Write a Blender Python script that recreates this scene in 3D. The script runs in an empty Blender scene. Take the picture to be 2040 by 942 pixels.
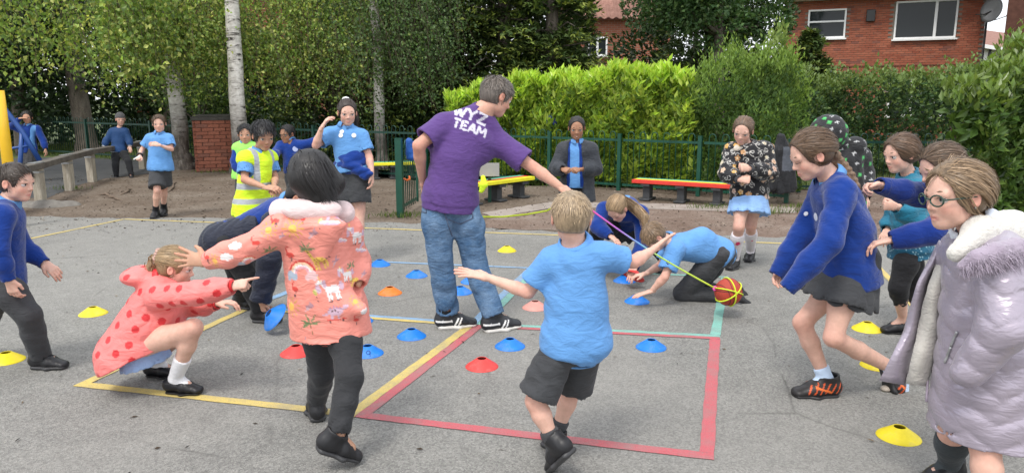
import bpy, bmesh, math, random
import numpy as np
from mathutils import Vector, Matrix
from mathutils.bvhtree import BVHTree

random.seed(7); RNG = np.random.default_rng(11)
SC = bpy.context.scene
COL = SC.collection
R = math.radians

# ------------------------------------------------------------------ camera, sky, sun, exposure
CAM_H, PITCH, FPX, PW, PH = 1.6, 10.8, 1470.0, 2040, 942
cam = bpy.data.cameras.new('camera'); cam_o = bpy.data.objects.new('camera', cam); COL.objects.link(cam_o)
cam.sensor_width = 36; cam.lens = FPX / PW * 36; cam.clip_end = 500; cam.clip_start = 0.05
cam_o.location = (0, 0, CAM_H); cam_o.rotation_euler = (R(90 - PITCH), 0, 0)
SC.camera = cam_o
SUN_EL, SUN_AZ = 58, 205      # bright thin cloud, light mostly from above and a little behind the camera
world = bpy.data.worlds.new('World'); SC.world = world; world.use_nodes = True
wn = world.node_tree.nodes; wl = world.node_tree.links; wn.clear()
sky = wn.new('ShaderNodeTexSky'); sky.sky_type = 'NISHITA'; sky.sun_disc = False
sky.sun_elevation = R(SUN_EL); sky.sun_rotation = R(SUN_AZ); sky.air_density = 1.0; sky.dust_density = 4.0; sky.ozone_density = 1.0
tcw = wn.new('ShaderNodeTexCoord'); cn = wn.new('ShaderNodeTexNoise'); cn.inputs['Scale'].default_value = 3.0; cn.inputs['Detail'].default_value = 6
cr = wn.new('ShaderNodeValToRGB'); cr.color_ramp.elements[0].position = 0.3; cr.color_ramp.elements[1].position = 0.6
cr.color_ramp.elements[0].color = (0.5, 0.5, 0.5, 1); cr.color_ramp.elements[1].color = (0.95, 0.95, 0.95, 1)
mx = wn.new('ShaderNodeMix'); mx.data_type = 'RGBA'; mx.inputs[7].default_value = (9.6, 9.9, 10.4, 1)   # thin cloud sheet over the blue
bg = wn.new('ShaderNodeBackground'); bg.inputs['Strength'].default_value = 0.13; wo = wn.new('ShaderNodeOutputWorld')
wl.new(tcw.outputs['Generated'], cn.inputs['Vector']); wl.new(cn.outputs['Fac'], cr.inputs['Fac'])
wl.new(cr.outputs['Color'], mx.inputs[0]); wl.new(sky.outputs['Color'], mx.inputs[6])
wl.new(mx.outputs[2], bg.inputs['Color']); wl.new(bg.outputs[0], wo.inputs[0])
sun = bpy.data.lights.new('sun', 'SUN'); sun.energy = 1.5; sun.angle = R(14); sun.color = (1, 0.965, 0.91)
sun_o = bpy.data.objects.new('sun', sun); COL.objects.link(sun_o)
_sd = Vector((math.sin(R(SUN_AZ)) * math.cos(R(SUN_EL)), math.cos(R(SUN_AZ)) * math.cos(R(SUN_EL)), math.sin(R(SUN_EL))))
sun_o.rotation_euler = (-_sd).to_track_quat('-Z', 'Y').to_euler()
SC.view_settings.view_transform = 'Standard'; SC.view_settings.look = 'None'; SC.view_settings.gamma = 1
SC.view_settings.use_curve_mapping = False; SC.view_settings.exposure = 0.5
SC.cycles.use_denoising = True
SC.cycles.max_bounces = 6; SC.cycles.transparent_max_bounces = 8

# ------------------------------------------------------------------ placing helpers
_p = R(PITCH); FW = np.array([0, math.cos(_p), -math.sin(_p)]); UPV = np.array([0, math.sin(_p), math.cos(_p)])
def ray(x, y): return FW * FPX + np.array([1., 0, 0]) * (x - PW / 2) + UPV * (PH / 2 - y)
def G(x, y, z=0.0):                       # point of the ground plane seen at a picture point
    r = ray(x, y); t = (z - CAM_H) / r[2]; return np.array([0, 0, CAM_H]) + t * r
def P(x, y, Y):                           # point at distance Y in front of the camera position
    r = ray(x, y); return np.array([0, 0, CAM_H]) + r * (Y / r[1])
def V(*a): return np.array(a, float)
def unit(v): v = np.asarray(v, float); return v / max(1e-9, np.linalg.norm(v))
def srgb(r, g, b):
    f = lambda c: (c / 255 / 12.92) if c / 255 <= 0.04045 else ((c / 255 + 0.055) / 1.055) ** 2.4
    return (f(r), f(g), f(b))

# ------------------------------------------------------------------ objects
def link(name, me, mats=(), parent=None, loc=None):
    o = bpy.data.objects.new(name, me); COL.objects.link(o)
    if me is not None and not len(me.materials):
        for m in (mats if isinstance(mats, (list, tuple)) else [mats]): me.materials.append(m)
    if parent is not None: o.parent = parent
    if loc is not None: o.location = loc
    return o
def tag(o, label=None, cat=None, group=None, kind=None):
    if label: o['label'] = label
    if cat: o['category'] = cat
    if group: o['group'] = group
    if kind: o['kind'] = kind
    return o
def empty(name, loc, label=None, cat=None, group=None, rz=0):
    o = bpy.data.objects.new(name, None); COL.objects.link(o); o.location = loc; o.rotation_euler = (0, 0, rz)
    return tag(o, label, cat, group)
def mesh_np(name, verts, faces, smooth=True, col=None, mat_idx=None):
    """verts Nx3, faces Mx3 or Mx4 arrays"""
    me = bpy.data.meshes.new(name); verts = np.asarray(verts, np.float32); faces = np.asarray(faces, np.int32)
    n, k = faces.shape
    me.vertices.add(len(verts)); me.vertices.foreach_set('co', verts.ravel())
    me.loops.add(n * k); me.loops.foreach_set('vertex_index', faces.ravel())
    me.polygons.add(n); me.polygons.foreach_set('loop_start', np.arange(0, n * k, k, dtype=np.int32))
    try: me.polygons.foreach_set('loop_total', np.full(n, k, np.int32))
    except Exception: pass
    me.polygons.foreach_set('use_smooth', np.full(n, smooth, bool))
    if mat_idx is not None: me.polygons.foreach_set('material_index', np.asarray(mat_idx, np.int32))
    me.update(calc_edges=True)
    if col is not None:
        a = me.attributes.new('Col', 'FLOAT_COLOR', 'POINT'); c = np.ones((len(verts), 4), np.float32); c[:, :3] = col
        a.data.foreach_set('color', c.ravel())
    return me
class MB:                                  # collects boxes, tubes, quads into ONE mesh
    def __init__(s): s.v = []; s.f = []
    def add(s, vs, fs):
        b = len(s.v); s.v += [tuple(map(float, v)) for v in vs]; s.f += [tuple(b + i for i in f) for f in fs]; return s
    def box(s, c, d, M=None):
        c = np.asarray(c, float); h = np.asarray(d, float) / 2
        pts = [c + h * np.array(q) for q in [(-1,-1,-1),(1,-1,-1),(1,1,-1),(-1,1,-1),(-1,-1,1),(1,-1,1),(1,1,1),(-1,1,1)]]
        if M is not None: pts = [M @ Vector(p) for p in pts]
        return s.add(pts, [(0,3,2,1),(4,5,6,7),(0,1,5,4),(1,2,6,5),(2,3,7,6),(3,0,4,7)])
    def obox(s, a, b, w, h, up=(0,0,1)):     # a beam from a to b
        a = np.asarray(a, float); b = np.asarray(b, float); d = unit(b - a); sd = unit(np.cross(d, up)); u = np.cross(sd, d)
        pts = [q + sd * i * w / 2 + u * j * h / 2 for q in (a, b) for i, j in ((-1,-1),(1,-1),(1,1),(-1,1))]
        return s.add(pts, [(0,1,2,3),(7,6,5,4),(0,4,5,1),(1,5,6,2),(2,6,7,3),(3,7,4,0)])
    def tube(s, pts, r, n=8, cap=True):
        pts = [np.asarray(p, float) for p in pts]; rr = r if isinstance(r, (list, tuple, np.ndarray)) else [r] * len(pts)
        ref = None; vs = []; N = len(pts)
        for i, p in enumerate(pts):
            d = unit(pts[min(i + 1, N - 1)] - pts[max(i - 1, 0)])
            if ref is None: ref = np.array([0, 0, 1.]) if abs(d[2]) < 0.9 else np.array([1., 0, 0])
            a = unit(ref - d * np.dot(ref, d)); b = np.cross(d, a); ref = a
            for k in range(n):
                t = 2 * math.pi * k / n; vs.append(p + (a * math.cos(t) + b * math.sin(t)) * rr[i])
        fs = [(i * n + k, i * n + (k + 1) % n, (i + 1) * n + (k + 1) % n, (i + 1) * n + k) for i in range(N - 1) for k in range(n)]
        if cap: fs += [tuple(range(n - 1, -1, -1)), tuple((N - 1) * n + k for k in range(n))]
        return s.add(vs, fs)
    def lathe(s, prof, c=(0,0,0), n=24):      # prof = [(r,z)...]
        vs = [(c[0] + r * math.cos(2*math.pi*k/n), c[1] + r * math.sin(2*math.pi*k/n), c[2] + z) for r, z in prof for k in range(n)]
        return s.add(vs, [(i*n+k, i*n+(k+1)%n, (i+1)*n+(k+1)%n, (i+1)*n+k) for i in range(len(prof)-1) for k in range(n)])
    def mesh(s, name, smooth=False):
        me = bpy.data.meshes.new(name); me.from_pydata(s.v, [], s.f); me.update()
        if smooth: me.polygons.foreach_set('use_smooth', [True] * len(me.polygons))
        return me
    def build(s, name, mat, parent=None, smooth=False, bevel=0, loc=None):
        o = link(name, s.mesh(name, smooth), mat, parent, loc)
        if bevel:
            m = o.modifiers.new('bevel', 'BEVEL'); m.width = bevel; m.segments = 2; m.limit_method = 'ANGLE'
        return o

# ------------------------------------------------------------------ materials
class NT:
    def __init__(s, name):
        s.m = bpy.data.materials.new(name); s.m.use_nodes = True; s.t = s.m.node_tree; s.n = s.t.nodes; s.l = s.t.links
        s.b = s.n['Principled BSDF']; s.out = s.n['Material Output']; s._tc = None
    def node(s, t, **kw):
        n = s.n.new(t)
        for k, v in kw.items():
            if k.startswith('_'): setattr(n, k[1:], v)
            else: s.set(n, k, v)
        return n
    def set(s, n, k, v):
        k = k.replace('__', ' ')
        inp = n.inputs[int(k[1:])] if k[0] == 'i' and k[1:].isdigit() else n.inputs[k]
        if hasattr(v, 'is_linked') or isinstance(v, bpy.types.NodeSocket): s.l.new(v, inp)
        else:
            if isinstance(v, (tuple, list)) and inp.type == 'RGBA' and len(v) == 3: v = (*v, 1)
            inp.default_value = v
    def coord(s, which='Object'):
        if s._tc is None: s._tc = s.n.new('ShaderNodeTexCoord')
        return s._tc.outputs[which]
    def mapping(s, scale=(1,1,1), rot=(0,0,0), which='Object'):
        return s.node('ShaderNodeMapping', Vector=s.coord(which), Scale=scale, Rotation=rot).outputs[0]
    def noise(s, scale, detail=4, rough=0.55, vec=None, dist=0):
        return s.node('ShaderNodeTexNoise', Vector=vec if vec is not None else s.coord(), Scale=scale, Detail=detail, Roughness=rough, Distortion=dist).outputs['Fac']
    def vor(s, scale, vec=None, feature='F1', out='Distance', rand=1.0):
        return s.node('ShaderNodeTexVoronoi', _feature=feature, Vector=vec if vec is not None else s.coord(), Scale=scale, Randomness=rand).outputs[out]
    def ramp(s, fac, stops):
        n = s.n.new('ShaderNodeValToRGB'); s.l.new(fac, n.inputs[0]); e = n.color_ramp.elements
        while len(e) < len(stops): e.new(0.5)
        for q, (p, c) in zip(e, stops):
            q.position = p; q.color = (*c, 1) if isinstance(c, (tuple, list)) and len(c) == 3 else ((c, c, c, 1) if not isinstance(c, (tuple, list)) else c)
        return n.outputs[0]
    def mix(s, fac, a, b, mode='MIX'):
        n = s.n.new('ShaderNodeMix'); n.data_type = 'RGBA'; n.blend_type = mode
        for i, v in ((0, fac), (6, a), (7, b)):
            if isinstance(v, bpy.types.NodeSocket): s.l.new(v, n.inputs[i])
            else: n.inputs[i].default_value = (*v, 1) if isinstance(v, (tuple, list)) and len(v) == 3 else v
        return n.outputs[2]
    def math(s, op, a, b=0.5, clamp=False):
        n = s.n.new('ShaderNodeMath'); n.operation = op; n.use_clamp = clamp
        for i, v in ((0, a), (1, b)):
            if isinstance(v, bpy.types.NodeSocket): s.l.new(v, n.inputs[i])
            else: n.inputs[i].default_value = v
        return n.outputs[0]
    def attr(s, name='Col'): return s.node('ShaderNodeAttribute', _attribute_name=name).outputs['Color']
    def bump(s, h, strength=0.3, dist=0.01, normal=None):
        n = s.node('ShaderNodeBump', Height=h, Strength=strength, Distance=dist)
        if normal is not None: s.l.new(normal, n.inputs['Normal'])
        return n.outputs[0]
    def done(s, base=None, rough=None, normal=None, **kw):
        for k, v in (('Base Color', base), ('Roughness', rough), ('Normal', normal)):
            if v is not None: s.set(s.b, k, v)
        for k, v in kw.items(): s.set(s.b, k.replace('_', ' '), v)
        return s.m
def leaf_mat(name, trans=0.35, rough=0.5, spec=0.35):
    t = NT(name); c = t.attr(); n = t.noise(3.0, 2)
    c2 = t.mix(1.0, c, t.ramp(n, [(0.3, (.8,.8,.8)), (0.7, (1.15,1.15,1.1))]), 'MULTIPLY')
    t.done(c2, rough, Specular_IOR_Level=spec)
    tr = t.node('ShaderNodeBsdfTranslucent', Color=t.mix(1.0, c2, (1.25,1.2,.6), 'MULTIPLY')); mxs = t.node('ShaderNodeMixShader', Fac=trans)
    t.l.new(t.b.outputs[0], mxs.inputs[1]); t.l.new(tr.outputs[0], mxs.inputs[2]); t.l.new(mxs.outputs[0], t.out.inputs[0])
    return t.m
def paint_mat(name, c, rough=0.4, spec=0.5, var=0.12, bump=0.15, scale=6, wear=None, metallic=0.0):
    t = NT(name); n = t.noise(scale, 5); col = t.mix(1.0, c, t.ramp(n, [(0.3, (1-var,)*3), (0.7, (1+var*.6,)*3)]), 'MULTIPLY')
    if wear:
        w = t.ramp(t.noise(scale * 4, 6, 0.7), [(0.62, 0.0), (0.7, 1.0)]); col = t.mix(w, col, wear)
    return t.done(col, rough, t.bump(t.noise(scale * 25, 3), bump, 0.002), Specular_IOR_Level=spec, Metallic=metallic)
def cloth_mat(name, rough=0.85, weave=700, wb=0.25, fold=14, fb=0.25, sheen=0.15, spec=0.2, var=0.14, metallic=0.0):
    t = NT(name); c = t.attr(); n = t.noise(9, 5, 0.6)
    col = t.mix(1.0, c, t.ramp(n, [(0.25, (1-var,)*3), (0.75, (1+var*.5,)*3)]), 'MULTIPLY')
    nb = t.bump(t.noise(fold, 3, 0.5, t.mapping((1, 1, 2.2)), 1.2), fb, 0.03)
    nb2 = t.bump(t.noise(weave, 2), wb, 0.002, nb)
    return t.done(col, rough, nb2, Sheen_Weight=sheen, Specular_IOR_Level=spec, Metallic=metallic)

# ------------------------------------------------------------------ implicit surfaces -> one continuous mesh
def frame(axis, side):
    w = unit(axis); s = np.asarray(side, float) - w * np.dot(side, w)
    if np.linalg.norm(s) < 1e-6: s = np.cross(w, [0.3, 0.9, 0.2])
    s = unit(s); return w, s, np.cross(w, s)
class Seg:
    def __init__(s, A, B, r1, r2=None, side=None, b1=None, b2=None, k=0.02, flat=(0, 0), op='add', id=0):
        s.A = np.asarray(A, float); s.B = np.asarray(B, float); s.r1 = r1; s.r2 = r1 if r2 is None else r2
        s.b1 = s.r1 if b1 is None else b1; s.b2 = s.r2 if b2 is None else b2; s.k = k; s.flat = flat; s.op = op; s.id = id
        s.L = max(1e-5, np.linalg.norm(s.B - s.A)); s.w, s.s, s.n = frame(s.B - s.A, side if side is not None else (0.31, 0.9, 0.2))
    def bounds(s):
        m = max(s.r1, s.r2, s.b1, s.b2); return np.minimum(s.A, s.B) - m, np.maximum(s.A, s.B) + m
    def d(s, X):
        q = X - s.A; t = q @ s.w; tc = np.clip(t / s.L, 0, 1); a = s.r1 + (s.r2 - s.r1) * tc; b = s.b1 + (s.b2 - s.b1) * tc
        u = (q @ s.s) / a; v = (q @ s.n) / b; m = np.minimum(a, b); e0 = np.maximum(0, -t); e1 = np.maximum(0, t - s.L)
        e = (0 if s.flat[0] else e0) + (0 if s.flat[1] else e1)
        d = (np.sqrt(u * u + v * v + (e / m) ** 2) - 1) * m
        if s.flat[0]: d = np.maximum(d, -t)
        if s.flat[1]: d = np.maximum(d, t - s.L)
        return d
class Ell:
    def __init__(s, C, r, M=None, k=0.02, op='add', id=0):
        s.C = np.asarray(C, float); s.r = np.asarray([r] * 3 if np.isscalar(r) else r, float); s.M = np.eye(3) if M is None else np.asarray(M, float)
        s.k = k; s.op = op; s.id = id
    def bounds(s): m = s.r.max(); return s.C - m, s.C + m
    def d(s, X):
        q = (X - s.C) @ s.M.T; k0 = np.linalg.norm(q / s.r, axis=-1); k1 = np.linalg.norm(q / s.r ** 2, axis=-1)
        return k0 * (k0 - 1) / np.maximum(k1, 1e-6)
class Cut:                                   # keep the side where (x-o).n < 0
    def __init__(s, o, n): s.o = np.asarray(o, float); s.n = unit(n); s.op = 'cut'
def wrinkle(X, seed, f, dirs=None):
    """elongated cloth folds, about -1..1: ridged waves across a direction, bent and broken up by slow waves"""
    r = np.random.default_rng(seed); a = np.zeros(len(X)); f = f * 2.6
    for o in range(3):
        D = r.normal(size=(4, 3)); D /= np.linalg.norm(D, axis=1)[:, None]
        if dirs is not None: D[0] = unit(D[0] * 0.45 + np.asarray(dirs))
        ff = f * (1.7 ** o); ph = r.uniform(0, 6.28, 5)
        w = np.sin(X @ D[1] * ff * .28 + ph[1]) * 1.9 + np.sin(X @ D[2] * ff * .2 + ph[2]) * 1.6
        mask = .5 + .5 * np.sin(X @ D[3] * ff * .25 + ph[3] + np.sin(X @ D[1] * ff * .15 + ph[4]))
        a += (0.45 ** o) * (1 - 2 * np.abs(np.sin((X @ D[0] * ff + w + ph[0]) * .5))) * mask
    return a * .75
def sdf_mesh(prims, h, disp=None, smooth=1, want_id=False):
    adds = [p for p in prims if p.op == 'add']
    lo = np.min([p.bounds()[0] for p in adds], 0) - 0.02 - 3 * h; hi = np.max([p.bounds()[1] for p in adds], 0) + 0.02 + 3 * h
    N = np.ceil((hi - lo) / h).astype(int) + 1
    F = np.full(N, 0.5, np.float32); ax = [lo[i] + h * np.arange(N[i]) for i in range(3)]
    ID = np.zeros(N, np.int8) if want_id else None
    for p in prims:
        if p.op == 'cut':
            d = ((ax[0] - p.o[0]) * p.n[0])[:, None, None] + ((ax[1] - p.o[1]) * p.n[1])[None, :, None] + ((ax[2] - p.o[2]) * p.n[2])[None, None, :]
            F = np.maximum(F, d.astype(np.float32)); continue
        b0, b1 = p.bounds(); mg = p.k + 3.5 * h
        i0 = np.clip(np.floor((b0 - mg - lo) / h).astype(int), 0, N - 1); i1 = np.clip(np.ceil((b1 + mg - lo) / h).astype(int) + 1, 1, N)
        if (i1 <= i0).any(): continue
        sl = tuple(slice(i0[i], i1[i]) for i in range(3))
        X = np.stack(np.meshgrid(*[ax[i][sl[i]] for i in range(3)], indexing='ij'), -1)
        d = p.d(X); f = F[sl]; k = max(p.k, 1e-5)
        if p.op == 'add':
            if want_id: ID[sl] = np.where(d < f, p.id, ID[sl])
            hh = np.clip(.5 + .5 * (d - f) / k, 0, 1); F[sl] = d * (1 - hh) + f * hh - k * hh * (1 - hh)
        else:
            d = -d; hh = np.clip(.5 - .5 * (d - f) / k, 0, 1); F[sl] = d * (1 - hh) + f * hh + k * hh * (1 - hh)
    if disp is not None:
        m = np.abs(F) < 3.5 * h + 0.02; ii = np.argwhere(m); F[m] += disp(lo + ii * h).astype(np.float32)
    F[[0, -1]] = .5; F[:, [0, -1]] = .5; F[:, :, [0, -1]] = .5
    S = F < 0
    c8 = np.zeros(N - 1, np.int8); offs = [(i, j, k) for i in (0, 1) for j in (0, 1) for k in (0, 1)]
    for o in offs: c8 += S[o[0]:N[0]-1+o[0], o[1]:N[1]-1+o[1], o[2]:N[2]-1+o[2]]
    act = (c8 > 0) & (c8 < 8); idx = np.argwhere(act); vm = np.full(N - 1, -1, np.int32); vm[act] = np.arange(len(idx))
    pos = np.zeros((len(idx), 3)); cnt = np.zeros(len(idx))
    fv = {o: F[idx[:, 0] + o[0], idx[:, 1] + o[1], idx[:, 2] + o[2]] for o in offs}
    for o in offs:
        for a in range(3):
            if o[a]: continue
            o2 = tuple(o[i] + (i == a) for i in range(3)); f0, f1 = fv[o], fv[o2]; m = (f0 < 0) != (f1 < 0)
            t = np.where(m, f0 / np.where(m, f0 - f1, 1), 0)
            pt = np.array(o, float)[None] + np.zeros((len(idx), 3)); pt[:, a] += t; pos += pt * m[:, None]; cnt += m
    v = lo + (idx + pos / cnt[:, None]) * h
    fs = []
    for a in range(3):
        b, c = (a + 1) % 3, (a + 2) % 3
        s0 = [slice(1, -1)] * 3; s1 = [slice(1, -1)] * 3; s0[a] = slice(0, -1); s1[a] = slice(1, None)
        A0, A1 = S[tuple(s0)], S[tuple(s1)]; e = np.argwhere(A0 != A1); inside = A0[tuple(e.T)]
        off = np.ones(3, int); off[a] = 0; e = e + off
        def cell(db, dc):
            q = e.copy(); q[:, b] += db; q[:, c] += dc; return vm[q[:, 0], q[:, 1], q[:, 2]]
        q = np.stack([cell(-1, -1), cell(0, -1), cell(0, 0), cell(-1, 0)], 1)
        q[~inside] = q[~inside][:, ::-1]; fs.append(q)
    fs = np.concatenate(fs); fs = fs[(fs >= 0).all(1)]
    for _ in range(smooth): v = lap(v, fs)
    if want_id:
        return v, fs, ID[idx[:, 0], idx[:, 1], idx[:, 2]]
    return v, fs
def lap(v, fs, w=0.5):
    n = len(v); acc = np.zeros((n, 3)); c = np.zeros(n)
    for i in range(4):
        a, b = fs[:, i], fs[:, (i + 1) % 4]
        for d in range(3): acc[:, d] += np.bincount(a, v[b, d], n) + np.bincount(b, v[a, d], n)
        c += np.bincount(a, minlength=n) + np.bincount(b, minlength=n)
    return v * (1 - w) + acc / np.maximum(c, 1)[:, None] * w
def vnormals(v, fs):
    a, b, c, d = (v[fs[:, i]] for i in range(4)); n = np.cross(c - a, d - b); out = np.zeros_like(v)
    for i in range(4):
        for k in range(3): out[:, k] += np.bincount(fs[:, i], n[:, k], len(v))
    return out / np.maximum(np.linalg.norm(out, axis=1), 1e-9)[:, None]

# ------------------------------------------------------------------ leaves
def leaves(cent, dirs, nrm, length, width, col, fold=0.25, lobes=0):
    """one rhombic folded leaf per row"""
    d = dirs / np.linalg.norm(dirs, axis=1)[:, None]; n = nrm - d * (nrm * d).sum(1)[:, None]; n /= np.maximum(np.linalg.norm(n, axis=1), 1e-6)[:, None]
    s = np.cross(d, n); L = np.asarray(length)[:, None]; W = np.asarray(width)[:, None]
    b = cent; t = cent + d * L; m = cent + d * L * 0.45
    l = m + s * W * .5 + n * W * fold; r = m - s * W * .5 + n * W * fold
    N = len(cent); v = np.stack([b, r, t, l], 1).reshape(-1, 3); i = np.arange(N) * 4
    f = np.concatenate([np.stack([i, i + 1, i + 2], 1), np.stack([i, i + 2, i + 3], 1)])
    return v, f, np.repeat(col, 4, 0)
def leaf_obj(name, parts, mat, parent=None):
    vs, fs, cs, b = [], [], [], 0
    for v, f, c in parts: vs.append(v); fs.append(f + b); cs.append(c); b += len(v)
    v = np.concatenate(vs)
    if parent is not None: v = v - np.array(parent.location)
    return link(name, mesh_np(name, v, np.concatenate(fs), False, np.concatenate(cs)), mat, parent)
def rdir(n): v = RNG.normal(size=(n, 3)); return v / np.linalg.norm(v, axis=1)[:, None]
def mixcol(n, cols, jit=0.18):
    c = np.array(cols, float)[RNG.integers(0, len(cols), n)]; return np.clip(c * (1 + RNG.normal(0, jit, (n, 1))), 0.003, 1)
# ================================================================== SETTING
# ---- ground materials
t = NT('asphalt'); big = t.noise(0.55, 5, 0.6); mid = t.noise(5, 5, 0.65); sp = t.vor(170); fine = t.noise(260, 3, 0.7)
c = t.ramp(big, [(0.3, (.215,.211,.201)), (0.7, (.262,.257,.244))])
c = t.mix(1.0, c, t.ramp(mid, [(0.3, (.86,.86,.86)), (0.7, (1.08,1.08,1.07))]), 'MULTIPLY')
c = t.mix(1.0, c, t.ramp(fine, [(0.25, (.42,.42,.42)), (0.5, (1.0,1.0,.99)), (0.75, (1.55,1.54,1.5))]), 'MULTIPLY')
c = t.mix(1.0, c, t.ramp(t.node('ShaderNodeTexVoronoi', Vector=t.coord(), Scale=110).outputs['Color'], [(0.0, (.62,.62,.62)), (1.0, (1.3,1.3,1.28))]), 'MULTIPLY')
c = t.mix(t.ramp(t.noise(1.3, 6, 0.7), [(0.62, 0.0), (0.74, 0.16)]), c, (.12,.115,.107))
ck = t.node('ShaderNodeTexVoronoi', _feature='DISTANCE_TO_EDGE', Vector=t.mix(.12, t.coord(), t.node('ShaderNodeTexNoise', Vector=t.coord(), Scale=2.5, Detail=4).outputs['Color']), Scale=.55).outputs['Distance']
c = t.mix(t.math('MULTIPLY', t.ramp(ck, [(0.0, 1.0), (0.006, 0.0)]), t.ramp(t.noise(.9, 3), [(.5, 0.0), (.6, .55)])), c, (.05,.047,.044))
c = t.mix(t.ramp(t.noise(.35, 2, .4), [(.48, 0.0), (.56, .22)]), c, (.30,.285,.26))
M_ASPHALT = t.done(c, 0.92, t.bump(sp, 0.55, 0.006, t.bump(fine, 0.4, 0.003)), Specular_IOR_Level=0.25)
t = NT('bare_earth'); n1 = t.noise(1.2, 6, 0.65); n2 = t.noise(22, 6, 0.7); n3 = t.noise(120, 3, 0.7)
c = t.ramp(n1, [(0.3, (.122,.094,.074)), (0.5, (.160,.130,.106)), (0.72, (.22,.19,.162))])
c = t.mix(1.0, c, t.ramp(n2, [(0.3, (.55,.53,.5)), (0.68, (1.3,1.28,1.25))]), 'MULTIPLY')
c = t.mix(1.0, c, t.ramp(n3, [(0.3, (.6,.58,.56)), (0.7, (1.35,1.33,1.3))]), 'MULTIPLY')
M_EARTH = t.done(c, 0.97, t.bump(n2, 0.5, 0.02, t.bump(n3, 0.5, 0.006)), Specular_IOR_Level=0.15)
t = NT('worn_red_path'); n1 = t.noise(1.6, 6, 0.65); n2 = t.noise(30, 6, 0.7); n3 = t.noise(150, 3, 0.7)
c = t.ramp(n1, [(0.3, (.150,.105,.085)), (0.5, (.205,.155,.130)), (0.75, (.29,.245,.215))])
c = t.mix(1.0, c, t.ramp(n2, [(0.3, (.62,.6,.58)), (0.68, (1.25,1.24,1.22))]), 'MULTIPLY')
c = t.mix(1.0, c, t.ramp(n3, [(0.3, (.65,.63,.6)), (0.7, (1.3,1.3,1.28))]), 'MULTIPLY')
M_PATH = t.done(c, 0.97, t.bump(n2, 0.6, 0.015, t.bump(n3, 0.6, 0.006)), Specular_IOR_Level=0.15)
t = NT('grass_ground'); n1 = t.noise(0.8, 5); n2 = t.noise(40, 5, 0.7)
c = t.mix(1.0, t.ramp(n1, [(0.3, (.055,.080,.022)), (0.7, (.10,.135,.035))]), t.ramp(n2, [(0.3, (.5,.5,.5)), (0.7, (1.4,1.4,1.3))]), 'MULTIPLY')
M_GRASS = t.done(c, 0.95, t.bump(n2, 0.8, 0.03))
t = NT('dark_tarmac_path'); n1 = t.noise(2, 5); n2 = t.noise(150, 3, 0.7)
c = t.mix(1.0, t.ramp(n1, [(0.3, (.045,.045,.047)), (0.7, (.075,.075,.075))]), t.ramp(n2, [(0.3, (.6,.6,.6)), (0.7, (1.4,1.4,1.4))]), 'MULTIPLY')
M_TARMAC = t.done(c, 0.9, t.bump(n2, 0.4, 0.004))
t = NT('concrete'); n1 = t.noise(4, 6, 0.65); n2 = t.noise(120, 3, 0.7)
c = t.mix(1.0, t.ramp(n1, [(0.3, (.24,.20,.17)), (0.7, (.36,.31,.275))]), t.ramp(n2, [(0.3, (.75,.75,.75)), (0.7, (1.2,1.2,1.2))]), 'MULTIPLY')
M_CONC = t.done(c, 0.93, t.bump(n2, 0.4, 0.004))

def sheet(name, outline, z, mat, jit=0.0, step=0.12, parent=None):
    pts = []
    for i, a in enumerate(outline):
        b = outline[(i + 1) % len(outline)]; a = np.array(a[:2], float); b = np.array(b[:2], float); L = np.linalg.norm(b - a)
        n = max(1, int(L / step)) if jit and L < 45 else 1; nrm = np.array([-(b - a)[1], (b - a)[0]]) / L
        for k in range(n):
            w = (math.sin(k * .9) + math.sin(k * .37 + i) * 1.4) * .35 + random.uniform(-1, 1)
            q = a + (b - a) * k / n + nrm * (jit * w if k else 0); pts.append((q[0], q[1], z))
    bm = bmesh.new(); f = bm.faces.new([bm.verts.new(p) for p in pts]); bmesh.ops.triangulate(bm, faces=[f])
    if bm.faces and sum(g.normal.z for g in bm.faces) < 0: bmesh.ops.reverse_faces(bm, faces=bm.faces)
    me = bpy.data.meshes.new(name); bm.to_mesh(me); bm.free()
    o = link(name, me, mat, parent)
    if parent is None: o['kind'] = 'structure'
    return o
ground = sheet('ground', [(-150, -20), (150, -20), (150, 260), (-150, 260)], -0.012, M_GRASS)
earth = sheet('bare_earth', [(-16, -6), (14, -6), (14, 10.5), (6.2, 12.6), (2.2, 13.0), (-1.0, 13.6), (-3.2, 15.2), (-6.2, 17.6), (-9.5, 17.6), (-16, 14.0)], -0.008, M_EARTH, 0.05)
tarpath = sheet('tarmac_path', [tuple(G(-60, 392)), tuple(G(95, 394)), tuple(G(150, 370)), tuple(G(205, 356)), tuple(G(300, 345)), tuple(G(300, 318)), tuple(G(150, 312)), tuple(G(-60, 318))], -0.004, M_TARMAC, 0.03)
redpath = sheet('worn_red_path', [tuple(G(930, 452)), tuple(G(1010, 425)), tuple(G(1200, 412)), tuple(G(1570, 424)), tuple(G(1640, 395)), tuple(G(1750, 352)), tuple(G(1900, 350)), tuple(G(2100, 420)), tuple(G(2150, 475)), tuple(G(1600, 478)), tuple(G(1200, 462))], -0.004, M_PATH, 0.04)
kerb = sheet('concrete_strip', [tuple(G(960, 424)), tuple(G(1095, 402)), tuple(G(1300, 405)), tuple(G(1585, 413)), tuple(G(1585, 424)), tuple(G(1300, 416)), tuple(G(1110, 412)), tuple(G(990, 432))], -0.001, M_CONC, 0.02)
asph = sheet('playground_asphalt', [(-14, -5), (13, -5), (13, 8.6), tuple(G(2040, 462)), tuple(G(1750, 474)), tuple(G(1500, 470)), tuple(G(1200, 464)), tuple(G(940, 454)), tuple(G(840, 444)), tuple(G(740, 443)), tuple(G(560, 438)), tuple(G(430, 434)), tuple(G(200, 434)), tuple(G(100, 430)), tuple(G(-80, 434)), (-14, 9.9)], 0.0, M_ASPHALT, 0.05)

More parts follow.
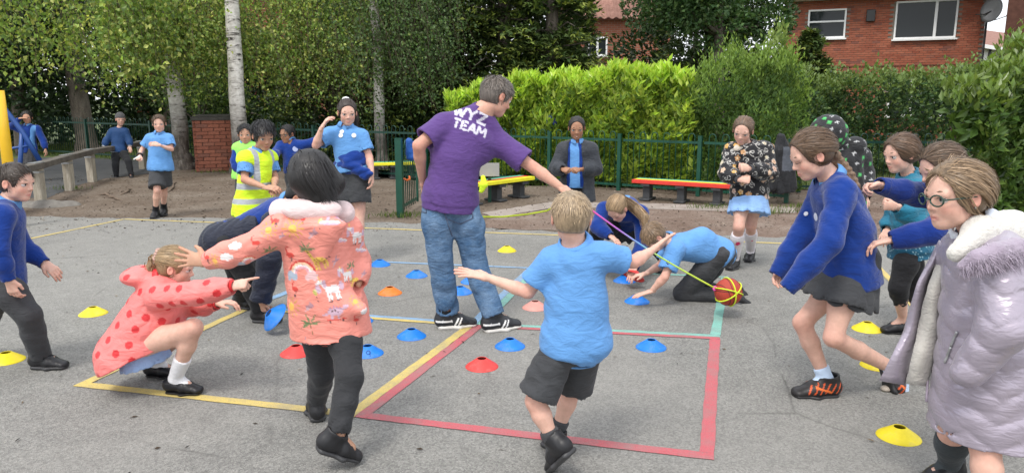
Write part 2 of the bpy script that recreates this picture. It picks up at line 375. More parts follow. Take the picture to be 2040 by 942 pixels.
# ---- painted court markings, worn into the asphalt
def line_mat(name, c):
    t = NT(name); w = t.ramp(t.noise(90, 5, 0.8), [(0.34, 1.0), (0.50, 0.0)]); n = t.noise(4, 6, 0.75); big = t.ramp(n, [(0.36, 0.85), (0.58, 0.12)])
    f = t.math('MAXIMUM', t.math('MULTIPLY', w, 0.75), t.math('MULTIPLY', big, 0.7))
    col = t.mix(f, c, (.22,.21,.195))
    return t.done(t.mix(1.0, col, t.ramp(t.noise(300, 2), [(0.3, (.75,.75,.75)), (0.7, (1.2,1.2,1.2))]), 'MULTIPLY'), 0.85, t.bump(t.vor(170), 0.45, 0.005))
L_Y = line_mat('yellow_line_paint', (.66,.50,.13)); L_R = line_mat('red_line_paint', (.52,.095,.115)); L_B = line_mat('blue_line_paint', (.22,.40,.62)); L_T = line_mat('teal_line_paint', (.20,.50,.42))
def court_line(a, b, w, mat, label=None, z=0.004):
    a = np.array(a[:2]); b = np.array(b[:2]); d = unit(b - a); n = np.array([-d[1], d[0]]); L = np.linalg.norm(b - a); k = max(2, int(L / .06))
    vs, fs = [], []
    for i in range(k + 1):
        for s in (-1, 1):
            q = a + d * L * i / k + n * s * (w / 2 + random.uniform(-.003, .003)); vs.append((q[0], q[1], z))
    fs = [(2*i, 2*i+2, 2*i+3, 2*i+1) for i in range(k)]
    me = bpy.data.meshes.new('painted_line'); me.from_pydata(vs, [], fs); me.update()
    if me.polygons[0].normal.z < 0: me.flip_normals()
    o = link('painted_line', me, mat, asph)
    if label: o['label'] = label
    return o
lw = .065; SD = 1.76; K0 = {(0,0): V(-.255,5.03), (1,0): G(1434,672)[:2], (0,-1): G(705,831)[:2], (1,-1): G(1422,917)[:2], (-1,0): G(487,613)[:2], (-1,-1): G(146,769)[:2], (-1,1): G(722,519)[:2], (0,1): G(1066,533)[:2], (1,1): G(1452,551)[:2]}
CV = unit(V(.264, .9645))
def ct(u, v, qu, qv):                       # bilinear inside one quarter of the four-square court, u and v in metres from the middle
    a, b = abs(u) / SD, abs(v) / SD; return K0[(0,0)]*(1-a)*(1-b) + K0[(qu,0)]*a*(1-b) + K0[(0,qv)]*(1-a)*b + K0[(qu,qv)]*a*b
h_ = lw / 2
for qu, qv, mt in ((1,-1,L_R), (-1,-1,L_Y), (1,1,L_T), (-1,1,L_B)):
    w2 = lw * .75
    court_line(ct(qu*h_, qv*w2, qu, qv), ct(qu*h_, qv*SD, qu, qv), lw, mt); court_line(ct(qu*lw, qv*(SD-h_), qu, qv), ct(qu*SD, qv*(SD-h_), qu, qv), lw if qv < 0 else w2, mt)
    court_line(ct(qu*(SD-h_), qv*(SD-lw), qu, qv), ct(qu*(SD-h_), qv*w2, qu, qv), lw, mt); court_line(ct(0, qv*w2/2, qu, qv), ct(qu*SD, qv*w2/2, qu, qv), w2, mt)
A0 = G(247, 437)[:2]; R0 = G(1760, 543)[:2]; R1 = G(2036, 850)[:2]; rd = unit(R1 - R0); A1 = R0 - rd * 1.25
court_line(A0, A1, .05, L_Y); court_line(A0, A0 - CV * 4.2, .05, L_Y); court_line(A1, R1 + rd * 3, .05, L_Y)

# ---- litter on the ground: leaf scraps, seed pods, twigs
N = 1500; ang = RNG.uniform(0, 6.28, N)
xs = RNG.uniform(-7, 4.5, N); ys = RNG.uniform(2.4, 9.6, N)
k = (RNG.random(N) < 0.22) | (ys > 7.4) | ((xs < -2) & (ys > 6.4)); xs, ys, ang = xs[k], ys[k], ang[k]; N = len(xs)
cen = np.stack([xs, ys, np.full(N, .006)], 1); dd = np.stack([np.cos(ang), np.sin(ang), RNG.normal(0, .08, N)], 1); nn = np.tile([0, 0, 1.], (N, 1)) + RNG.normal(0, .2, (N, 3))
M_LITTER = leaf_mat('dry_litter', 0.0, 0.9, 0.1)
cs = mixcol(N, [(.045,.035,.028), (.07,.05,.035), (.03,.027,.025), (.14,.10,.06)], .25)
lo_ = leaf_obj('leaf_litter', [leaves(cen, dd, nn, RNG.uniform(.012, .05, N), RNG.uniform(.006, .016, N), cs, 0.15)], M_LITTER)
tag(lo_, 'dark scraps of leaf and seed scattered over the asphalt', 'litter', kind='stuff')
# bark mulch, pebbles and dead leaves on the earth
N = 5500; q = np.stack([RNG.uniform(-9, 9, N), RNG.uniform(8.7, 15, N)], 1); ang = RNG.uniform(0, 6.28, N)
cen = np.c_[q, np.full(N, 0.004)]; dd = np.stack([np.cos(ang), np.sin(ang), RNG.normal(0, .25, N)], 1); nn = np.tile([0, 0, 1.], (N, 1)) + RNG.normal(0, .5, (N, 3))
cs = mixcol(N, [(.05,.035,.027), (.10,.075,.055), (.16,.125,.10), (.24,.20,.165), (.035,.028,.024)], .25)
lo_ = leaf_obj('bark_mulch', [leaves(cen, dd, nn, RNG.uniform(.015, .06, N), RNG.uniform(.008, .022, N), cs, 0.2)], M_LITTER)
tag(lo_, 'brown bark chips and dead leaves over the bare earth', 'mulch', kind='stuff')
mb_ = MB()
for a, b in (((205, 392), (245, 400)), ((240, 388), (262, 376)), ((195, 388), (222, 390)), ((330, 385), (352, 362))):
    p0, p1 = G(*a), G(*b); mb_.tube([p0 + V(0,0,-.01), (p0*.6+p1*.4) + V(.03,.05,.015), (p0*.3+p1*.7) + V(-.02,.02,.012), p1 + V(0,0,-.012)], [.012,.022,.02,.01], 6)
tag(mb_.build('tree_root', paint_mat('root_bark', (.16,.12,.09), .9, .2, .3), smooth=True), 'gnarled tree roots breaking through the trodden earth', 'root', kind='stuff')
# grass beyond the fence and tufts
def grass(name, pts, hgt, label, cols):
    n = len(pts); d = np.c_[RNG.normal(0, .35, (n, 2)), np.ones(n)]; nn = rdir(n)
    o = leaf_obj(name, [leaves(pts, d, nn, hgt * RNG.uniform(.5, 1.2, n), np.full(n, .008) * RNG.uniform(.7, 1.6, n), mixcol(n, cols, .2), 0.1)], M_LEAF_SOFT)
    tag(o, label, 'grass', kind='stuff')
M_LEAF_SOFT = leaf_mat('grass_blades', 0.3, 0.6, 0.2)
GC = [(.09,.14,.03), (.07,.12,.025), (.13,.17,.045)]
N = 16000; u = RNG.random(N); gp = np.stack([RNG.uniform(-15, -3, N), np.zeros(N), np.zeros(N)], 1); gp[:, 1] = np.interp(gp[:, 0], [-15, -13, -3], [21.5, 20.6, 15.2]) + RNG.uniform(-.4, 4, N); gp[:, 2] = -.01
grass('grass', gp, .11, 'strip of rough green grass behind the far railings', GC)
N = 5000; gp = np.stack([RNG.uniform(-1.4, 9.5, N), RNG.uniform(12.9, 15.5, N), np.full(N, -.01)], 1)
grass('grass', gp, .10, 'thin grass under the bright hedge behind the railings', GC)
tf = []
for px, py, n, r in ((810, 432, 260, .22), (1530, 425, 200, .3), (1600, 415, 120, .2), (140, 378, 120, .15), (1420, 415, 120, .25), (440, 345, 120, .3)):
    c0 = G(px, py); tf.append(c0 + np.c_[RNG.normal(0, r, (n, 1)), RNG.normal(0, r * .35, (n, 1)), np.zeros((n, 1))])
grass('grass_tuft', np.concatenate(tf), .09, 'small weedy grass tufts at gate post and path edges', GC)

# ---- railings: bow-top panels, each hoop its own bar
M_GREEN = paint_mat('green_railing_paint', (.005,.062,.038), .38, .5, .2, .1, 8)
M_GREEN_D = paint_mat('dark_green_railing_paint', (.007,.042,.030), .4, .5, .2, .1, 8)
def hoop_mesh(h, gap, r, rail_low):
    m = MB(); n = 8; pts = [(-gap/2, 0, .06)] + [(-gap/2, 0, h - gap/2 - .02)]
    pts += [(-gap/2 * math.cos(math.pi*i/n), 0, h - gap/2 + gap/2 * 1.0 * math.sin(math.pi*i/n)) for i in range(n + 1)]
    pts += [(gap/2, 0, h - gap/2 - .02), (gap/2, 0, .06)]
    m.tube(pts, r, 6); return m.mesh('hoop_bar', True)
def railing(a, b, label, mat, h=1.0, pitch=.105, group='bow-top railings', posts=True, post_h=None, name='railing'):
    a = np.array([*a[:2], 0.]); b = np.array([*b[:2], 0.]); d = unit(b - a); L = np.linalg.norm(b - a); rz = math.atan2(d[1], d[0])
    root = empty(name, a, label, 'railing', group, rz)
    me = hoop_mesh(h, pitch, .0075, .1); me.materials.append(mat); n = int(L / (2 * pitch)); off = (L - n * 2 * pitch) / 2
    for i in range(n): link('hoop_bar', me, (), root, (off + pitch + i * 2 * pitch, 0, 0))
    for z in (.10, h - pitch * 1.35):
        m = MB(); m.box((L/2, 0, z), (L, .012, .04)); m.build('rail', mat, root)
    if posts:
        ph = post_h or h - .04; pm = MB(); pm.box((0, 0, ph/2), (.06, .06, ph)); pm.box((0, 0, ph + .004), (.066, .066, .008)); pme = pm.mesh('post'); pme.materials.append(mat)
        xs = [0.0, L] if posts is True else posts
        for x in xs: link('post', pme, (), root, (x, 0.0, 0))
    return root
FA = G(1232, 379); FB = G(1568, 404); fd = unit((FB - FA)[:2])
def fpt(px):                               # a point of that railing line seen at column px
    lo, hi = -12., 12.
    for _ in range(60):
        mid = (lo + hi) / 2; q = FA[:2] + fd * mid; sx = PW/2 + FPX * q[0] / (q[1] * math.cos(_p) + CAM_H * math.sin(_p))
        lo, hi = (mid, hi) if sx < px else (lo, mid)
    return FA[:2] + fd * lo
for i, (x0, x1) in enumerate(((850, 968), (968, 1094), (1094, 1232), (1232, 1390), (1390, 1566))):
    q0, q1 = fpt(x0), fpt(x1); Lq = np.linalg.norm(q1 - q0)
    railing(q0 + fd * (.0 if i == 0 else .066), q1, ['green railing panel behind the man in the purple shirt', 'green railing panel behind the near colourful bench', 'green railing panel behind the person in the dark open coat', 'green railing panel behind the left half of the red-edged bench', 'green railing panel behind the right half of the red-edged bench, coat hung at its end'][i], M_GREEN, 1.0, posts=[0.0, Lq - .066] if i == 0 else [Lq - .066])
B0 = G(740, 353)[:2]; B1 = G(105, 308)[:2]; bd = unit(B1 - B0); BL = np.linalg.norm(B1 - B0); qs = B0 - bd * 1.2; nb = 5
labs = ['dark green railing panel left of the gate, in front of a slim grey trunk', 'dark green railing panel behind the standing person with jumper at waist', 'dark green railing panel behind the brick pillar', 'dark green railing panel behind the running person by the birch', 'dark green railing panel nearest the thick brown trunk, at left']
for i in range(nb):
    s0, s1 = (BL + 2.2) * i / nb, (BL + 2.2) * (i + 1) / nb
    railing(qs + bd * (s0 + .07), qs + bd * s1, labs[i], M_GREEN_D, 1.03, .1, posts=[s1 - s0 - .07])
C0 = G(1590, 383)[:2]; C1 = G(1885, 384)[:2]
railing(C0, C1, 'green railing run below dark shrubs behind the group on the right', M_GREEN_D, .98, .105)
D0 = G(1880, 380)[:2]; D1 = G(1985, 408)[:2]; D2 = G(2120, 418)[:2]
railing(D0 + V(.05,-.1), D1, 'taller green railing panel slanting left of its thick post, by the laurel bush', M_GREEN, 1.12, .09); railing(D1 + unit(D2-D1) * .07, D2, 'green railing panel at the right edge in front of the laurel bush', M_GREEN, 1.05, .1, posts=False)
# open gate, its post near the dirt edge
g0 = G(798, 432)[:2]; g1 = G(836, 408)[:2]; gd = unit(g1 - g0); GL = .95
gate = empty('gate', (*g0, 0), 'open green bow-top gate on a stout green post beside the man', 'gate', rz=math.atan2(gd[1], gd[0]))
m = MB(); m.box((0, 0, .52), (.085, .085, 1.04)); m.box((0, 0, 1.044), (.093, .093, .008)); m.build('post', M_GREEN, gate)
gm = hoop_mesh(1.0, .105, .0075, .1); gm.materials.append(M_GREEN)
for i in range(4): link('hoop_bar', gm, (), gate, (.16 + i * .21, 0, 0))
for z in (.12, .92): m = MB(); m.box((GL/2 + .03, 0, z), (GL - .02, .012, .04)); m.build('rail', M_GREEN, gate)
m = MB(); m.box((GL + .045, 0, .52), (.03, .03, .9)); m.build('gate_stile', M_GREEN, gate)
m = MB(); m.tube([(.12, -.03, .50), (.2, -.05, .47), (.36, -.05, .47), (.42, -.03, .5)], .014, 8); m.build('orange_latch_band', paint_mat('orange_band', (.75,.16,.03), .5), gate, True)

# ---- knee rail of square posts and a dark top rail
t = NT('weathered_timber'); n = t.noise(3, 6, .65, t.mapping((6, 6, 1))); n2 = t.noise(40, 4, .7, t.mapping((3, 3, .3)))
c = t.mix(1.0, t.ramp(n, [(0.3, (.30,.26,.20)), (0.7, (.46,.42,.35))]), t.ramp(n2, [(0.3, (.65,.63,.6)), (0.7, (1.15,1.15,1.12))]), 'MULTIPLY')
M_TIMBER = t.done(c, .85, t.bump(n2, .4, .004))
t = NT('dark_timber'); n = t.noise(5, 6, .65, t.mapping((1, 1, 1))); n2 = t.noise(60, 4, .7)
c = t.mix(1.0, t.ramp(n, [(0.3, (.075,.062,.05)), (0.7, (.17,.15,.125))]), t.ramp(n2, [(0.3, (.6,.6,.6)), (0.7, (1.2,1.2,1.2))]), 'MULTIPLY')
M_TIMBER_D = t.done(c, .85, t.bump(n2, .4, .004)); M_STRAP = paint_mat('galvanised_strap', (.45,.46,.46), .45, .5, .2, .1, 20, metallic=.7)
kp = [G(-75, 458), G(10, 428), G(82, 404), G(140, 379), G(184, 362), G(285, 336)]
kr = empty('knee_rail', kp[2], 'low timber knee rail with dark top beam and square posts at left', 'rail')
o0 = np.array(kr.location)
for q in kp:
    m = MB(); m.box((q - o0) + V(0, 0, .27), (.125, .125, .56)); m.build('post', M_TIMBER, kr, bevel=.008)
    m = MB(); m.box((q - o0) + V(0, 0, .47), (.132, .132, .03)); m.build('strap', M_STRAP, kr); m = MB(); m.box((q - o0) + V(0, 0, .612), (.12, .23, .006)); m.build('strap', M_STRAP, kr)
for a, b in zip(kp[:-1], kp[1:]):
    d = unit(b - a); m = MB(); m.obox(a - o0 + V(0, 0, .56) + d * .002, b - o0 + V(0, 0, .56) - d * .002, .17, .09); m.build('top_beam', M_TIMBER_D, kr, bevel=.01)
M_STONE = paint_mat('rough_concrete', (.19,.175,.155), .9, .2, .3, .6, 9)
bl_ = G(92, 410); rk, rf = None, None
prs = [Ell(bl_ + V(0, 0, -.06), (.34, .2, .14)), Ell(bl_ + V(-.3, .05, -.08), (.3, .22, .14)), Ell(bl_ + V(.25, .12, -.08), (.22, .18, .13))]
v_, f_ = sdf_mesh(prs, .02, lambda X: .018 * wrinkle(X, 3, 14))
tag(link('concrete_footing', mesh_np('concrete_footing', v_, f_), M_STONE), 'broken pale concrete footing at the base of the knee rail post', 'footing')

# ---- brick pillar, every brick its own piece
t = NT('brick_face'); oi = t.node('ShaderNodeObjectInfo').outputs['Random']; n = t.noise(30, 5, .7)
c = t.ramp(oi, [(0.0, (.22,.075,.045)), (.35, (.29,.10,.06)), (.7, (.34,.125,.075)), (1.0, (.20,.085,.06))])
c = t.mix(1.0, c, t.ramp(n, [(0.3, (.7,.7,.7)), (0.7, (1.2,1.2,1.2))]), 'MULTIPLY'); M_BRICK = t.done(c, .9, t.bump(n, .5, .006))
M_MORTAR = paint_mat('mortar', (.27,.23,.19), .95, .1, .2, .4, 30); M_MORTAR_D = paint_mat('mortar_dark', (.20,.12,.09), .95, .1, .2, .4, 30)
pb = G(430, 338); pr_ = empty('brick_pillar', pb, 'square red brick pillar with a dark stone cap beside the birch', 'pillar', rz=R(24))
m = MB(); m.box((0, 0, .54), (.70, .70, 1.08)); m.build('mortar_core', M_MORTAR_D, pr_)
bl = MB().box((0, 0, 0), (.225, .102, .068)).mesh('brick'); bl.materials.append(M_BRICK)
bh = MB().box((0, 0, 0), (.102, .102, .068)).mesh('brick'); bh.materials.append(M_BRICK)
for k in range(14):
    z = .037 + k * .0775
    for fc in range(4):
        if fc in (1, 2): continue                     # the two faces towards the yard
        sh = 0 if k % 2 == 0 else .118
        for j in range(4 if sh else 3):
            x = -.236 + j * .236 - (.118 if sh else 0); mesh_ = bl
            if sh and j in (0, 3): mesh_ = bh; x = (-.302 if j == 0 else .302)
            q = V(x + random.uniform(-.003, .003), -.352 + .044 + random.uniform(-.004, .003) - .0455, z)
            a = {0: 0, 3: -math.pi/2}[fc]
            o = link('brick', mesh_, (), pr_, (q[0]*math.cos(a) - q[1]*math.sin(a), q[0]*math.sin(a) + q[1]*math.cos(a), z)); o.rotation_euler = (0, 0, a)
m = MB(); m.box((0, 0, 1.115), (.86, .86, .07)); m.box((0, 0, 1.17), (.78, .78, .045)); m.build('cap_stone', paint_mat('cap_stone', (.075,.07,.062), .9, .2, .3, .5, 8), pr_, bevel=.012)

# ---- benches with painted slats
M_BASE = paint_mat('dark_recycled_plastic', (.055,.057,.06), .7, .3, .25, .3, 14)
def slat_mat(n, c): return paint_mat(n, c, .5, .4, .12, .2, 12)
S_Y = slat_mat('yellow_slat', (.78,.72,.03)); S_R = slat_mat('red_slat', (.62,.045,.03)); S_G = slat_mat('green_slat', (.10,.40,.27))
def bench(pa, pb, label, cols, h=.29, depth=.34, side=1):
    a = np.array([*pa[:2], 0.]); b = np.array([*pb[:2], 0.]); d = unit(b - a); L = np.linalg.norm(b - a)
    r = empty('bench', a, label, 'bench', 'low painted benches by the railings', math.atan2(d[1], d[0])); n = len(cols); w = depth / n
    for i, c in enumerate(cols):
        m = MB(); m.box((L/2, side * (w * (i + .5)), h), (L, w - .004, .055)); m.build('slat', c, r, bevel=.006)
    for x in (.14 * L, .5 * L, .86 * L):
        m = MB(); m.box((x, side * depth/2, .125), (.11, depth * .5, .20)); m.box((x, side * depth/2, .24), (.14, depth * .92, .045)); m.box((x, side * depth/2, .015), (.16, depth * 1.05, .03)); m.build('leg', M_BASE, r, bevel=.008)
    return r
q0, q1 = G(935, 412)[:2], G(1066, 392)[:2]; bench(q0, q1, 'low bench with yellow, red and green slats just right of the man', [S_Y, S_R, S_G], .30)
q0, q1 = G(1257, 398)[:2], G(1452, 412)[:2]; bench(q0, q1, 'low bench with a red front slat and yellow top, left of the hung coat', [S_R, S_Y, S_G], .29)
q0, q1 = G(735, 358)[:2], G(835, 355)[:2]; bench(q0, q1, 'low yellow-edged bench seen through the gate, farthest of the benches', [S_Y, S_G, S_G], .29)

# ---- play frame at the left edge
M_YEL = paint_mat('yellow_pole_paint', (.78,.47,.02), .35, .5, .1, .05, 3); M_BLU = paint_mat('blue_frame_paint', (.012,.06,.24), .4, .5, .2, .05, 4)
pf = P(14, 260, 9.0); pf[2] = 0
r = empty('climbing_frame', pf, 'climbing frame with a thick yellow pole and blue struts at the left edge', 'climbing frame')
m = MB(); m.tube([(-.04, 0, 0), (-.04, 0, 1.2), (-.042, 0, 1.66)], .062, 16); m.build('yellow_pole', M_YEL, r, True)
def rel(px, py, Y): return P(px, py, Y) - pf
m = MB(); m.tube([rel(-60, 140, 12), rel(2, 208, 12), rel(44, 262, 12), rel(85, 330, 12)], .04, 10); m.build('slide_rail', M_BLU, r, True)
for y0 in (238, 290): m = MB(); m.tube([rel(-40, y0 + 16, 12), rel(24 + (y0-238)*.7, y0, 12)], .022, 8); m.build('rung', M_BLU, r, True)
m = MB(); m.tube([rel(44, 262, 12), rel(40, 330, 12), np.array([*(rel(40, 330, 12)[:2]), 0.])], .035, 10); m.build('strut', M_BLU, r, True)

# ================================================================== TREES AND HEDGES
t = NT('birch_bark'); zc = t.mapping((1.6, 1.6, 6)); n = t.noise(2.0, 5, .66, zc, .9); n2 = t.noise(14, 5, .6)
c = t.ramp(n, [(0.37, (.035,.03,.028)), (0.41, (.42,.40,.37)), (0.50, (.70,.68,.64))]); c = t.mix(1.0, c, t.ramp(n2, [(0.3, (.65,.63,.6)), (0.7, (1.1,1.1,1.1))]), 'MULTIPLY')
low = t.node('ShaderNodeSeparateXYZ', Vector=t.coord()).outputs['Z']; lowf = t.math('ADD', t.ramp(t.math('MULTIPLY', low, .45), [(0.25, 1.0), (0.72, 0.0)]), t.math('SUBTRACT', t.noise(5, 4), .5), True)
c = t.mix(lowf, c, t.ramp(t.noise(9, 6, .75, t.mapping((1.5, 1.5, .5))), [(0.44, (.06,.05,.043)), (0.6, (.15,.13,.11)), (.7, (.40,.38,.35))])); M_BIRCH = t.done(c, .85, t.bump(n, .5, .02, t.bump(n2, .6, .02)))
t = NT('grey_bark'); n = t.noise(6, 6, .65, t.mapping((2, 2, .5))); n2 = t.noise(30, 4, .7)
c = t.mix(1.0, t.ramp(n, [(0.3, (.085,.068,.052)), (0.7, (.19,.16,.13))]), t.ramp(n2, [(0.3, (.7,.7,.7)), (.7, (1.2,1.2,1.2))]), 'MULTIPLY'); M_BARK = t.done(c, .92, t.bump(n, .8, .03, t.bump(n2, .6, .01)))
M_BIRCH_LEAF = leaf_mat('birch_leaves', .48, .45, .4); M_CONIFER = leaf_mat('conifer_sprays', .15, .6, .25); M_LAUREL = leaf_mat('laurel_leaves', .42, .32, .5); M_SHRUB = leaf_mat('shrub_leaves', .3, .45, .35)

def trunk(parent, pts, rr, mat, name='trunk', n=14, seed=0):
    o = np.array(parent.location); rg = np.random.default_rng(seed); P_ = []; Rr = []
    pts = [np.asarray(p, float) for p in pts]
    for i in range(len(pts) - 1):
        for k in range(6): s = k / 6; P_.append(pts[i] * (1 - s) + pts[i+1] * s + rg.normal(0, .012, 3) * V(1, 1, 0)); Rr.append((rr[i] * (1 - s) + rr[i+1] * s) * (1 + rg.normal(0, .02)))
    P_.append(pts[-1]); Rr.append(rr[-1])
    m = MB(); m.tube([p - o for p in P_], Rr, n); return m.build(name, mat, parent, True)
def branches(parent, specs, mat, joined=False):
    o = np.array(parent.location); one = MB() if joined else None
    for a, b, r in specs:
        m = one or MB(); mid = (a + b) / 2 + RNG.normal(0, .12, 3) + V(0, 0, .15); m.tube([a - o, mid - o, b - o], [r, r * .6, r * .22], 6)
        if not joined: m.build('limb', mat, parent, True)
    if joined: one.build('limb', mat, parent, True)['kind'] = 'stuff'
def hanging(n_str, region, zr, lr, per=18, leaf=(.035, .055), cols=None, wind=(.12, -.05, 0)):
    """drooping leafy twigs; region(n)->xy start points"""
    cc_ = region(max(8, n_str // 14)); st = np.c_[cc_[RNG.integers(0, len(cc_), n_str)] + RNG.normal(0, .24, (n_str, 2)), RNG.uniform(zr[0], zr[1], n_str)];   # twigs hang in bunches
    L = RNG.uniform(lr[0], lr[1], n_str); dr = np.c_[RNG.normal(0, .22, (n_str, 2)) + np.array(wind[:2]), -np.ones(n_str)]
    tt = RNG.random((n_str, per)) ; pos = st[:, None] + dr[:, None] * (tt * L[:, None])[..., None] + RNG.normal(0, .09, (n_str, per, 3))
    pos = pos.reshape(-1, 3); n = len(pos); d = rdir(n) * .8 + V(.1, -.1, -.75); nn = rdir(n) + V(0, -.5, .5); ln = RNG.uniform(*leaf, n)
    shade = np.repeat(RNG.normal(1.05, .3, n_str).clip(.4, 1.9), per)[:, None]
    return leaves(pos, d, nn, ln, ln * .72, np.clip(mixcol(n, cols, .16) * shade, .005, 1), .2), st, dr, L
def twigs(parent, st, dr, L, mat, r=.004):
    m = MB(); o = np.array(parent.location)
    for i in range(0, len(st), 2): m.tube([st[i] - o, st[i] + dr[i] * L[i] * .5 - o, st[i] + dr[i] * L[i] * .95 + V(.02,0,0) - o], [r, r * .8, r * .4], 3, False)
    o_ = m.build('twig', mat, parent); o_['kind'] = 'stuff'; return o_
BCOL = [(.22,.33,.075), (.17,.265,.062), (.31,.40,.11), (.13,.215,.055), (.42,.45,.14)]
BCOL_D = [(.075,.14,.045), (.06,.11,.038), (.10,.165,.055), (.13,.19,.075)]
M_TWIG = paint_mat('twig_bark', (.09,.065,.05), .85, .2, .2)
def birch(px, py, label, lean, r0, cx, rad, n_str, zr, lr, cols, leaf, mat=None, top=7.5, seed=1, limbs=9, region=None, core=220):
    b = G(px, py); b[2] = 0; root = empty('birch_tree', b, label, 'tree', 'trees behind the playground')
    tp = b + V(lean[0] * top, lean[1] * top, top)
    trunk(root, [b + V(0, 0, -.05), b + V(lean[0]*.35, 0, .35), b * .55 + tp * .45, b*.25 + tp*.75, tp], [r0 * 1.75, r0 * 1.12, r0 * .85, r0 * .5, .03], mat or M_BIRCH, seed=seed)
    sp = []
    for i in range(limbs):
        z = RNG.uniform(2.6, top * .8); a = b + (tp - b) * z / top; an = RNG.uniform(0, 6.28); e = a + V(math.cos(an), math.sin(an), .35) * RNG.uniform(1.0, rad); sp.append((a, e, .035))
    branches(root, sp, M_BARK)
    reg = region or (lambda n: np.array(cx) + rdir(n)[:, :2] * rad * np.sqrt(RNG.random((n, 1))))
    lv, st, dr, L = hanging(int(n_str * .78), reg, (zr[0] + .12, zr[1]), lr, 20, leaf, cols)
    lv2, *_ = hanging(core, reg, (4.2, top - .6), (.6, 1.4), 20, (.07, .11), cols)          # the crown above
    leaf_obj('crown', [lv, lv2], M_BIRCH_LEAF, root); twigs(root, st, dr, L, M_TWIG)
    return root
def box_region(x0, x1, y0, y1): return lambda n: np.c_[RNG.uniform(x0, x1, n), RNG.uniform(y0, y1, n)]
# thick brown trunk on the left, leaves hanging well below the frame top
bt = birch(176, 306, 'tall tree with a thick plain brown trunk, leftmost of the trunks', (-.045, -.03), .235, (-10.5, 16), 3.2, 900, (2.7, 4.2), (.4, 1.3), BCOL, (.05, .12), M_BARK, 8, 5, region=box_region(-12.4, -6.8, 13.6, 17.2))
birch(366, 336, 'birch with a dark fissured foot, middle one of three near trunks on the left', (-.02, -.02), .16, (-7.2, 15), 2.4, 750, (2.6, 4.2), (.4, 1.5), BCOL, (.045, .10), None, 8, 6, region=box_region(-8.8, -6.15, 14.8, 17.6))
birch(482, 343, 'tall white-barked birch right of the brick pillar', (.012, -.015), .155, (-5, 14.4), 2.2, 950, (2.5, 4.2), (.5, 1.7), BCOL, (.042, .095), None, 9, 7, region=box_region(-6.4, -2.9, 15.9, 18.2))
birch(762, 335, 'slim grey birch with dark weeping foliage behind the gate', (-.02, 0), .115, (-2.2, 16.5), 1.4, 850, (2.3, 4.4), (.6, 1.8), BCOL_D, (.05, .08), None, 8, 8, region=box_region(-3.9, -1.35, 15.6, 18))

def clump_tree(name, base, label, cen, rad, n, leaf, cols, mat, trunk_r=.15, lumps=14, seed=0, inner=.55, group='trees behind the playground', aspect=.6, up=.2, tips=None):
    """crown of many leafy lumps spread on an ellipsoid volume"""
    rg = np.random.default_rng(seed); base = np.array([*base[:2], 0.]); root = empty(name, base, label, 'tree', group); cen = np.asarray(cen, float); rad = np.asarray(rad, float)
    trunk(root, [base + V(0,0,-.05), base * .5 + np.array([*cen[:2], cen[2]]) * .5, cen + V(0,0,rad[2]*.4)], [trunk_r, trunk_r * .8, trunk_r * .3], M_BARK, seed=seed)
    parts = []
    lc = rg.normal(size=(lumps, 3)); lc /= np.linalg.norm(lc, axis=1)[:, None]; lc = cen + lc * rad * rg.uniform(.45, .85, (lumps, 1)); lr = rg.uniform(.28, .5, lumps) * rad.mean()
    branches(root, [(base * .3 + cen * .7, q, trunk_r * .35) for q in lc[:10]], M_BARK)
    k = rg.integers(0, lumps, n); d = rdir(n); rr = rg.uniform(inner, 1.05, n) ** .6; pos = lc[k] + d * (lr[k] * rr)[:, None] * V(1, 1, .8)
    dirs = d * .7 + rdir(n) * .6 + V(0, 0, up); nn = d + rdir(n) * .7 + V(0, 0, .6); ln = rg.uniform(*leaf, n)
    c = mixcol(n, cols, .16) * (1 + .22 * rg.normal(size=lumps))[k][:, None]
    if tips is not None:
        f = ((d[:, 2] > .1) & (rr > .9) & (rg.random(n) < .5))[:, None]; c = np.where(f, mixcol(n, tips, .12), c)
    parts.append(leaves(pos, dirs, nn, ln, ln * aspect, np.clip(c, .004, 1), .2))
    leaf_obj('crown', parts, mat, root); return root
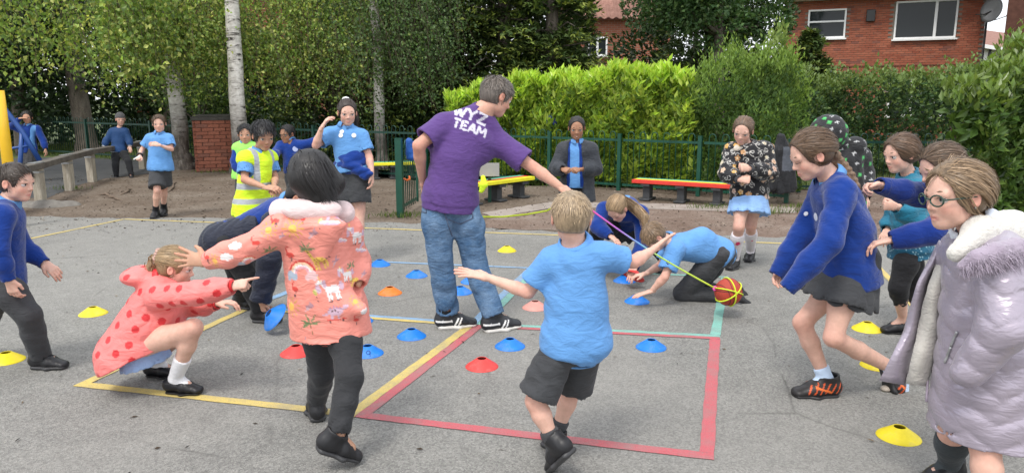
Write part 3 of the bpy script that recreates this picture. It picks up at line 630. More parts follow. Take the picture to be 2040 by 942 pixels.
def conifer(base, label, h, r, n, cols, tips, seed, z0=.2, power=.75, lean=0):
    rg = np.random.default_rng(seed); base = np.array([*base[:2], 0.]); root = empty('conifer_tree', base, label, 'tree', 'trees behind the playground')
    trunk(root, [base, base + V(0,0,h*.5), base + V(lean,0,h)], [.22, .14, .03], M_BARK, seed=seed)
    nb = n // 60; z = z0 + (h - z0) * rg.random(nb) ** 1.15; an = rg.uniform(math.pi * .75, math.pi * 2.25, nb); L = r * (1 - (z / h)) ** power * rg.uniform(.65, 1.15, nb)
    out = np.stack([np.cos(an), np.sin(an), np.zeros(nb)], 1); start = base + np.c_[np.zeros((nb, 2)), z]
    branches(root, [(start[i], start[i] + out[i] * L[i] * .9 + V(0, 0, .1), .025) for i in range(0, nb, 6)], M_BARK, True)
    per = 60; s = rg.random((nb, per)) ** .6; off = rg.normal(0, .16, (nb, per, 3)) * (.35 + L[:, None, None] * .35) * V(1, 1, .35)
    droop = -.28 * (s ** 2) * L[:, None] + .10 * s; pos = start[:, None] + out[:, None] * (s * L[:, None])[..., None] + off; pos[..., 2] += droop
    pos = pos.reshape(-1, 3); N = len(pos); od = np.repeat(out, per, 0); d = od * .9 + rdir(N) * .65 + V(0, 0, .05); nn = V(0, 0, 1) + rdir(N) * .5 + od * .4; ln = rg.uniform(.10, .21, N)
    c = mixcol(N, cols, .18) * np.repeat(1 + .25 * rg.normal(size=nb), per)[:, None]; f = (s.reshape(-1) > .86) & (rg.random(N) < .6); c[f] = mixcol(f.sum(), tips, .15)
    lv = [leaves(pos, d, nn, ln, ln * .30, np.clip(c, .004, 1), .1)]
    sd = np.cross(d, nn); sd /= np.linalg.norm(sd, axis=1)[:, None]      # side sprays make a feathery fan
    for sgn in (1, -1): h2 = slice(None, None, 2) if sgn > 0 else slice(1, None, 2); lv.append(leaves((pos + d * .02)[h2], (d * .7 + sd * .75 * sgn)[h2], nn[h2], (ln * .75)[h2], (ln * .26)[h2], np.clip(c * .95, .004, 1)[h2], .1))
    leaf_obj('crown', lv, M_CONIFER, root); return root
def hedge(name, label, x0, x1, y, zt, depth, n, leaf, cols, tips, mat, aspect=.38, seed=0, cat='hedge', bumps=.12, up=.55, slope=0.0):
    """clipped or loose hedge: leaves over the skin and body of a lumpy block, plus stems"""
    rg = np.random.default_rng(seed); bx = (x0 + x1) / 2; root = empty(name, (bx, y, 0), label, cat)
    X = rg.uniform(x0, x1, n); top = np.interp(X, np.linspace(x0, x1, len(zt)), zt) + bumps * (np.sin(X * 3.1 + seed) * .5 + np.sin(X * 7.7) * .45 + np.sin(X * 17.3 + seed) * .4) + np.abs(rg.normal(0, bumps * .55, n))
    face = rg.random(n); z = np.where(face < .34, top - rg.exponential(.07, n), rg.uniform(.05, 1, n) * top)
    lump = .15 * np.sin(X * 2.7 + z * 3.5 + seed) + .12 * np.sin(X * 6.1 - z * 5.2) + .08 * np.sin(X * 13 + z * 9)
    Y = np.where(face < .34, y + rg.uniform(-.5, .5, n) * depth, y - depth * .5 + lump + rg.exponential(.10, n) - .05)
    rnd = (1 - np.clip(top - z, 0, .35) / .35); Y += np.where(face >= .34, rnd ** 2 * .22, 0)
    pos = np.stack([X, Y, np.maximum(z, .03)], 1); out = np.where((face < .34)[:, None], V(0, -.2, 1), V(0, -1, .25))
    d = out * .7 + rdir(n) * .75 + V(0, 0, up); nn = out + rdir(n) * .6 + V(0, -.2, .3); ln = rg.uniform(*leaf, n)
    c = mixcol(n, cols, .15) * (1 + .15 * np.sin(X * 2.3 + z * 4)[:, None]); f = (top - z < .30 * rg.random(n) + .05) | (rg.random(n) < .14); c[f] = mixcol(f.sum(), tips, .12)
    lv = [leaves(pos, d, nn, ln, ln * aspect, np.clip(c, .004, 1), .18)]
    m = n // 3; Xi = rg.uniform(x0 + .1, x1 - .1, m); ti = np.interp(Xi, np.linspace(x0, x1, len(zt)), zt) - .15; pos = np.stack([Xi, y + rg.uniform(-.2, .5, m) * depth, rg.random(m) * ti], 1)
    lv.append(leaves(pos, rdir(m) + V(0, -.3, .2), V(0, -1, .4) + rdir(m) * .5, np.full(m, leaf[1] * 1.2), np.full(m, leaf[1] * .6), mixcol(m, cols, .12), .15))
    for q_ in lv: q_[0][:, 1] += (q_[0][:, 0] - bx) * slope
    leaf_obj('foliage', lv, mat, root); st = MB()
    for i in range(int((x1 - x0) * 5)):
        a = V(rg.uniform(x0, x1) - bx, rg.uniform(-.2, .2), 0); a[1] += a[0] * slope; st.tube([a, a + V(rg.normal(0, .12), rg.normal(0, .08), .6), a + V(rg.normal(0, .25), rg.normal(0, .15), 1.2)], [.02, .014, .006], 5, False)
    st.build('stem', M_TWIG, root, True)['kind'] = 'stuff'; return root
CC1 = [(.060,.100,.028), (.080,.125,.033), (.042,.075,.024), (.11,.155,.04)]; CT1 = [(.22,.28,.05), (.18,.24,.05), (.26,.30,.065)]
for bx, by, h, r, n, lab in ((-4.6, 19.5, 6.2, 2.0, 13000, 'dark conifer behind the weeping birch, leftmost of the conifers'), (-2.2, 18.6, 7.4, 2.5, 19000, 'feathery dark conifer rising behind the gate'),
        (-.2, 18.8, 8.2, 2.7, 21000, 'tall feathery conifer straight behind the man'), (.95, 18.2, 7.6, 1.7, 15000, 'conifer with yellow-green tips right of the man, under the tiled roof'),
        (4.9, 18.6, 5.6, 2.2, 15000, 'dark conifer under the leafy tree, centre right'), (6.9, 17.6, 2.95, 1.35, 10000, 'small golden-edged conifer left of the brick house')):
    conifer((bx, by), lab, h, r, n, CC1, CT1, int(bx * 10) + 77)
clump_tree('broadleaf_tree', (4.8, 17.2), 'leafy mid-green tree hiding the left side of the brick house', (4.55, 17.0, 4.2), (2.05, 1.3, 1.75), 22000, (.07, .13), [(.060,.125,.040), (.045,.10,.034), (.085,.155,.055), (.11,.17,.06)], M_SHRUB, .16, 26, 5)
for i, (bx, by, cz, rx, rz, n, lab) in enumerate(((-15.5, 23, 3.0, 3.2, 3.6, 9000, 'big dark tree behind the climbing frame at far left'), (-11.0, 24, 2.8, 3.0, 3.2, 8000, 'dark leafy tree behind the thick brown trunk'), (-7.5, 23.5, .7, 2.0, .85, 4500, 'dark shrubby tree below the left brick house'), (-4.3, 22.5, 1.9, 1.9, 2.2, 7000, 'dark tangled tree behind the standing person'))):
    clump_tree('dark_tree', (bx, by), lab, (bx, by, cz), (rx, 1.7, rz), n, (.11, .19), [(.022,.045,.016), (.030,.058,.020), (.045,.080,.026), (.018,.036,.014)], M_SHRUB, .2, 24, 40 + i)
hedge('conifer_screen', 'dense dark screen of conifers closing the gaps behind the gate and the man', -5.2, 2.2, 20.6, [5.5, 6.4, 6.0, 6.6, 5.2, 4.4], 1.4, 17000, (.12, .24), [(.040,.068,.022), (.055,.09,.026), (.028,.05,.017)], [(.09,.13,.035)], M_CONIFER, .26, 12, 'hedge', .35, .1)
for i, (bx, by, cz, rx, rz, n, lab) in enumerate(((-1.6, 22.5, 3.0, 2.6, 3.6, 6000, 'dark tree filling the gap left of the tall conifer'), (5.3, 22.0, 2.6, 2.2, 3.0, 6000, 'dark tree behind the leafy tree, below the tiled roof'), (7.3, 21.5, 1.3, 1.5, 1.5, 4500, 'dark tree at the foot of the brick house'), (-13.5, 20.5, 3.4, 2.2, 2.6, 6000, 'shadowy tree between climbing frame and thick brown trunk'))):
    clump_tree('dark_tree', (bx, by), lab, (bx, by, cz), (rx, 1.3, rz), int(n * 1.5), (.11, .19), [(.022,.045,.016), (.030,.058,.020), (.045,.080,.026), (.018,.036,.014)], M_SHRUB, .2, 30, 140 + i)
clump_tree('leafy_shrub', (-8.0, 19.2), 'lighter green shrub left of the birches, behind the running person', (-8.0, 19.2, 1.2), (1.5, .9, 1.25), 5000, (.06, .11), [(.07,.125,.03), (.05,.095,.025), (.11,.16,.04)], M_SHRUB, .07, 16, 60)
clump_tree('leafy_shrub', (-3.0, 18.0), 'low dark shrub behind the railings left of the gate', (-3.0, 17.8, .55), (1.5, .6, .75), 3500, (.05, .09), [(.035,.065,.022), (.05,.09,.03)], M_SHRUB, .05, 14, 61)

FS = fd[1] / fd[0]
def fy_(x): return FA[1] + (x - FA[0]) * FS
def hed(x0, x1, off): return x0, x1, fy_((x0 + x1) / 2) + off
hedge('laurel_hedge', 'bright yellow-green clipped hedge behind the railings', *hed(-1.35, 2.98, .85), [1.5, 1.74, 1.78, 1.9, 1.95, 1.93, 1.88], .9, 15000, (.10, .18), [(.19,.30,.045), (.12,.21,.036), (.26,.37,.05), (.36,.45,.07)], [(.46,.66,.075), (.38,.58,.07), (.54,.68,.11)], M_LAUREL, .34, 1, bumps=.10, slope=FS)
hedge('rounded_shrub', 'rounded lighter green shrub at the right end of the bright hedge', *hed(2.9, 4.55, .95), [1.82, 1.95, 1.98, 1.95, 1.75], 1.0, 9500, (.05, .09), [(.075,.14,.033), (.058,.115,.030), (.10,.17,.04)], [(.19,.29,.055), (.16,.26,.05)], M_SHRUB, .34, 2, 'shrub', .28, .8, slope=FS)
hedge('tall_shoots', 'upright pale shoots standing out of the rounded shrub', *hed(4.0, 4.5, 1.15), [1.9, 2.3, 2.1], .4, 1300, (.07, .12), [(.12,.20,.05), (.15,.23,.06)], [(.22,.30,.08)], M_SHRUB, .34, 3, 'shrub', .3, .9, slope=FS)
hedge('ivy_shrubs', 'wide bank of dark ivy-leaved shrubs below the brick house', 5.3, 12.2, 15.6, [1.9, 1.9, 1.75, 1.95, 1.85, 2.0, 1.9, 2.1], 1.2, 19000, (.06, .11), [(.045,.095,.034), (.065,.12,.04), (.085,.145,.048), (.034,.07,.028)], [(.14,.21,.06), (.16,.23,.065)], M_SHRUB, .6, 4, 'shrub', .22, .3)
hedge('far_dark_hedge', 'tall dark hedge closing the view at far left', -32, -7.5, 25.5, [4.5, 5.2, 5, 5, 4.6, 4.2, 3.6, 3.0], 1.5, 13000, (.16, .28), [(.022,.045,.016), (.030,.058,.020), (.045,.080,.026)], [(.05,.085,.028)], M_SHRUB, .6, 9, 'hedge', .3, .2)
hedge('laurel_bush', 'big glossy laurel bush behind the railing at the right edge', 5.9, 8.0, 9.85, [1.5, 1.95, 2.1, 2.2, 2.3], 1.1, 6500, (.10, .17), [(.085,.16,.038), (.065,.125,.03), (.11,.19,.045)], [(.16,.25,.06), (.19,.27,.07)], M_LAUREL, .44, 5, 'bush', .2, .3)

# ================================================================== HOUSES
M_WHITE = paint_mat('white_upvc', (.80,.80,.79), .35, .5, .05, .02, 5); M_FASCIA = paint_mat('dark_fascia', (.03,.028,.027), .4, .5, .2, .1, 5)
t = NT('window_glass'); M_GLASS = t.done((.022,.027,.03), .04, Specular_IOR_Level=.35, IOR=1.45)
M_CURT = cloth_mat('curtain'); M_ROOM = paint_mat('dim_room', (.06,.06,.06), .9)
t = NT('roof_tile'); oi = t.node('ShaderNodeObjectInfo').outputs['Random']; n = t.noise(12, 5, .7)
c = t.mix(1.0, t.ramp(n, [(0.3, (.20,.095,.07)), (0.7, (.33,.18,.14))]), t.ramp(oi, [(0.0, (.8,.8,.8)), (1.0, (1.15,1.15,1.15))]), 'MULTIPLY'); M_TILE = t.done(c, .9, t.bump(n, .4, .01))
t = NT('far_brick'); br = t.node('ShaderNodeTexBrick', Vector=t.mapping((1, 1, 1), (R(90), 0, 0)), Color1=(.30,.085,.045), Color2=(.36,.115,.06), Mortar=(.30,.20,.15), Scale=1.0, Mortar__Size=.010, Brick__Width=.225, Row__Height=.075)
n = t.noise(3, 5); M_FARBRICK = t.done(t.mix(1.0, br.outputs['Color'], t.ramp(n, [(0.3, (.8,.8,.8)), (.7, (1.15,1.15,1.15))]), 'MULTIPLY'), .9)
t = NT('house_brick'); oi = t.node('ShaderNodeObjectInfo').outputs['Random']; n = t.noise(2.2, 5, .6); vc = t.vor(4.2, None, 'F1', 'Color')
c = t.ramp(oi, [(0.0, (.27,.075,.042)), (.5, (.35,.108,.06)), (.85, (.39,.135,.078)), (1.0, (.21,.08,.058))])
M_HBRICK = t.done(t.mix(1.0, c, t.ramp(n, [(0.3, (.85,.85,.85)), (.7, (1.1,1.1,1.1))]), 'MULTIPLY'), .9)
t = NT('house_brick_mass'); c = t.mix(.5, t.attr(), t.attr()); M_HBRICK2 = t.done(t.mix(1.0, t.attr(), t.ramp(t.noise(2.2, 5, .6), [(0.3, (.85,.85,.85)), (.7, (1.1,1.1,1.1))]), 'MULTIPLY'), .9)

def window(root, W2L, x0, x1, z0, z1, split, curtain=None, top_light=False):
    """white frame, pane(s), sill in wall coordinates (x along wall, -y outwards)"""
    fr = .06; m = MB(); y = -.02
    m.box(((x0+x1)/2, y, z1 - fr/2), (x1 - x0, .07, fr)); m.box(((x0+x1)/2, y, z0 + fr/2), (x1 - x0, .07, fr))
    m.box((x0 + fr/2, y, (z0+z1)/2), (fr, .07, z1 - z0 - 2*fr)); m.box((x1 - fr/2, y, (z0+z1)/2), (fr, .07, z1 - z0 - 2*fr))
    for s in split: m.box((s, y, (z0+z1)/2), (.085, .066, z1 - z0 - 2*fr))
    if top_light: m.box(((x0+x1)/2, y, z1 - .42), (x1 - x0 - 2*fr, .064, .06))
    w = m.build('window', M_WHITE, root, bevel=.006)
    xs = [x0] + list(split) + [x1]
    for a, b in zip(xs[:-1], xs[1:]): MB().box(((a+b)/2, .008, (z0+z1)/2), (b - a - .06, .012, z1 - z0 - .1)).build('pane', M_GLASS, w)
    MB().box(((x0+x1)/2, -.05, z0 - .03), (x1 - x0 + .1, .16, .05)).build('sill', M_WHITE, w)
# main brick house, upper right
hr = P(1957, 100, 25.0)[:2]; hl = P(1560, 100, 27.6)[:2]; hd = unit(hr - hl); HL = np.linalg.norm(hr - hl)
house = empty('brick_house', (*hl, 0), 'red brick house with white windows, upper right', 'house', rz=math.atan2(hd[1], hd[0])); hrz = house.rotation_euler.z
EAVE = 4.88
def wall_xz(px, py):                        # wall coordinates of a picture point
    r = ray(px, py); n = V(-hd[1], hd[0]); t = np.dot(hl, n) / np.dot(r[:2], n); q = r * t; return np.dot(q[:2] - hl, hd), CAM_H + q[2]
wx0, wz1 = wall_xz(1786, 4); wx1, wz0 = wall_xz(1903, 76); vx1, vz0 = wall_xz(1683, 76); vx0 = vx1 - 1.25; vz1 = wz1 - .15; lx0, lz1 = wall_xz(1772, 160); lx1 = lx0 + 2.1
ops = [(wx0, wx1, wz0, wz1), (vx0, vx1, vz0, vz1), (lx0, lx1, .9, lz1)]
m = MB(); m.box((HL/2, .22, EAVE/2), (HL - .02, .4, EAVE)); m.box((HL/2, 3.5, EAVE/2), (HL - .06, 6, EAVE)); m.build('wall', M_MORTAR, house)
near, rest = [], []
for kz in range(int(EAVE / .075)):
    z = .0375 + kz * .075
    for kx in range(int(HL / .225) + 1):
        x = kx * .225 + (.1125 if kz % 2 else 0)
        if x + .1 > HL or x < .11: continue
        if any(a - .09 < x < b + .09 and c - .02 < z < d + .02 for a, b, c, d in ops): continue
        (near if (z > 2.55 and x > vx1 - .1) else rest).append((x, z))
near.sort(key=lambda q: -q[0] - q[1] * .6); rest += near[300:]; near = near[:300]
bm_ = MB().box((0, 0, 0), (.215, .04, .065)).mesh('brick'); bm_.materials.append(M_HBRICK)
for x, z in near: link('brick', bm_, (), house, (x, .012 + random.uniform(-.002, .002), z))
vs, fs, cs = [], [], []
for x, z in rest:
    b = len(vs); vs += [(x + i * .1075, -.008 + random.uniform(-.002, .002), z + j * .0325) for i, j in ((-1,-1),(1,-1),(1,1),(-1,1))] + [(x + i * .1075, .03, z + j * .0325) for i, j in ((-1,-1),(1,-1),(1,1),(-1,1))]
    fs += [(b, b+1, b+2, b+3), (b, b+4, b+5, b+1), (b+1, b+5, b+6, b+2), (b+2, b+6, b+7, b+3), (b+3, b+7, b+4, b)]
    k = random.random(); cs += [(.27 + .10*k, .075 + .05*k, .042 + .03*k) if k > .12 else (.21, .08, .058)] * 8
o = link('brickwork', mesh_np('brickwork', vs, fs, False, np.array(cs)), M_HBRICK2, house); o['kind'] = 'stuff'
window(house, None, wx0, wx1, wz0, wz1, [wx0 + (wx1 - wx0) * .66]); window(house, None, vx0, vx1, vz0, vz1, [], top_light=True); window(house, None, lx0, lx1, .9, lz1, [lx0 + .7, lx0 + 1.4])
for i, cxx in enumerate((wx0 + .16, wx1 - .38)):
    n = 24; w_ = .22 if i == 0 else .5; vs = [(cxx - w_/2 + w_*k/n, .10 + .02 * math.sin(k * 1.7), z) for z in (wz0 + .05, wz1 - .05) for k in range(n + 1)]
    link('curtain', mesh_np('curtain', vs, [(k, k+1, n+2+k, n+1+k) for k in range(n)], True, np.tile((.6,.6,.58), (len(vs), 1))), M_CURT, house)
bx_, bz_ = wall_xz(1735, 32); MB().box((bx_, -.07, bz_), (.28, .12, .40)).build('alarm_box', M_FASCIA, house, bevel=.02)
MB().box((HL/2, -.32, EAVE + .02), (HL + .5, .62, .03)).build('soffit', M_WHITE, house); MB().box((HL/2, -.645, EAVE + .09), (HL + .5, .03, .18)).build('fascia', M_WHITE, house)
MB().tube([(-.25, -.72, EAVE + .14), (HL + .25, -.72, EAVE + .14)], .06, 10).build('gutter', M_FASCIA, house, True)
z_, _z2 = wall_xz(1800, 131); m = MB(); m.tube([(vx1 + .25, -.02, _z2 - .5), (vx1 + .25, -.02, _z2 - .05), (vx1 + .15, -.02, _z2)], .008, 5); m.tube([(vx1 - .4, -.02, _z2 - .02), (HL, -.02, _z2 + .0)], .008, 5); m.build('cable', M_FASCIA, house)
rf_ = MB(); rf_.add([(-.3, -.7, EAVE + .2), (HL + .3, -.7, EAVE + .2), (HL + .3, 3.2, EAVE + 2.6), (-.3, 3.2, EAVE + 2.6), (-.3, 7, EAVE + .2), (HL + .3, 7, EAVE + .2)], [(0,1,2,3), (3,2,5,4), (0, 3, 4), (1, 5, 2)]); rf_.build('roof', M_TILE, house)
MB().tube([(HL + .02, -.04, .1), (HL + .02, -.04, EAVE)], .035, 10).build('downpipe', M_FASCIA, house, True)
# satellite dish on the house corner
dp = P(1978, 22, 24.6); dish = empty('satellite_dish', dp, 'grey satellite dish on an arm at the brick house corner', 'satellite dish')
dm = MB(); dm.lathe([(.001, .0), (.12, .012), (.24, .045), (.34, .09), (.345, .095), (.24, .055), (.001, .012)], n=28); do = dm.build('reflector', paint_mat('dish_grey', (.20,.20,.20), .5), dish, True); do.rotation_euler = (R(78), 0, R(-62)); do.scale = (1, 1.15, 1)
MB().tube([(.0, .02, 0), (-.2, .1, -.1), (-.42, .2, -.1)], .02, 8).build('wall_arm', M_FASCIA, dish, True); MB().tube([(.05, -.05, -.3), (.25, -.3, -.2), (.3, -.35, -.05)], .014, 6).build('feed_arm', M_FASCIA, dish, True)
# second house far right: dark brick flank and half-timbered gable further back
f0 = P(1997, 100, 21.0); root = empty('dark_brick_house', (f0[0], f0[1], 0), 'dark brown brick house flank cut by the right edge', 'house')
root.rotation_euler.z = -math.atan2(f0[0], f0[1]) - R(1.5); m = MB(); m.box((3.0, 3.0, 2.6), (6.0, 6.0, 5.2)); m.build('wall', paint_mat('dark_brick', (.10,.045,.033), .9, .2, .3, .3, 6), root); MB().box((2.9, 2.9, 5.26), (6.7, 6.7, .1)).build('eaves', M_FASCIA, root); m = MB(); m.add([(-.4,-.4,5.32), (6.2,-.4,5.32), (6.2,3,7.5), (-.4,3,7.5), (6.2,6.3,5.32), (-.4,6.3,5.32)], [(0,1,2,3), (3,2,4,5), (0,3,5), (1,4,2)]); m.build('roof', M_TILE, root)
gq = P(1930, 100, 34.0); root = empty('timbered_house', (gq[0], gq[1], 0), 'small white gable with black timbers beyond the brick house', 'house')
gz = lambda py, Y=34.0: P(1970, py, Y)[2]
m = MB(); m.box((2.0, 2, gz(96)/2), (4.0, 4, gz(96))); m.build('wall', M_WHITE, root)
m = MB(); m.add([(-.3, -.35, gz(84)), (4.4, -.35, gz(104)-.3), (4.4, 3.5, gz(84)+.6), (-.3, 3.5, gz(84)+1.2)], [(0,1,2,3)]); m.add([(-.3, -.35, gz(84)-.12), (4.4, -.35, gz(104)-.42), (4.4, 3.5, gz(84)+.48), (-.3, 3.5, gz(84)+1.08)], [(3,2,1,0)]); m.build('roof', M_TILE, root)
m = MB(); m.obox((-.3, -.36, gz(88)), (4.4, -.36, gz(108)-.3), .05, .16); m.build('bargeboard', M_WHITE, root)
for xx in (.45, .95, 1.45): MB().box((xx, -.02, gz(112)), (.10, .05, .75)).build('timber', M_FASCIA, root)
MB().box((1.4, -.03, gz(126)), (2.8, .06, .12)).build('timber', M_FASCIA, root); MB().box((1.05, -.03, gz(145)), (1.0, .05, .75)).build('window', M_WHITE, root); MB().box((1.05, -.06, gz(145)), (.8, .02, .6)).build('pane', M_GLASS, root.children[-1])
# brick house behind the birches
lh = P(255, 100, 27.0); root = empty('far_brick_house', (lh[0], lh[1], 0), 'red brick house showing in patches behind the birches', 'house'); LW = 8.2
MB().box((LW/2, 3, 2.6), (LW, 6, 5.2)).build('wall', M_FARBRICK, root)
def lxz(px, py): q = P(px, py, 27.0); return q[0] - lh[0], q[2]
for (xa, ya, xb, yb) in ((400, 150, 440, 197), (535, 165, 575, 200), (305, 85, 345, 112), (430, 60, 480, 112)):
    a0, a1 = lxz(xa, yb); b0, b1 = lxz(xb, ya); window(root, None, a0, b0, a1, b1, [(a0 + b0) / 2])
    list(root.children)[-1].location.y = -.03
m = MB(); m.add([(-.3,-.4,5.2), (LW+.3,-.4,5.2), (LW+.3,3,7.4), (-.3,3,7.4), (LW+.3,6.4,5.2), (-.3,6.4,5.2)], [(0,1,2,3), (3,2,4,5), (0,3,5), (1,4,2)]); m.build('roof', M_TILE, root)
# house behind the conifers: tiled roof slope and a bit of white window, seen through the gap
rr0 = P(1120, 60, 29.0); root = empty('tiled_roof_house', (rr0[0], rr0[1], 0), 'house with a red-brown tiled roof above the conifers, top centre', 'house')
RW = 4.2; ez = P(1195, 38, 29.0)[2]
MB().box((RW/2, 3, ez/2), (RW, 5.4, ez - .02)).build('wall', M_FARBRICK, root)
m = MB(); m.add([(-.2, -.1, ez), (RW+.2, -.1, ez), (RW+.2, 3, ez+3.0), (-.2, 3, ez+3.0)], [(0,1,2,3)]); m.add([(-.2, 6, ez), (RW+.2, 6, ez), (RW+.2, 3.02, ez+3.0), (-.2, 3.02, ez+3.0)], [(3,2,1,0)]); rfo = m.build('roof', M_TILE, root)
tm = MB(); n = 6; prof = [(-.15 + .3 * k / n, .03 * math.sin(math.pi * 2 * k / n)) for k in range(n + 1)]
tm.add([(x, y0, z + zz) for (y0, zz) in ((-.03, .045), (.30, .30 + .045 - .0), ) for x, z in prof] + [(x, -.03, z + .01) for x, z in prof], [(k, k+1, n+2+k, n+1+k) for k in range(n)] + [(2*n+2+k, 2*n+3+k, k+1, k) for k in range(n)])
tme = tm.mesh('roof_tile', True); tme.materials.append(M_TILE)
for i in range(8):
    for j in range(14): link('roof_tile', tme, (), rfo, (.0 + j * .3, -.12 + i * .27, ez + .0 + (i * .27) * (3.0/3.1)))
a0 = P(1170, 112, 29.0) - np.array(root.location); window(root, None, a0[0], a0[0] + .75, a0[2] , a0[2] + .7, [a0[0] + .37])
list(root.children)[-1].location.y = -.03

# ---- things on the railings
def cloth_lump(name, prims, h, col, mat, label, cat, seed=1, amp=.012, f=20, dirs=None):
    v, f_ = sdf_mesh(prims, h, lambda X: amp * wrinkle(X, seed, f, dirs)); return tag(link(name, mesh_np(name, v, f_, True, np.tile(col, (len(v), 1))), mat), label, cat)
# ================================================================== PEOPLE
t = NT('skin'); c = t.attr(); n = t.noise(35, 5, .6); col = t.mix(1.0, c, t.ramp(n, [(0.3, (.90,.87,.86)), (0.7, (1.06,1.05,1.04))]), 'MULTIPLY')
M_SKIN = t.done(col, .52, t.bump(t.noise(400, 2), .08, .001), Specular_IOR_Level=.35, Subsurface_Weight=.12, Subsurface_Radius=(.012,.005,.003), Subsurface_Scale=1.0)
t = NT('hair'); c = t.attr(); M_HAIR = t.done(c, .42, Specular_IOR_Level=.45)
t = NT('hair_cap'); c = t.attr(); n = t.noise(60, 4, .7, t.mapping((1, 1, .25))); M_CAP = t.done(t.mix(1.0, c, t.ramp(n, [(0.3, (.5,.5,.5)), (.7, (1.3,1.3,1.3))]), 'MULTIPLY'), .5, t.bump(n, .6, .006))
t = NT('eye'); M_EYE = t.done(t.attr(), .12, Specular_IOR_Level=.6)
C_KNIT = cloth_mat('jumper_knit', .92, 420, .35, 11, .35, .25, .12); C_POLO = cloth_mat('polo_cotton', .85, 520, .22, 13, .3, .1, .2); C_TROU = cloth_mat('trouser_twill', .85, 600, .2, 12, .35, .08, .25, .2)
C_SHELL = cloth_mat('raincoat_shell', .48, 300, .06, 10, .4, .05, .4, .06); C_SATIN = cloth_mat('satin_puffer', .30, 300, .03, 14, .22, .1, .5, .06, .3); C_PUFF = cloth_mat('matt_puffer', .6, 400, .15, 18, .4, .1, .3)
C_FLEECE = cloth_mat('fleece', .97, 90, .9, 30, .3, .4, .05, .2); C_VIS = cloth_mat('hi_vis_fabric', .7, 300, .1, 10, .4, .05, .25, .05); C_SOCK = cloth_mat('sock_knit', .92, 300, .4, 25, .2, .1, .1)
t = NT('denim'); z = t.coord(); n = t.noise(7, 6, .65); wv = t.noise(500, 2, .6, t.mapping((1, 1, .3)))
c = t.mix(t.ramp(n, [(0.35, 0.0), (0.72, .45)]), t.attr(), (.30,.42,.56)); c = t.mix(1.0, c, t.ramp(wv, [(0.3, (.75,.75,.75)), (.7, (1.2,1.2,1.2))]), 'MULTIPLY')
C_DENIM = t.done(c, .88, t.bump(t.noise(12, 4, .5, t.mapping((1, 1, 2.5)), 1), .5, .03, t.bump(wv, .3, .002)), Specular_IOR_Level=.15)
M_SHOE = NT('shoe_leather'); M_SHOE = M_SHOE.done(M_SHOE.attr(), .45, M_SHOE.bump(M_SHOE.noise(60, 4), .2, .004), Specular_IOR_Level=.4)
SKIN_W = (.60,.345,.255); SKIN_P = (.66,.41,.32); SKIN_A = (.50,.285,.19); SKIN_B = (.36,.19,.115)
ROYAL = (.0085,.038,.215); POLO = (.120,.300,.610); GREY = (.050,.052,.056); NAVY = (.010,.014,.030); BLACK = (.014,.014,.016)

def yaw_vec(yaw, pitch=0):                # yaw 0 faces the camera, 90 faces picture right, -90 left, 180 away; pitch > 0 looks down
    y = R(yaw); p = R(pitch); return V(math.sin(y) * math.cos(p), -math.cos(y) * math.cos(p), -math.sin(p))
def orth(f, up):
    f = unit(f); r = unit(np.cross(f, up)); return r, f, np.cross(r, f)          # right, forward, up
FINGER = {'relax': ((.35, .55), .04), 'open': ((.05, .08), .22), 'flat': ((.08, .12), .05), 'grip': ((.9, 1.1), .0), 'fist': ((1.45, 1.6), 0), 'point': None}
def hand(wrist, d, palm, side, sz, pose):
    """capsules of a palm, four fingers and a thumb; side +1 left hand, -1 right hand"""
    d = unit(d); palm = unit(palm - d * np.dot(palm, d)); tdir = np.cross(palm, d) * side; pr = []
    pl = .075 * sz; w = .030 * sz
    kn = wrist + d * pl
    pr.append(Seg(wrist - d * .02, wrist + d * .012, .021 * sz, .023 * sz, tdir, .016 * sz, .015 * sz, .012))
    pr.append(Seg(wrist + d * .015, kn - d * .004, w * .86, w * 1.05, tdir, .0135 * sz, .011 * sz, .01))
    Ls = (.066, .074, .068, .053)
    for i in range(4):
        o = (1 - i * .68) * w * .78; base = kn + tdir * o - d * abs(i - 1.3) * .004
        if pose == 'point': (m, p), sp = ((.02, .05), .0) if i == 0 else ((1.3, 1.5), 0)
        else: (m, p), sp = FINGER[pose]
        m = m * (1 + .12 * i); a0 = d * math.cos(sp * (1 - i * .68) * 1.2) + tdir * math.sin(sp * (1 - i * .68) * 1.2)
        cur = base; ang = 0; L = Ls[i] * sz; r0 = .0078 * sz * (1 if i < 3 else .88)
        for j, (fr, da) in enumerate(((.44, m), (.32, p), (.26, p * .7))):
            ang += da; dr = a0 * math.cos(ang) + palm * math.sin(ang); nx = cur + dr * L * fr
            pr.append(Seg(cur, nx, r0 * (1 - .08 * j), r0 * (.93 - .08 * j), k=.004)); cur = nx
    tb = wrist + d * .018 * sz + tdir * w * .7; td = unit(d * .75 + tdir * (.75 if pose in ('open', 'flat') else .45) + palm * (.35 if pose != 'open' else .1)); t2 = unit(d * .95 + tdir * (.35 if pose in ('open',) else .05) + palm * .4)
    pr.append(Seg(tb, tb + td * .034 * sz, .0125 * sz, .0098 * sz, k=.008)); pr.append(Seg(tb + td * .034 * sz, tb + td * .034 * sz + t2 * .030 * sz, .0092 * sz, .0075 * sz, k=.004))
    return pr

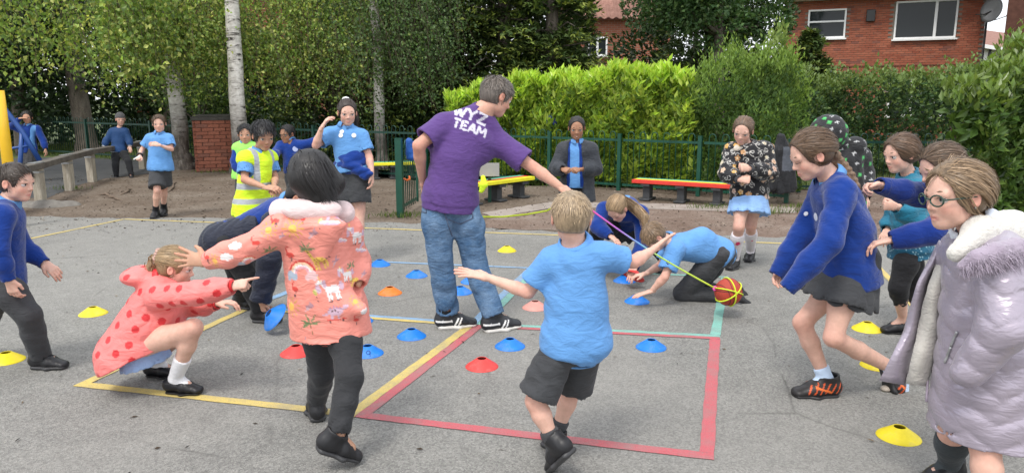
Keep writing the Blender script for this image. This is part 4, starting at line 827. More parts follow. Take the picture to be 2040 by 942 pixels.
class Person:
    def __init__(s, label, J, S=1.0, skin=SKIN_W, head=(0, 0, 0), hh=.205, vox=.008, chest=1.0, belly=1.0, hands=('relax', 'relax'), palms=(None, None), hand_dirs=(None, None), limb=1.0, base=None, group='children playing a cone game', wide=None):
        s.J = {k: np.array(v, float) for k, v in J.items()}; s.S = S; s.skin = skin; s.vox = vox; s.hh = hh; s.chest = chest; s.belly = belly; s.hands = hands; s.palms = palms; s.hd_ = hand_dirs; s.limb = limb
        j = s.J; fy, fp, fr = head; f = yaw_vec(fy, fp); up = V(0, 0, 1) - f * f[2]; r_, f, u = orth(f, unit(up)); a = R(fr); s.hr = r_ * math.cos(a) + u * math.sin(a); s.hu = u * math.cos(a) - r_ * math.sin(a); s.hf = f
        s.hM = np.stack([s.hr, s.hf, s.hu]); s.ho = j['hd'] - s.hu * hh * .5
        s.sc = (j['sl'] + j['sr']) / 2; s.pc = (j['hl'] + j['hr']) / 2; s.mid = j.get('sp', (s.sc + s.pc) / 2)
        s.sw = np.linalg.norm(j['sl'] - j['sr']) / 2
        b = base if base is not None else V(s.pc[0], s.pc[1], 0); s.root = empty('person', (b[0], b[1], 0), label, 'person', group); s.o = np.array(s.root.location)
        s.tside = unit(j['sr'] - j['sl']); s.pside = unit(j['hr'] - j['hl'])
        if wide is not None: s.tside = s.pside = unit(wide)
        s.acc = {}
    def hp(s, x, y, z): return s.ho + (s.hr * x + s.hf * y + s.hu * z) * s.hh
    def part(s, name, v, f, mat, col, parent=None):
        col = np.asarray(col, float); col = np.tile(col, (len(v), 1)) if col.ndim == 1 else col
        return link(name, mesh_np(name, v - s.o, f, True, col), mat, parent or s.root)
    def mbpart(s, name, m, mat, smooth=True, parent=None):
        o = m.build(name, mat, parent or s.root, smooth); me = o.data; n = len(me.vertices); co = np.empty(n * 3, np.float32); me.vertices.foreach_get('co', co)
        me.vertices.foreach_set('co', (co.reshape(-1, 3) - s.o).ravel().astype(np.float32)); me.update(); return o
    # ---- body
    def torso(s, e=0.0, k=.03, drop=None, hip_e=None, flare=0.0, flat=0):
        S, ch, be = s.S, s.chest, s.belly; a = max(s.sw * .86, .09 * S); he = e if hip_e is None else hip_e
        top = s.sc + unit(s.sc - s.mid) * .0
        q = [Seg(top - unit(top - s.mid) * .02, s.mid, a * ch + e, .105 * S * be + e, s.tside, .078 * S * ch + e, .080 * S * be + e, k),
             Seg(s.mid, s.pc, .105 * S * be + e, .115 * S * be + he, (s.tside + s.pside) / 2, .080 * S * be + e, .088 * S * be + he, k, (0, flat)),
             Seg(s.J['sl'] - s.tside * 0.0, s.J['sr'], .043 * S + e * .8, k=k)]
        return q
    def body(s, socks=None, neck_r=.043):
        S, j, L = s.S, s.J, s.limb; pr = s.torso(-.004); nk = j['nk']; hb = s.hp(0, -.10, .22)
        pr += [Seg(nk - unit(hb - nk) * .03, hb, neck_r * S * 1.08, neck_r * S, k=.03), Seg(nk, j['sl'], .032 * S, .034 * S, k=.04), Seg(nk, j['sr'], .032 * S, .034 * S, k=.04)]
        for q in 'lr':
            if 'e' + q in j:
                sh, el, wr = j['s' + q], j['e' + q], j['w' + q]
                m1 = sh * .6 + el * .4; m2 = el * .7 + wr * .3
                pr += [Seg(sh, m1, .039 * S * L, .036 * S * L, k=.025), Seg(m1, el, .036 * S * L, .030 * S * L, k=.02), Seg(el, m2, .030 * S * L, .031 * S * L, k=.015), Seg(m2, wr, .031 * S * L, .020 * S * L, k=.015)]
            if 'k' + q in j:
                h, kn, an = j['h' + q], j['k' + q], j['a' + q]; m1 = h * .5 + kn * .5; m2 = kn * .66 + an * .34; back = unit(np.cross(s.pside, unit(an - kn))) * 0
                pr += [Seg(h, m1, .068 * S * L, .060 * S * L, k=.04), Seg(m1, kn, .060 * S * L, .045 * S * L, k=.03), Seg(kn, m2, .043 * S * L, .045 * S * L, k=.025), Seg(m2, an, .045 * S * L, .028 * S * L, k=.02)]
                fd = s.foot_dir(q); pr += [Seg(an, an + fd * .07 * S - V(0, 0, .03) * S, .030 * S, .024 * S, k=.015)]
        parts = [sdf_mesh(pr, s.vox * (1.8 if s.vox < .0075 else 1.95), smooth=1)]; cols = [np.tile(s.skin, (len(parts[0][0]), 1))]
        for q in ('el', 'er', 'kl', 'kr'):          # ruddier elbows and knees
            if q in j: cols[0] *= 1 - np.exp(-(np.linalg.norm(parts[0][0] - j[q], axis=1) / (.055 * S)) ** 2)[:, None] * V(.02, .16, .16)
        for q, i, sd in (('l', 0, 1), ('r', 1, -1)):
            if 'w' + q not in j or s.hands[i] is None: continue
            d = s.hd_[i] if s.hd_[i] is not None else j['w' + q] - j['e' + q]; pa = s.palms[i] if s.palms[i] is not None else V(0, 0, -1)
            hv, hf = sdf_mesh(hand(j['w' + q], np.asarray(d, float), np.asarray(pa, float), sd, S * 1.0, s.hands[i]), (.0044 if s.vox < .0075 else .0052), smooth=1)
            parts.append((hv, hf)); cc = np.tile(s.skin, (len(hv), 1)); tipd = np.clip((np.linalg.norm(hv - j['w' + q], axis=1) - .08 * S) / (.08 * S), 0, 1)[:, None]; cols.append(cc * (1 - tipd * V(.0, .14, .16)))
        hv, hf, hc = s.head_mesh(); parts.append((hv, hf)); cols.append(hc)
        vs, fs, b = [], [], 0
        for v, f in parts: vs.append(v); fs.append(f + b); b += len(v)
        s.body_o = s.part('body', np.concatenate(vs), np.concatenate(fs), M_SKIN, np.concatenate(cols))
    def foot_dir(s, q): return unit(s.J['t' + q] - s.J['a' + q]) if 't' + q in s.J else unit(V(*(np.cross(V(0, 0, 1), s.pside)[:2]), 0))
    def head_mesh(s):
        h = s.hh; M = s.hM; q = lambda x, y, z: s.hp(x, y, z); E = lambda c, r, k=.05, op='add', rot=None: Ell(q(*c), np.array([r] * 3 if np.isscalar(r) else r) * h, M if rot is None else rot @ M, k * h, op); SG = lambda a, b, r1, r2=None, k=.04, op='add': Seg(q(*a), q(*b), r1 * h, (r1 if r2 is None else r2) * h, k=k * h, op=op)
        pr = [E((0, -.06, .62), (.35, .43, .375)), E((0, .10, .36), (.250, .285, .37), .12), E((0, .245, .085), (.105, .095, .08), .12)]
        for sg in (-1, 1):
            pr += [E((sg * .15, .205, .34), (.10, .105, .11), .1), E((sg * .185, .05, .20), (.065, .12, .10), .1)]
        kid = s.S < 1.25; pr += [SG((-.19, .315, .575), (.19, .315, .575), .05 if not kid else .036, k=.08)]
        for sg in (-1, 1): pr += [E((sg * .15, .425, .50), (.075, .045, .038), .06, 'sub')]
        pr += [SG((0, .365, .53), (0, .44, .365), .026, .042, .05), E((0, .445, .345), .046, .03)] if not kid else [SG((0, .355, .50), (0, .415, .375), .022, .036, .05), E((0, .425, .355), .040, .03)]
        for sg in (-1, 1): pr += [E((sg * .045, .390, .335), (.030, .036, .026), .03)]
        for sg in (-1, 1):
            pr += [SG((sg * .085, .366, .534), (sg * .205, .320, .528), .028, .022, .05)]
            pr += [E((sg * .370, -.045, .455), (.034, .085, .125), .03), E((sg * .39, -.02, .46), (.022, .045, .08), .02, 'sub')]
            pr += [SG((0, .378, .218), (sg * .085, .345, .205), .017, .010, .03), SG((0, .372, .168), (sg * .08, .342, .192), .021, .010, .03)]
        pr += [SG((-.08, .372, .192), (.08, .372, .192), .010, k=.012, op='sub')]
        hb = q(0, -.10, .22); pr += [Seg(q(0, -.05, .30), hb + (s.J['nk'] - hb) * .55, .042 * s.S, .043 * s.S, k=.10 * h)]
        v, f = sdf_mesh(pr, h * (.022 if s.vox < .0075 else .028 if s.vox < .01 else .036), smooth=1)
        loc = (v - s.ho) @ M.T / h; x, y, z = np.abs(loc[:, 0]), loc[:, 1], loc[:, 2]; c = np.tile(np.array(s.skin), (len(v), 1))
        lip = np.exp(-((x / .085) ** 4) - ((z - .192) / .036) ** 4) * (y > .29); ch = np.exp(-((x - .19) / .09) ** 2 - ((z - .33) / .09) ** 2) * (y > .05); ns = np.exp(-(x / .06) ** 2 - ((z - .35) / .05) ** 2) * (y > .38); er = (x > .335) & (z < .6) & (z > .3)
        c *= (1 - lip[:, None] * V(.20, .46, .42)) * (1 - ch[:, None] * V(.0, .17, .18)) * (1 - ns[:, None] * V(0, .10, .1)); c[er] *= V(1, .82, .8)
        eyeb = np.exp(-((x - .15) / .07) ** 2 - ((z - .49) / .05) ** 2) * (y > .2); c *= 1 - eyeb[:, None] * V(.01, .03, .03)
        return v, f, c
    def face(s, iris=(.05,.03,.02), brow=(.06,.04,.025), closed=False, smile=False, gaze=(0, 0)):
        h = s.hh
        for sg in (-1, 1):
            c = s.hp(sg * .15, .303, .488); m = MB(); cs = []
            n1, n2 = 8, 14; r = .072 * h; ax = unit(s.hf + s.hr * (sg * .10 + gaze[0]) + s.hu * (-.03 + gaze[1])); a = unit(np.cross(ax, s.hu)); b = np.cross(a, ax); vs = []
            for i in range(n1 + 1):
                th = math.pi * .62 * (i / n1) ** 1.3
                for k in range(n2): ph = 2 * math.pi * k / n2; vs.append(c + r * (ax * math.cos(th) + (a * math.cos(ph) + b * math.sin(ph)) * math.sin(th))); cs.append((.01,.01,.01) if th < .22 else (iris if th < .50 else (.60,.55,.52)))
            fs = [(i*n2+k, i*n2+(k+1)%n2, (i+1)*n2+(k+1)%n2, (i+1)*n2+k) for i in range(n1) for k in range(n2)]
            if not closed: s.part('eye', np.array(vs), np.array(fs), M_EYE, np.array(cs))
            m = MB(); m.tube([s.hp(sg * .085, .376, .500), s.hp(sg * .125, .388, .512), s.hp(sg * .17, .376, .512), s.hp(sg * .215, .335, .498)] if not closed else [s.hp(sg * .08, .385, .475), s.hp(sg * .15, .392, .462), s.hp(sg * .22, .335, .475)], .007 * h, 5)
            lash = s.mbpart('eyelash', m, M_BROWN); m = MB()
            m.tube([s.hp(sg * .075, .376, .592), s.hp(sg * .14, .368, .612), s.hp(sg * .225, .312, .598)], [.006 * h, .011 * h, .005 * h], 6); s.mbpart('eyebrow', m, brow_mat(brow))
        if smile:
            m = MB(); m.tube([s.hp(-.045, .362, .194), s.hp(0, .380, .190), s.hp(.045, .362, .194)], [.006*h, .010*h, .006*h], 6); s.mbpart('teeth', m, M_WHITE)
    # ---- hair
    def hair(s, col, style='short', n=900, off=.05, length=.28, tie=None, extra=(), wind=None, part_name='hair', hairline=.88, nape=.16, wid=.020, lift=.5, jit=.25, cover_ears=False, fringe=0):
        h = s.hh; M = s.hM; q = s.hp; rg = np.random.default_rng(abs(hash(str(s.root['label']))) % 9999 if False else len(s.root['label']) * 7 + n)
        C0 = V(0, -.06, .62); RD = V(.35, .43, .375)
        face_c, face_r = V(0, .50, .38), V(.38 if cover_ears else .42, .40, hairline - .38)
        pr = [Ell(q(*C0), (RD + off) * h, M, .02 * h), Ell(q(0, -.20, .40), V(.285 + off * .6, .235 + off * .5, .26) * h, M, .1 * h), Ell(q(*face_c), face_r * h, M, .04 * h, 'sub')]
        if not cover_ears:
            for sg in (-1, 1): pr.append(Ell(q(sg * .41, -.02, .42), V(.16, .125, .18) * h, M, .03 * h, 'sub'))
        pr.append(Cut(q(0, 0, nape), -s.hu)); pr += list(extra)
        seed = int(rg.integers(999)); st = s.hu * .2 + s.hf
        v, f = sdf_mesh(pr, h * (.028 if s.vox < .0075 else .036), lambda X: .010 * h * wrinkle(X, seed, 9 / h * .5), smooth=1); n = int(n * 1.35); wid = wid * .7
        col = np.array(col, float); cap = s.part(part_name, v, f, M_CAP, col * .8)
        # loose locks over the cap
        u = rg.normal(size=(n * 3, 3)); u /= np.linalg.norm(u, axis=1)[:, None]; p0 = C0 + u * (RD + off * .75)
        low = p0[:, 2] < .42; p0[low, 0] *= .86
        keep = (((p0 - face_c) / (face_r * 1.02)) ** 2).sum(1) > 1; keep &= p0[:, 2] > nape + .04
        if not cover_ears: keep &= ((((np.abs(p0) * V(1, 0, 0) + p0 * V(0, 1, 1)) - V(.41, -.02, .42)) / V(.16, .125, .18)) ** 2).sum(1) > 1
        p0 = p0[keep][:n]; n = len(p0); steps = 5; L = length * rg.uniform(.6, 1.15, n); L = L * np.where((p0[:, 2] < .66) & (style == 'short'), .45, 1.0); path = [p0]; p = p0.copy()
        wv = None if wind is None else (M @ np.asarray(wind, float)); fly = 1 + 3.5 * (rg.random(n) < .05)
        for i in range(steps):
            nr = (p - C0) / RD ** 2; nr /= np.linalg.norm(nr, axis=1)[:, None]
            if tie is not None: d = np.asarray(tie, float) - p; dist = np.linalg.norm(d, axis=1); d /= np.maximum(dist, 1e-6)[:, None]; stp = np.minimum(L / steps, dist * .5)
            else:
                cr = V(0, -.22, 1.0); d = p - cr; d += V(0, .55, 0) * (p0[:, 1:2] > -.05) * (p0[:, 2:3] > .6); d /= np.linalg.norm(d, axis=1)[:, None]; stp = L / steps
                if style in ('long', 'wind'): d = d * .6 + V(0, -.15, -.7)
            d = d + rg.normal(0, jit * .5, (n, 3)) * (.3 if i else 1)
            inside = (((p - C0) / (RD + off * 1.6)) ** 2).sum(1) < 1
            d -= nr * (d * nr).sum(1)[:, None] * (.9 if tie is not None or style == 'long' else .75); d += nr * lift * fly[:, None] * (.35 if i < 2 else .1) * inside[:, None]
            if wv is not None: d = d * (1 - min(.8, i * .16)) + wv * min(1.0, .25 + i * .18)
            d /= np.maximum(np.linalg.norm(d, axis=1), 1e-6)[:, None]; p = p + d * stp[:, None]
            q2 = (p - C0) / (RD + off * .8); rr = np.linalg.norm(q2, axis=1); pin = rr < 1; p[pin] = C0 + (q2[pin] / rr[pin][:, None]) * (RD + off * .8)
            if not cover_ears:
                ey = (p[:, 1] + .03) / .13; ez = (p[:, 2] - .42) / .17; eh = (np.abs(p[:, 0]) > .22) & (ey ** 2 + ez ** 2 < 1); p[eh, 2] = .42 + .17 * np.sqrt(1 - ey[eh] ** 2) * np.where(ez[eh] > -.1, 1, -1)
            path.append(p.copy())
        s.ribbons(np.stack(path, 1), col, wid, rg, cap, C0)
        return cap
    def ribbons(s, path, col, wid, rg, parent, C0=None, world=False, name='lock', mat=None):
        n, m, _ = path.shape; tg = np.gradient(path, axis=1); tg /= np.maximum(np.linalg.norm(tg, axis=2), 1e-9)[..., None]
        nr = (path - (C0 if C0 is not None else path.mean((0, 1)))) + rg.normal(0, .08, (n, 1, 3)); sd = np.cross(tg, nr); sd /= np.maximum(np.linalg.norm(sd, axis=2), 1e-9)[..., None]
        w = wid * rg.uniform(.5, 1.2, (n, 1, 1)) * np.linspace(1, .12, m)[None, :, None]
        a, b = path - sd * w, path + sd * w
        if not world:
            W = lambda x: s.ho + (x @ s.hM) * s.hh
            a, b = W(a), W(b)
        v = np.stack([a, b], 2).reshape(-1, 3); i = (np.arange(n)[:, None] * m + np.arange(m - 1)[None]).ravel() * 2
        f = np.stack([i, i + 1, i + 3, i + 2], 1); c = np.repeat(np.clip(np.array(col) * rg.normal(1.05, .32, (n, 1)).clip(.45, 2.1), .004, 1), m * 2, 0)
        return s.part(name, v, f, mat or M_HAIR, c, parent)
    def tail(s, pts, rad, col, n=220, wid=.005, name='ponytail', spread=1.0, seed=3):
        """a hank of hair along world points: core plus locks"""
        pts = [np.asarray(p, float) for p in pts]; pr = [Seg(pts[i], pts[i+1], rad[i], rad[i+1], k=.01) for i in range(len(pts) - 1)]
        v, f = sdf_mesh(pr, .007, lambda X: .004 * wrinkle(X, seed, 60)); o = s.part(name, v, f, M_CAP, np.array(col) * .8)
        rg = np.random.default_rng(seed); P_ = np.array(pts); Rr = np.array(rad); k = len(pts); dirs = rg.normal(size=(n, 3)); dirs /= np.linalg.norm(dirs, axis=1)[:, None]
        tt = np.linspace(0, k - 1, 7); base = np.stack([np.interp(tt, np.arange(k), P_[:, d]) for d in range(3)], 1); rr = np.interp(tt, np.arange(k), Rr)
        path = base[None] + dirs[:, None] * rr[None, :, None] * spread * rg.uniform(.7, 1.15, (n, 1, 1)) + rg.normal(0, .004, (n, 7, 3)) + rg.normal(0, .012, (n, 1, 3)) * np.linspace(0, 1, 7)[None, :, None]
        s.ribbons(path, col, wid, rg, o, P_.mean(0), world=True); return o
    # ---- clothes
    def top(s, name, col, mat, sleeve='long', e=.014, drop=.06, vox=None, amp=.006, f=28, seed=1, vneck=0, neck=True, flare=.01, hip_e=None, extra=(), arm_e=.012, cuffs=None, colfn=None, hollow=True, sleeves='lr', dirs=None, tube_r=None, smooth=1, disp=None, boxy=0.0, hemflat=True, hemdir=None):
        S, j, vx = s.S, s.J, vox or s.vox * 1.45; pr = s.torso(e, hip_e=e + .012 if hip_e is None else hip_e, flat=1 if drop else 0); dn = unit(s.pc - s.mid) if hemdir is None else unit(hemdir); he = e + .014 if hip_e is None else hip_e
        ha, hb = .115 * S * s.belly + he, .088 * S * s.belly + he
        if boxy: pr.append(Seg(s.sc * .8 + s.mid * .2, s.pc, max(s.sw * .86, .09 * S) + e * .8, ha + boxy, s.tside, .078 * S * s.chest + e, hb + boxy, .03))
        if drop: pr.append(Seg(s.pc - dn * .03, s.pc + dn * drop, ha + boxy, ha + flare + boxy, s.pside, hb + boxy, hb + flare + boxy, .03, (0, 1)))
        pr += [Seg(j['nk'], j['sl'], .040 * S + e * .5, .040 * S + e * .6, k=.03), Seg(j['nk'], j['sr'], .040 * S + e * .5, .040 * S + e * .6, k=.03)]
        subs = []
        for q in sleeves:
            if 'e' + q not in j: continue
            sh, el, wr = j['s' + q], j['e' + q], j['w' + q]; L = s.limb
            if sleeve == 'short':
                en = sh + (el - sh) * .72; pr.append(Seg(sh, en, .046 * S * L + arm_e, .050 * S * L + arm_e * 1.3, k=.035, flat=(0, 1))); subs.append(Seg(en - unit(el - sh) * .03, en + unit(el - sh) * .03, .046 * S * L + arm_e * .5, k=.002, op='sub'))
            elif sleeve == 'long':
                en = wr if cuffs is None else wr + unit(wr - el) * cuffs; m2 = el * .55 + en * .45
                pr += [Seg(sh, el, .046 * S * L + arm_e, .041 * S * L + arm_e, k=.035), Seg(el, m2, .041 * S * L + arm_e, .039 * S * L + arm_e, k=.02), Seg(m2, en, .039 * S * L + arm_e, .026 * S * L + arm_e * .75, k=.02, flat=(0, 1))]
                subs.append(Seg(en - unit(wr - el) * .025, en + unit(wr - el) * .03, .022 * S * L + arm_e * .5, k=.002, op='sub'))
        pr += list(extra)
        if neck:
            ax = unit(s.hp(0, -.10, .22) - j['nk']); pr.append(Seg(j['nk'] + ax * .012, j['nk'] + ax * .15, .050 * S, .062 * S, k=.008, op='sub'))
        if vneck:
            fw = unit(np.cross(V(0, 0, 1), s.tside)); fw = fw if np.dot(fw, s.hf) > -.2 else fw; a = j['nk'] + fw * .055 * S; pr.append(Seg(a + V(0,0,.05), a + V(0,0,-vneck) + fw * .05, .045 * S, .004, k=.006, op='sub'))
        if drop and hollow: pr.append(Seg(s.pc + dn * (drop - .02), s.pc + dn * (drop + .05), ha + flare + boxy - .024, ha + flare + boxy - .022, s.pside, hb + flare + boxy - .024, hb + flare + boxy - .022, .003, op='sub', flat=(1, 1)))
        pr += subs
        v, fc = sdf_mesh(pr, vx, disp or (lambda X: amp * .78 * wrinkle(X, seed, f, dirs)), smooth)
        c = colfn(v, vnormals(v, fc)) if colfn else col
        ob = s.part(name, v, fc, mat, c)
        if name == 'jumper':                        # ribbed cuffs and waistband
            rib = lambda o, ax: (lambda X: .0016 * np.sin(np.arctan2((X - o) @ frame(ax, (.3,.5,.8))[1], (X - o) @ frame(ax, (.3,.5,.8))[2]) * 46))
            for q in sleeves:
                if 'e' + q not in j or sleeve != 'long': continue
                ax = unit(j['w' + q] - j['e' + q]); en = j['w' + q] + ax * (cuffs or 0); r0 = .026 * S * s.limb + arm_e * .75
                bv, bf = sdf_mesh([Seg(en - ax * .045, en + ax * .006, r0 + .006, r0 + .001, flat=(1, 1)), Seg(en - ax * .02, en + ax * .03, r0 - .008, op='sub', k=.002)], .0062, rib(en, ax), 0); s.part('cuff', bv, bf, mat, np.array(col) * .9, ob)
            if drop:
                bv, bf = sdf_mesh([Seg(s.pc + dn * (drop - .045), s.pc + dn * (drop + .006), ha + flare + boxy + .004, ha + flare + boxy - .002, s.pside, hb + flare + boxy + .004, hb + flare + boxy - .002, flat=(1, 1)), Seg(s.pc + dn * (drop - .02), s.pc + dn * (drop + .05), ha + flare + boxy - .014, None, s.pside, hb + flare + boxy - .014, None, .003, op='sub')], .0085, rib(s.pc, dn), 0); s.part('waistband', bv, bf, mat, np.array(col) * .9, ob)
        return ob, v, fc
    def legs(s, name, col, mat, kind='trousers', e=.014, r_end=None, frac=.98, vox=None, amp=.005, f=30, seed=2, waist=.05, colfn=None, hip_e=None):
        S, j, vx, L = s.S, s.J, vox or s.vox * 1.5, s.limb; upd = unit(s.mid - s.pc); he = e * .4 if hip_e is None else hip_e
        pr = [Seg(s.pc + upd * waist, s.pc - upd * .01, .108 * S * s.belly + e * .3, .113 * S * s.belly + he, s.pside, .080 * S * s.belly + e * .3, .087 * S * s.belly + he, .03, (1, 0))]; subs = []
        for q in 'lr':
            if 'k' + q not in j: continue
            h, k, a = j['h' + q], j['k' + q], j['a' + q]
            if kind == 'trousers':
                re = r_end or .048 * S; en = k + (a - k) * frac; m2 = k * .6 + en * .4
                pr += [Seg(h, h*.6+k*.4, .062 * S * L + e * .5, .066 * S * L + e, k=.035), Seg(h*.6+k*.4, k, .066 * S * L + e, .051 * S * L + e, k=.035), Seg(k, m2, .051 * S * L + e, (.053 * S * L + e + re) / 2, k=.02), Seg(m2, en, (.053 * S * L + e + re) / 2, re, k=.02, flat=(0, 1))]
                subs.append(Seg(en - unit(a - k) * .02, en + unit(a - k) * .04, re - .011, k=.002, op='sub'))
            else:
                en = h + (k - h) * frac; re = r_end or .074 * S; pr += [Seg(h, en, .066 * S * L + e * .6, re + e, k=.03, flat=(0, 1))]; subs.append(Seg(en - unit(k - h) * .012, en + unit(k - h) * .05, re + e - .014, k=.002, op='sub', flat=(1, 0)))
        v, fc = sdf_mesh(pr + subs, vx, lambda X: amp * wrinkle(X, seed, f), 1); c = colfn(v, vnormals(v, fc)) if colfn else col
        return s.part(name, v, fc, mat, c), v, fc
    def skirt(s, col, mat, length=.26, e=.02, flare=.06, dirv=None, vox=None, pleat=.008, name='skirt', colfn=None, seed=4):
        S = s.S; dn = unit(dirv) if dirv is not None else unit((s.J['kl'] + s.J['kr']) / 2 - s.pc); vx = vox or s.vox * 1.4; a, b = .112 * S + e, .092 * S + e; en = s.pc + dn * length; side = s.pside - dn * np.dot(s.pside, dn)
        pr = [Seg(s.pc - dn * .06, en, a * .95, a + flare, side, b * .95, b + flare, .02, (0, 1)), Seg(en - dn * .02, en + dn * .05, a + flare - .020, a + flare - .018, side, b + flare - .020, b + flare - .018, .003, op='sub', flat=(1, 1))]
        w, sd, nn = frame(dn, side)
        def dsp(X): q = X - s.pc; an = np.arctan2(q @ nn, q @ sd); return pleat * np.sin(an * 13 + wrinkle(X, seed, 8)) * np.clip((q @ w) / length, 0, 1) + .003 * wrinkle(X, seed, 30)
        v, fc = sdf_mesh(pr, vx, dsp, 1); return s.part(name, v, fc, mat, colfn(v, vnormals(v, fc)) if colfn else col)
    def sock(s, q, hgt, col, e=.005, name='sock', colfn=None):
        k, a = s.J['k' + q], s.J['a' + q]; S, L = s.S, s.limb; t0 = max(.02, 1 - hgt); st = k + (a - k) * t0; m2 = k * .66 + a * .34; pr = []
        if t0 < .34: pr = [Seg(st, m2, .048 * S * L + e, .049 * S * L + e, k=.01, flat=(1, 0)), Seg(m2, a, .049 * S * L + e, .031 * S * L + e, k=.02)]
        else: r0 = (.049 + (.031 - .049) * (t0 - .34) / .66) * S * L + e; pr = [Seg(st, a, r0, .031 * S * L + e, k=.02, flat=(1, 0))]
        fd = s.foot_dir(q); pr.append(Seg(a, a + fd * .06 * S - V(0, 0, .03) * S, .034 * S, .028 * S, k=.015))
        v, fc = sdf_mesh(pr, .0085, lambda X: .002 * wrinkle(X, 5, 60), 1); return s.part(name, v, fc, C_SOCK, colfn(v) if colfn else col)
    def shoe(s, q, kind='trainer', scale=None, upv=None, name='shoe', ankle_h=.078):
        S = scale or s.S; a = s.J['a' + q]; fd = s.foot_dir(q); fd = unit(s.J['t' + q] - s.J['a' + q]) if 't' + q in s.J else fd
        up = unit(upv) if upv is not None else V(0, 0, 1); f = unit(fd - up * np.dot(fd, up)) if upv is None else unit(fd - up * np.dot(fd, up)); r = np.cross(f, up); o = a - up * ankle_h * S
        M4 = Matrix(((r[0], f[0], up[0], o[0] - s.o[0]), (r[1], f[1], up[1], o[1] - s.o[1]), (r[2], f[2], up[2], o[2] - s.o[2]), (0, 0, 0, 1))) @ Matrix.Scale(S, 4)
        root = None
        for nm, me in SHOES[kind]:
            ob = link(name if root is None else nm, me, (), s.root if root is None else root)
            if root is None: ob.matrix_basis = M4; root = ob
        return root
    def collar(s, col, mat, r=.056, flare=.028, drop=.028, gap=.5, name='collar', thick=.006, front=None, tip=.02):
        ax = unit(s.hp(0, -.12, .2) - s.J['nk']); S = s.S; fw = front if front is not None else unit(np.cross(V(0,0,1), s.tside)); fw = unit(fw - ax * np.dot(fw, ax)); sd = np.cross(ax, fw); c = s.J['nk'] + ax * .028; n = 40; vs, cs = [], []
        for i in range(n + 1):
            t_ = gap / 2 + (2 * math.pi - gap) * i / n; d = fw * math.cos(t_) + sd * math.sin(t_); fr = max(0, math.cos(t_)) ** 6
            for rr, z in ((r * S, .012), (r * S + .004, .020), (r * S + flare * .55, .006), (r * S + flare + tip * fr * .4, -drop - tip * fr), (r * S + flare + tip * fr * .4 - .004, -drop - tip * fr - .003), (r * S + .004, -.004)): vs.append(c + d * rr + ax * z)
        k = 6; fs = [(i*k+j, i*k+(j+1)%k, (i+1)*k+(j+1)%k, (i+1)*k+j) for i in range(n) for j in range(k)]
        return s.part(name, np.array(vs), np.array(fs), mat, col)
def brow_mat(c):
    key = 'brow_%d' % int(c[0] * 1000)
    if key in bpy.data.materials: return bpy.data.materials[key]
    t = NT(key); return t.done(c, .7)
M_BROWN = brow_mat((.03,.02,.016))

# ---- shoes, modelled once in foot space (origin under the ankle, +y to the toe), size for S=1
SHOES = {}
def make_shoe(kind, upper_c, sole_c, accents=(), low=False, strap=False, laces=True, bulk=1.0):
    b = bulk; pr = [Seg((0, -.035, .045), (0, .05, .040), .034*b, .038*b, V(1,0,0), .036, .034, .02), Seg((0, .05, .036), (0, .125, .024), .038*b, .034*b, V(1,0,0), .030, .020, .02)]
    if not low: pr += [Seg((0, -.02, .05), (0, -.012, .098), .036, .040, V(1,0,0), .040, .044, .015, (0, 1)), Seg((0, .03, .06), (0, .015, .085), .024, .02, k=.02)]
    else: pr += [Seg((0, -.03, .045), (0, -.028, .062), .035, .037, V(1,0,0), .036, .034, .012, (0, 1))]
    pr.append(Cut((0, 0, .012), (0, 0, -1)))
    if low: pr.append(Ell((0, .03, .078), (.029, .068, .036), None, .008, 'sub'))
    else: pr.append(Seg((0, -.012, .07), (0, -.008, .14), .031, .032, V(1,0,0), .034, .036, .003, op='sub'))
    v, f = sdf_mesh(pr, .0042, lambda X: .0015 * wrinkle(X, 3, 60)); c = np.tile(upper_c, (len(v), 1))
    for fn, cc in accents: c[fn(v)] = cc
    me = mesh_np('shoe', v, f, True, c); me.materials.append(M_SHOE)
    pr = [Seg((0, -.038, .012), (0, .05, .012), .037*b, .042*b, V(1,0,0), .016, .016, .02), Seg((0, .05, .012), (0, .128, .014), .042*b, .036*b, V(1,0,0), .016, .014, .02), Cut((0, 0, .0), (0, 0, -1)), Cut((0, 0, .022 if not low else .013), (0, 0, 1))]
    v, f = sdf_mesh(pr, .0045, None); ms = mesh_np('sole', v, f, True, np.tile(sole_c, (len(v), 1))); ms.materials.append(M_SHOE); out = [('shoe', me), ('sole', ms)]
    if laces:
        m = MB()
        for i in range(3): y = .035 + i * .02; m.tube([(-.022, y, .066 - i * .009), (0, y + .004, .076 - i * .010), (.022, y, .066 - i * .009)], .0035, 5)
        ml = m.mesh('lace', True); a = ml.attributes.new('Col', 'FLOAT_COLOR', 'POINT'); a.data.foreach_set('color', np.tile([*(np.array(upper_c) * 1.8 + .01), 1], len(ml.vertices)).astype(np.float32)); ml.materials.append(M_SHOE); out.append(('lace', ml))
    if strap:
        m = MB(); m.tube([(-.034, .022, .035), (-.026, .024, .058), (0, .026, .067), (.026, .024, .058), (.034, .022, .035)], .006, 6); ml = m.mesh('strap', True); a = ml.attributes.new('Col', 'FLOAT_COLOR', 'POINT'); a.data.foreach_set('color', np.tile([*upper_c, 1], len(ml.vertices)).astype(np.float32)); ml.materials.append(M_SHOE); out.append(('strap', ml))
    SHOES[kind] = out
make_shoe('black', (.016,.016,.018), (.040,.040,.042)); make_shoe('mary', (.010,.010,.012), (.012,.012,.012), low=True, strap=True, laces=False)
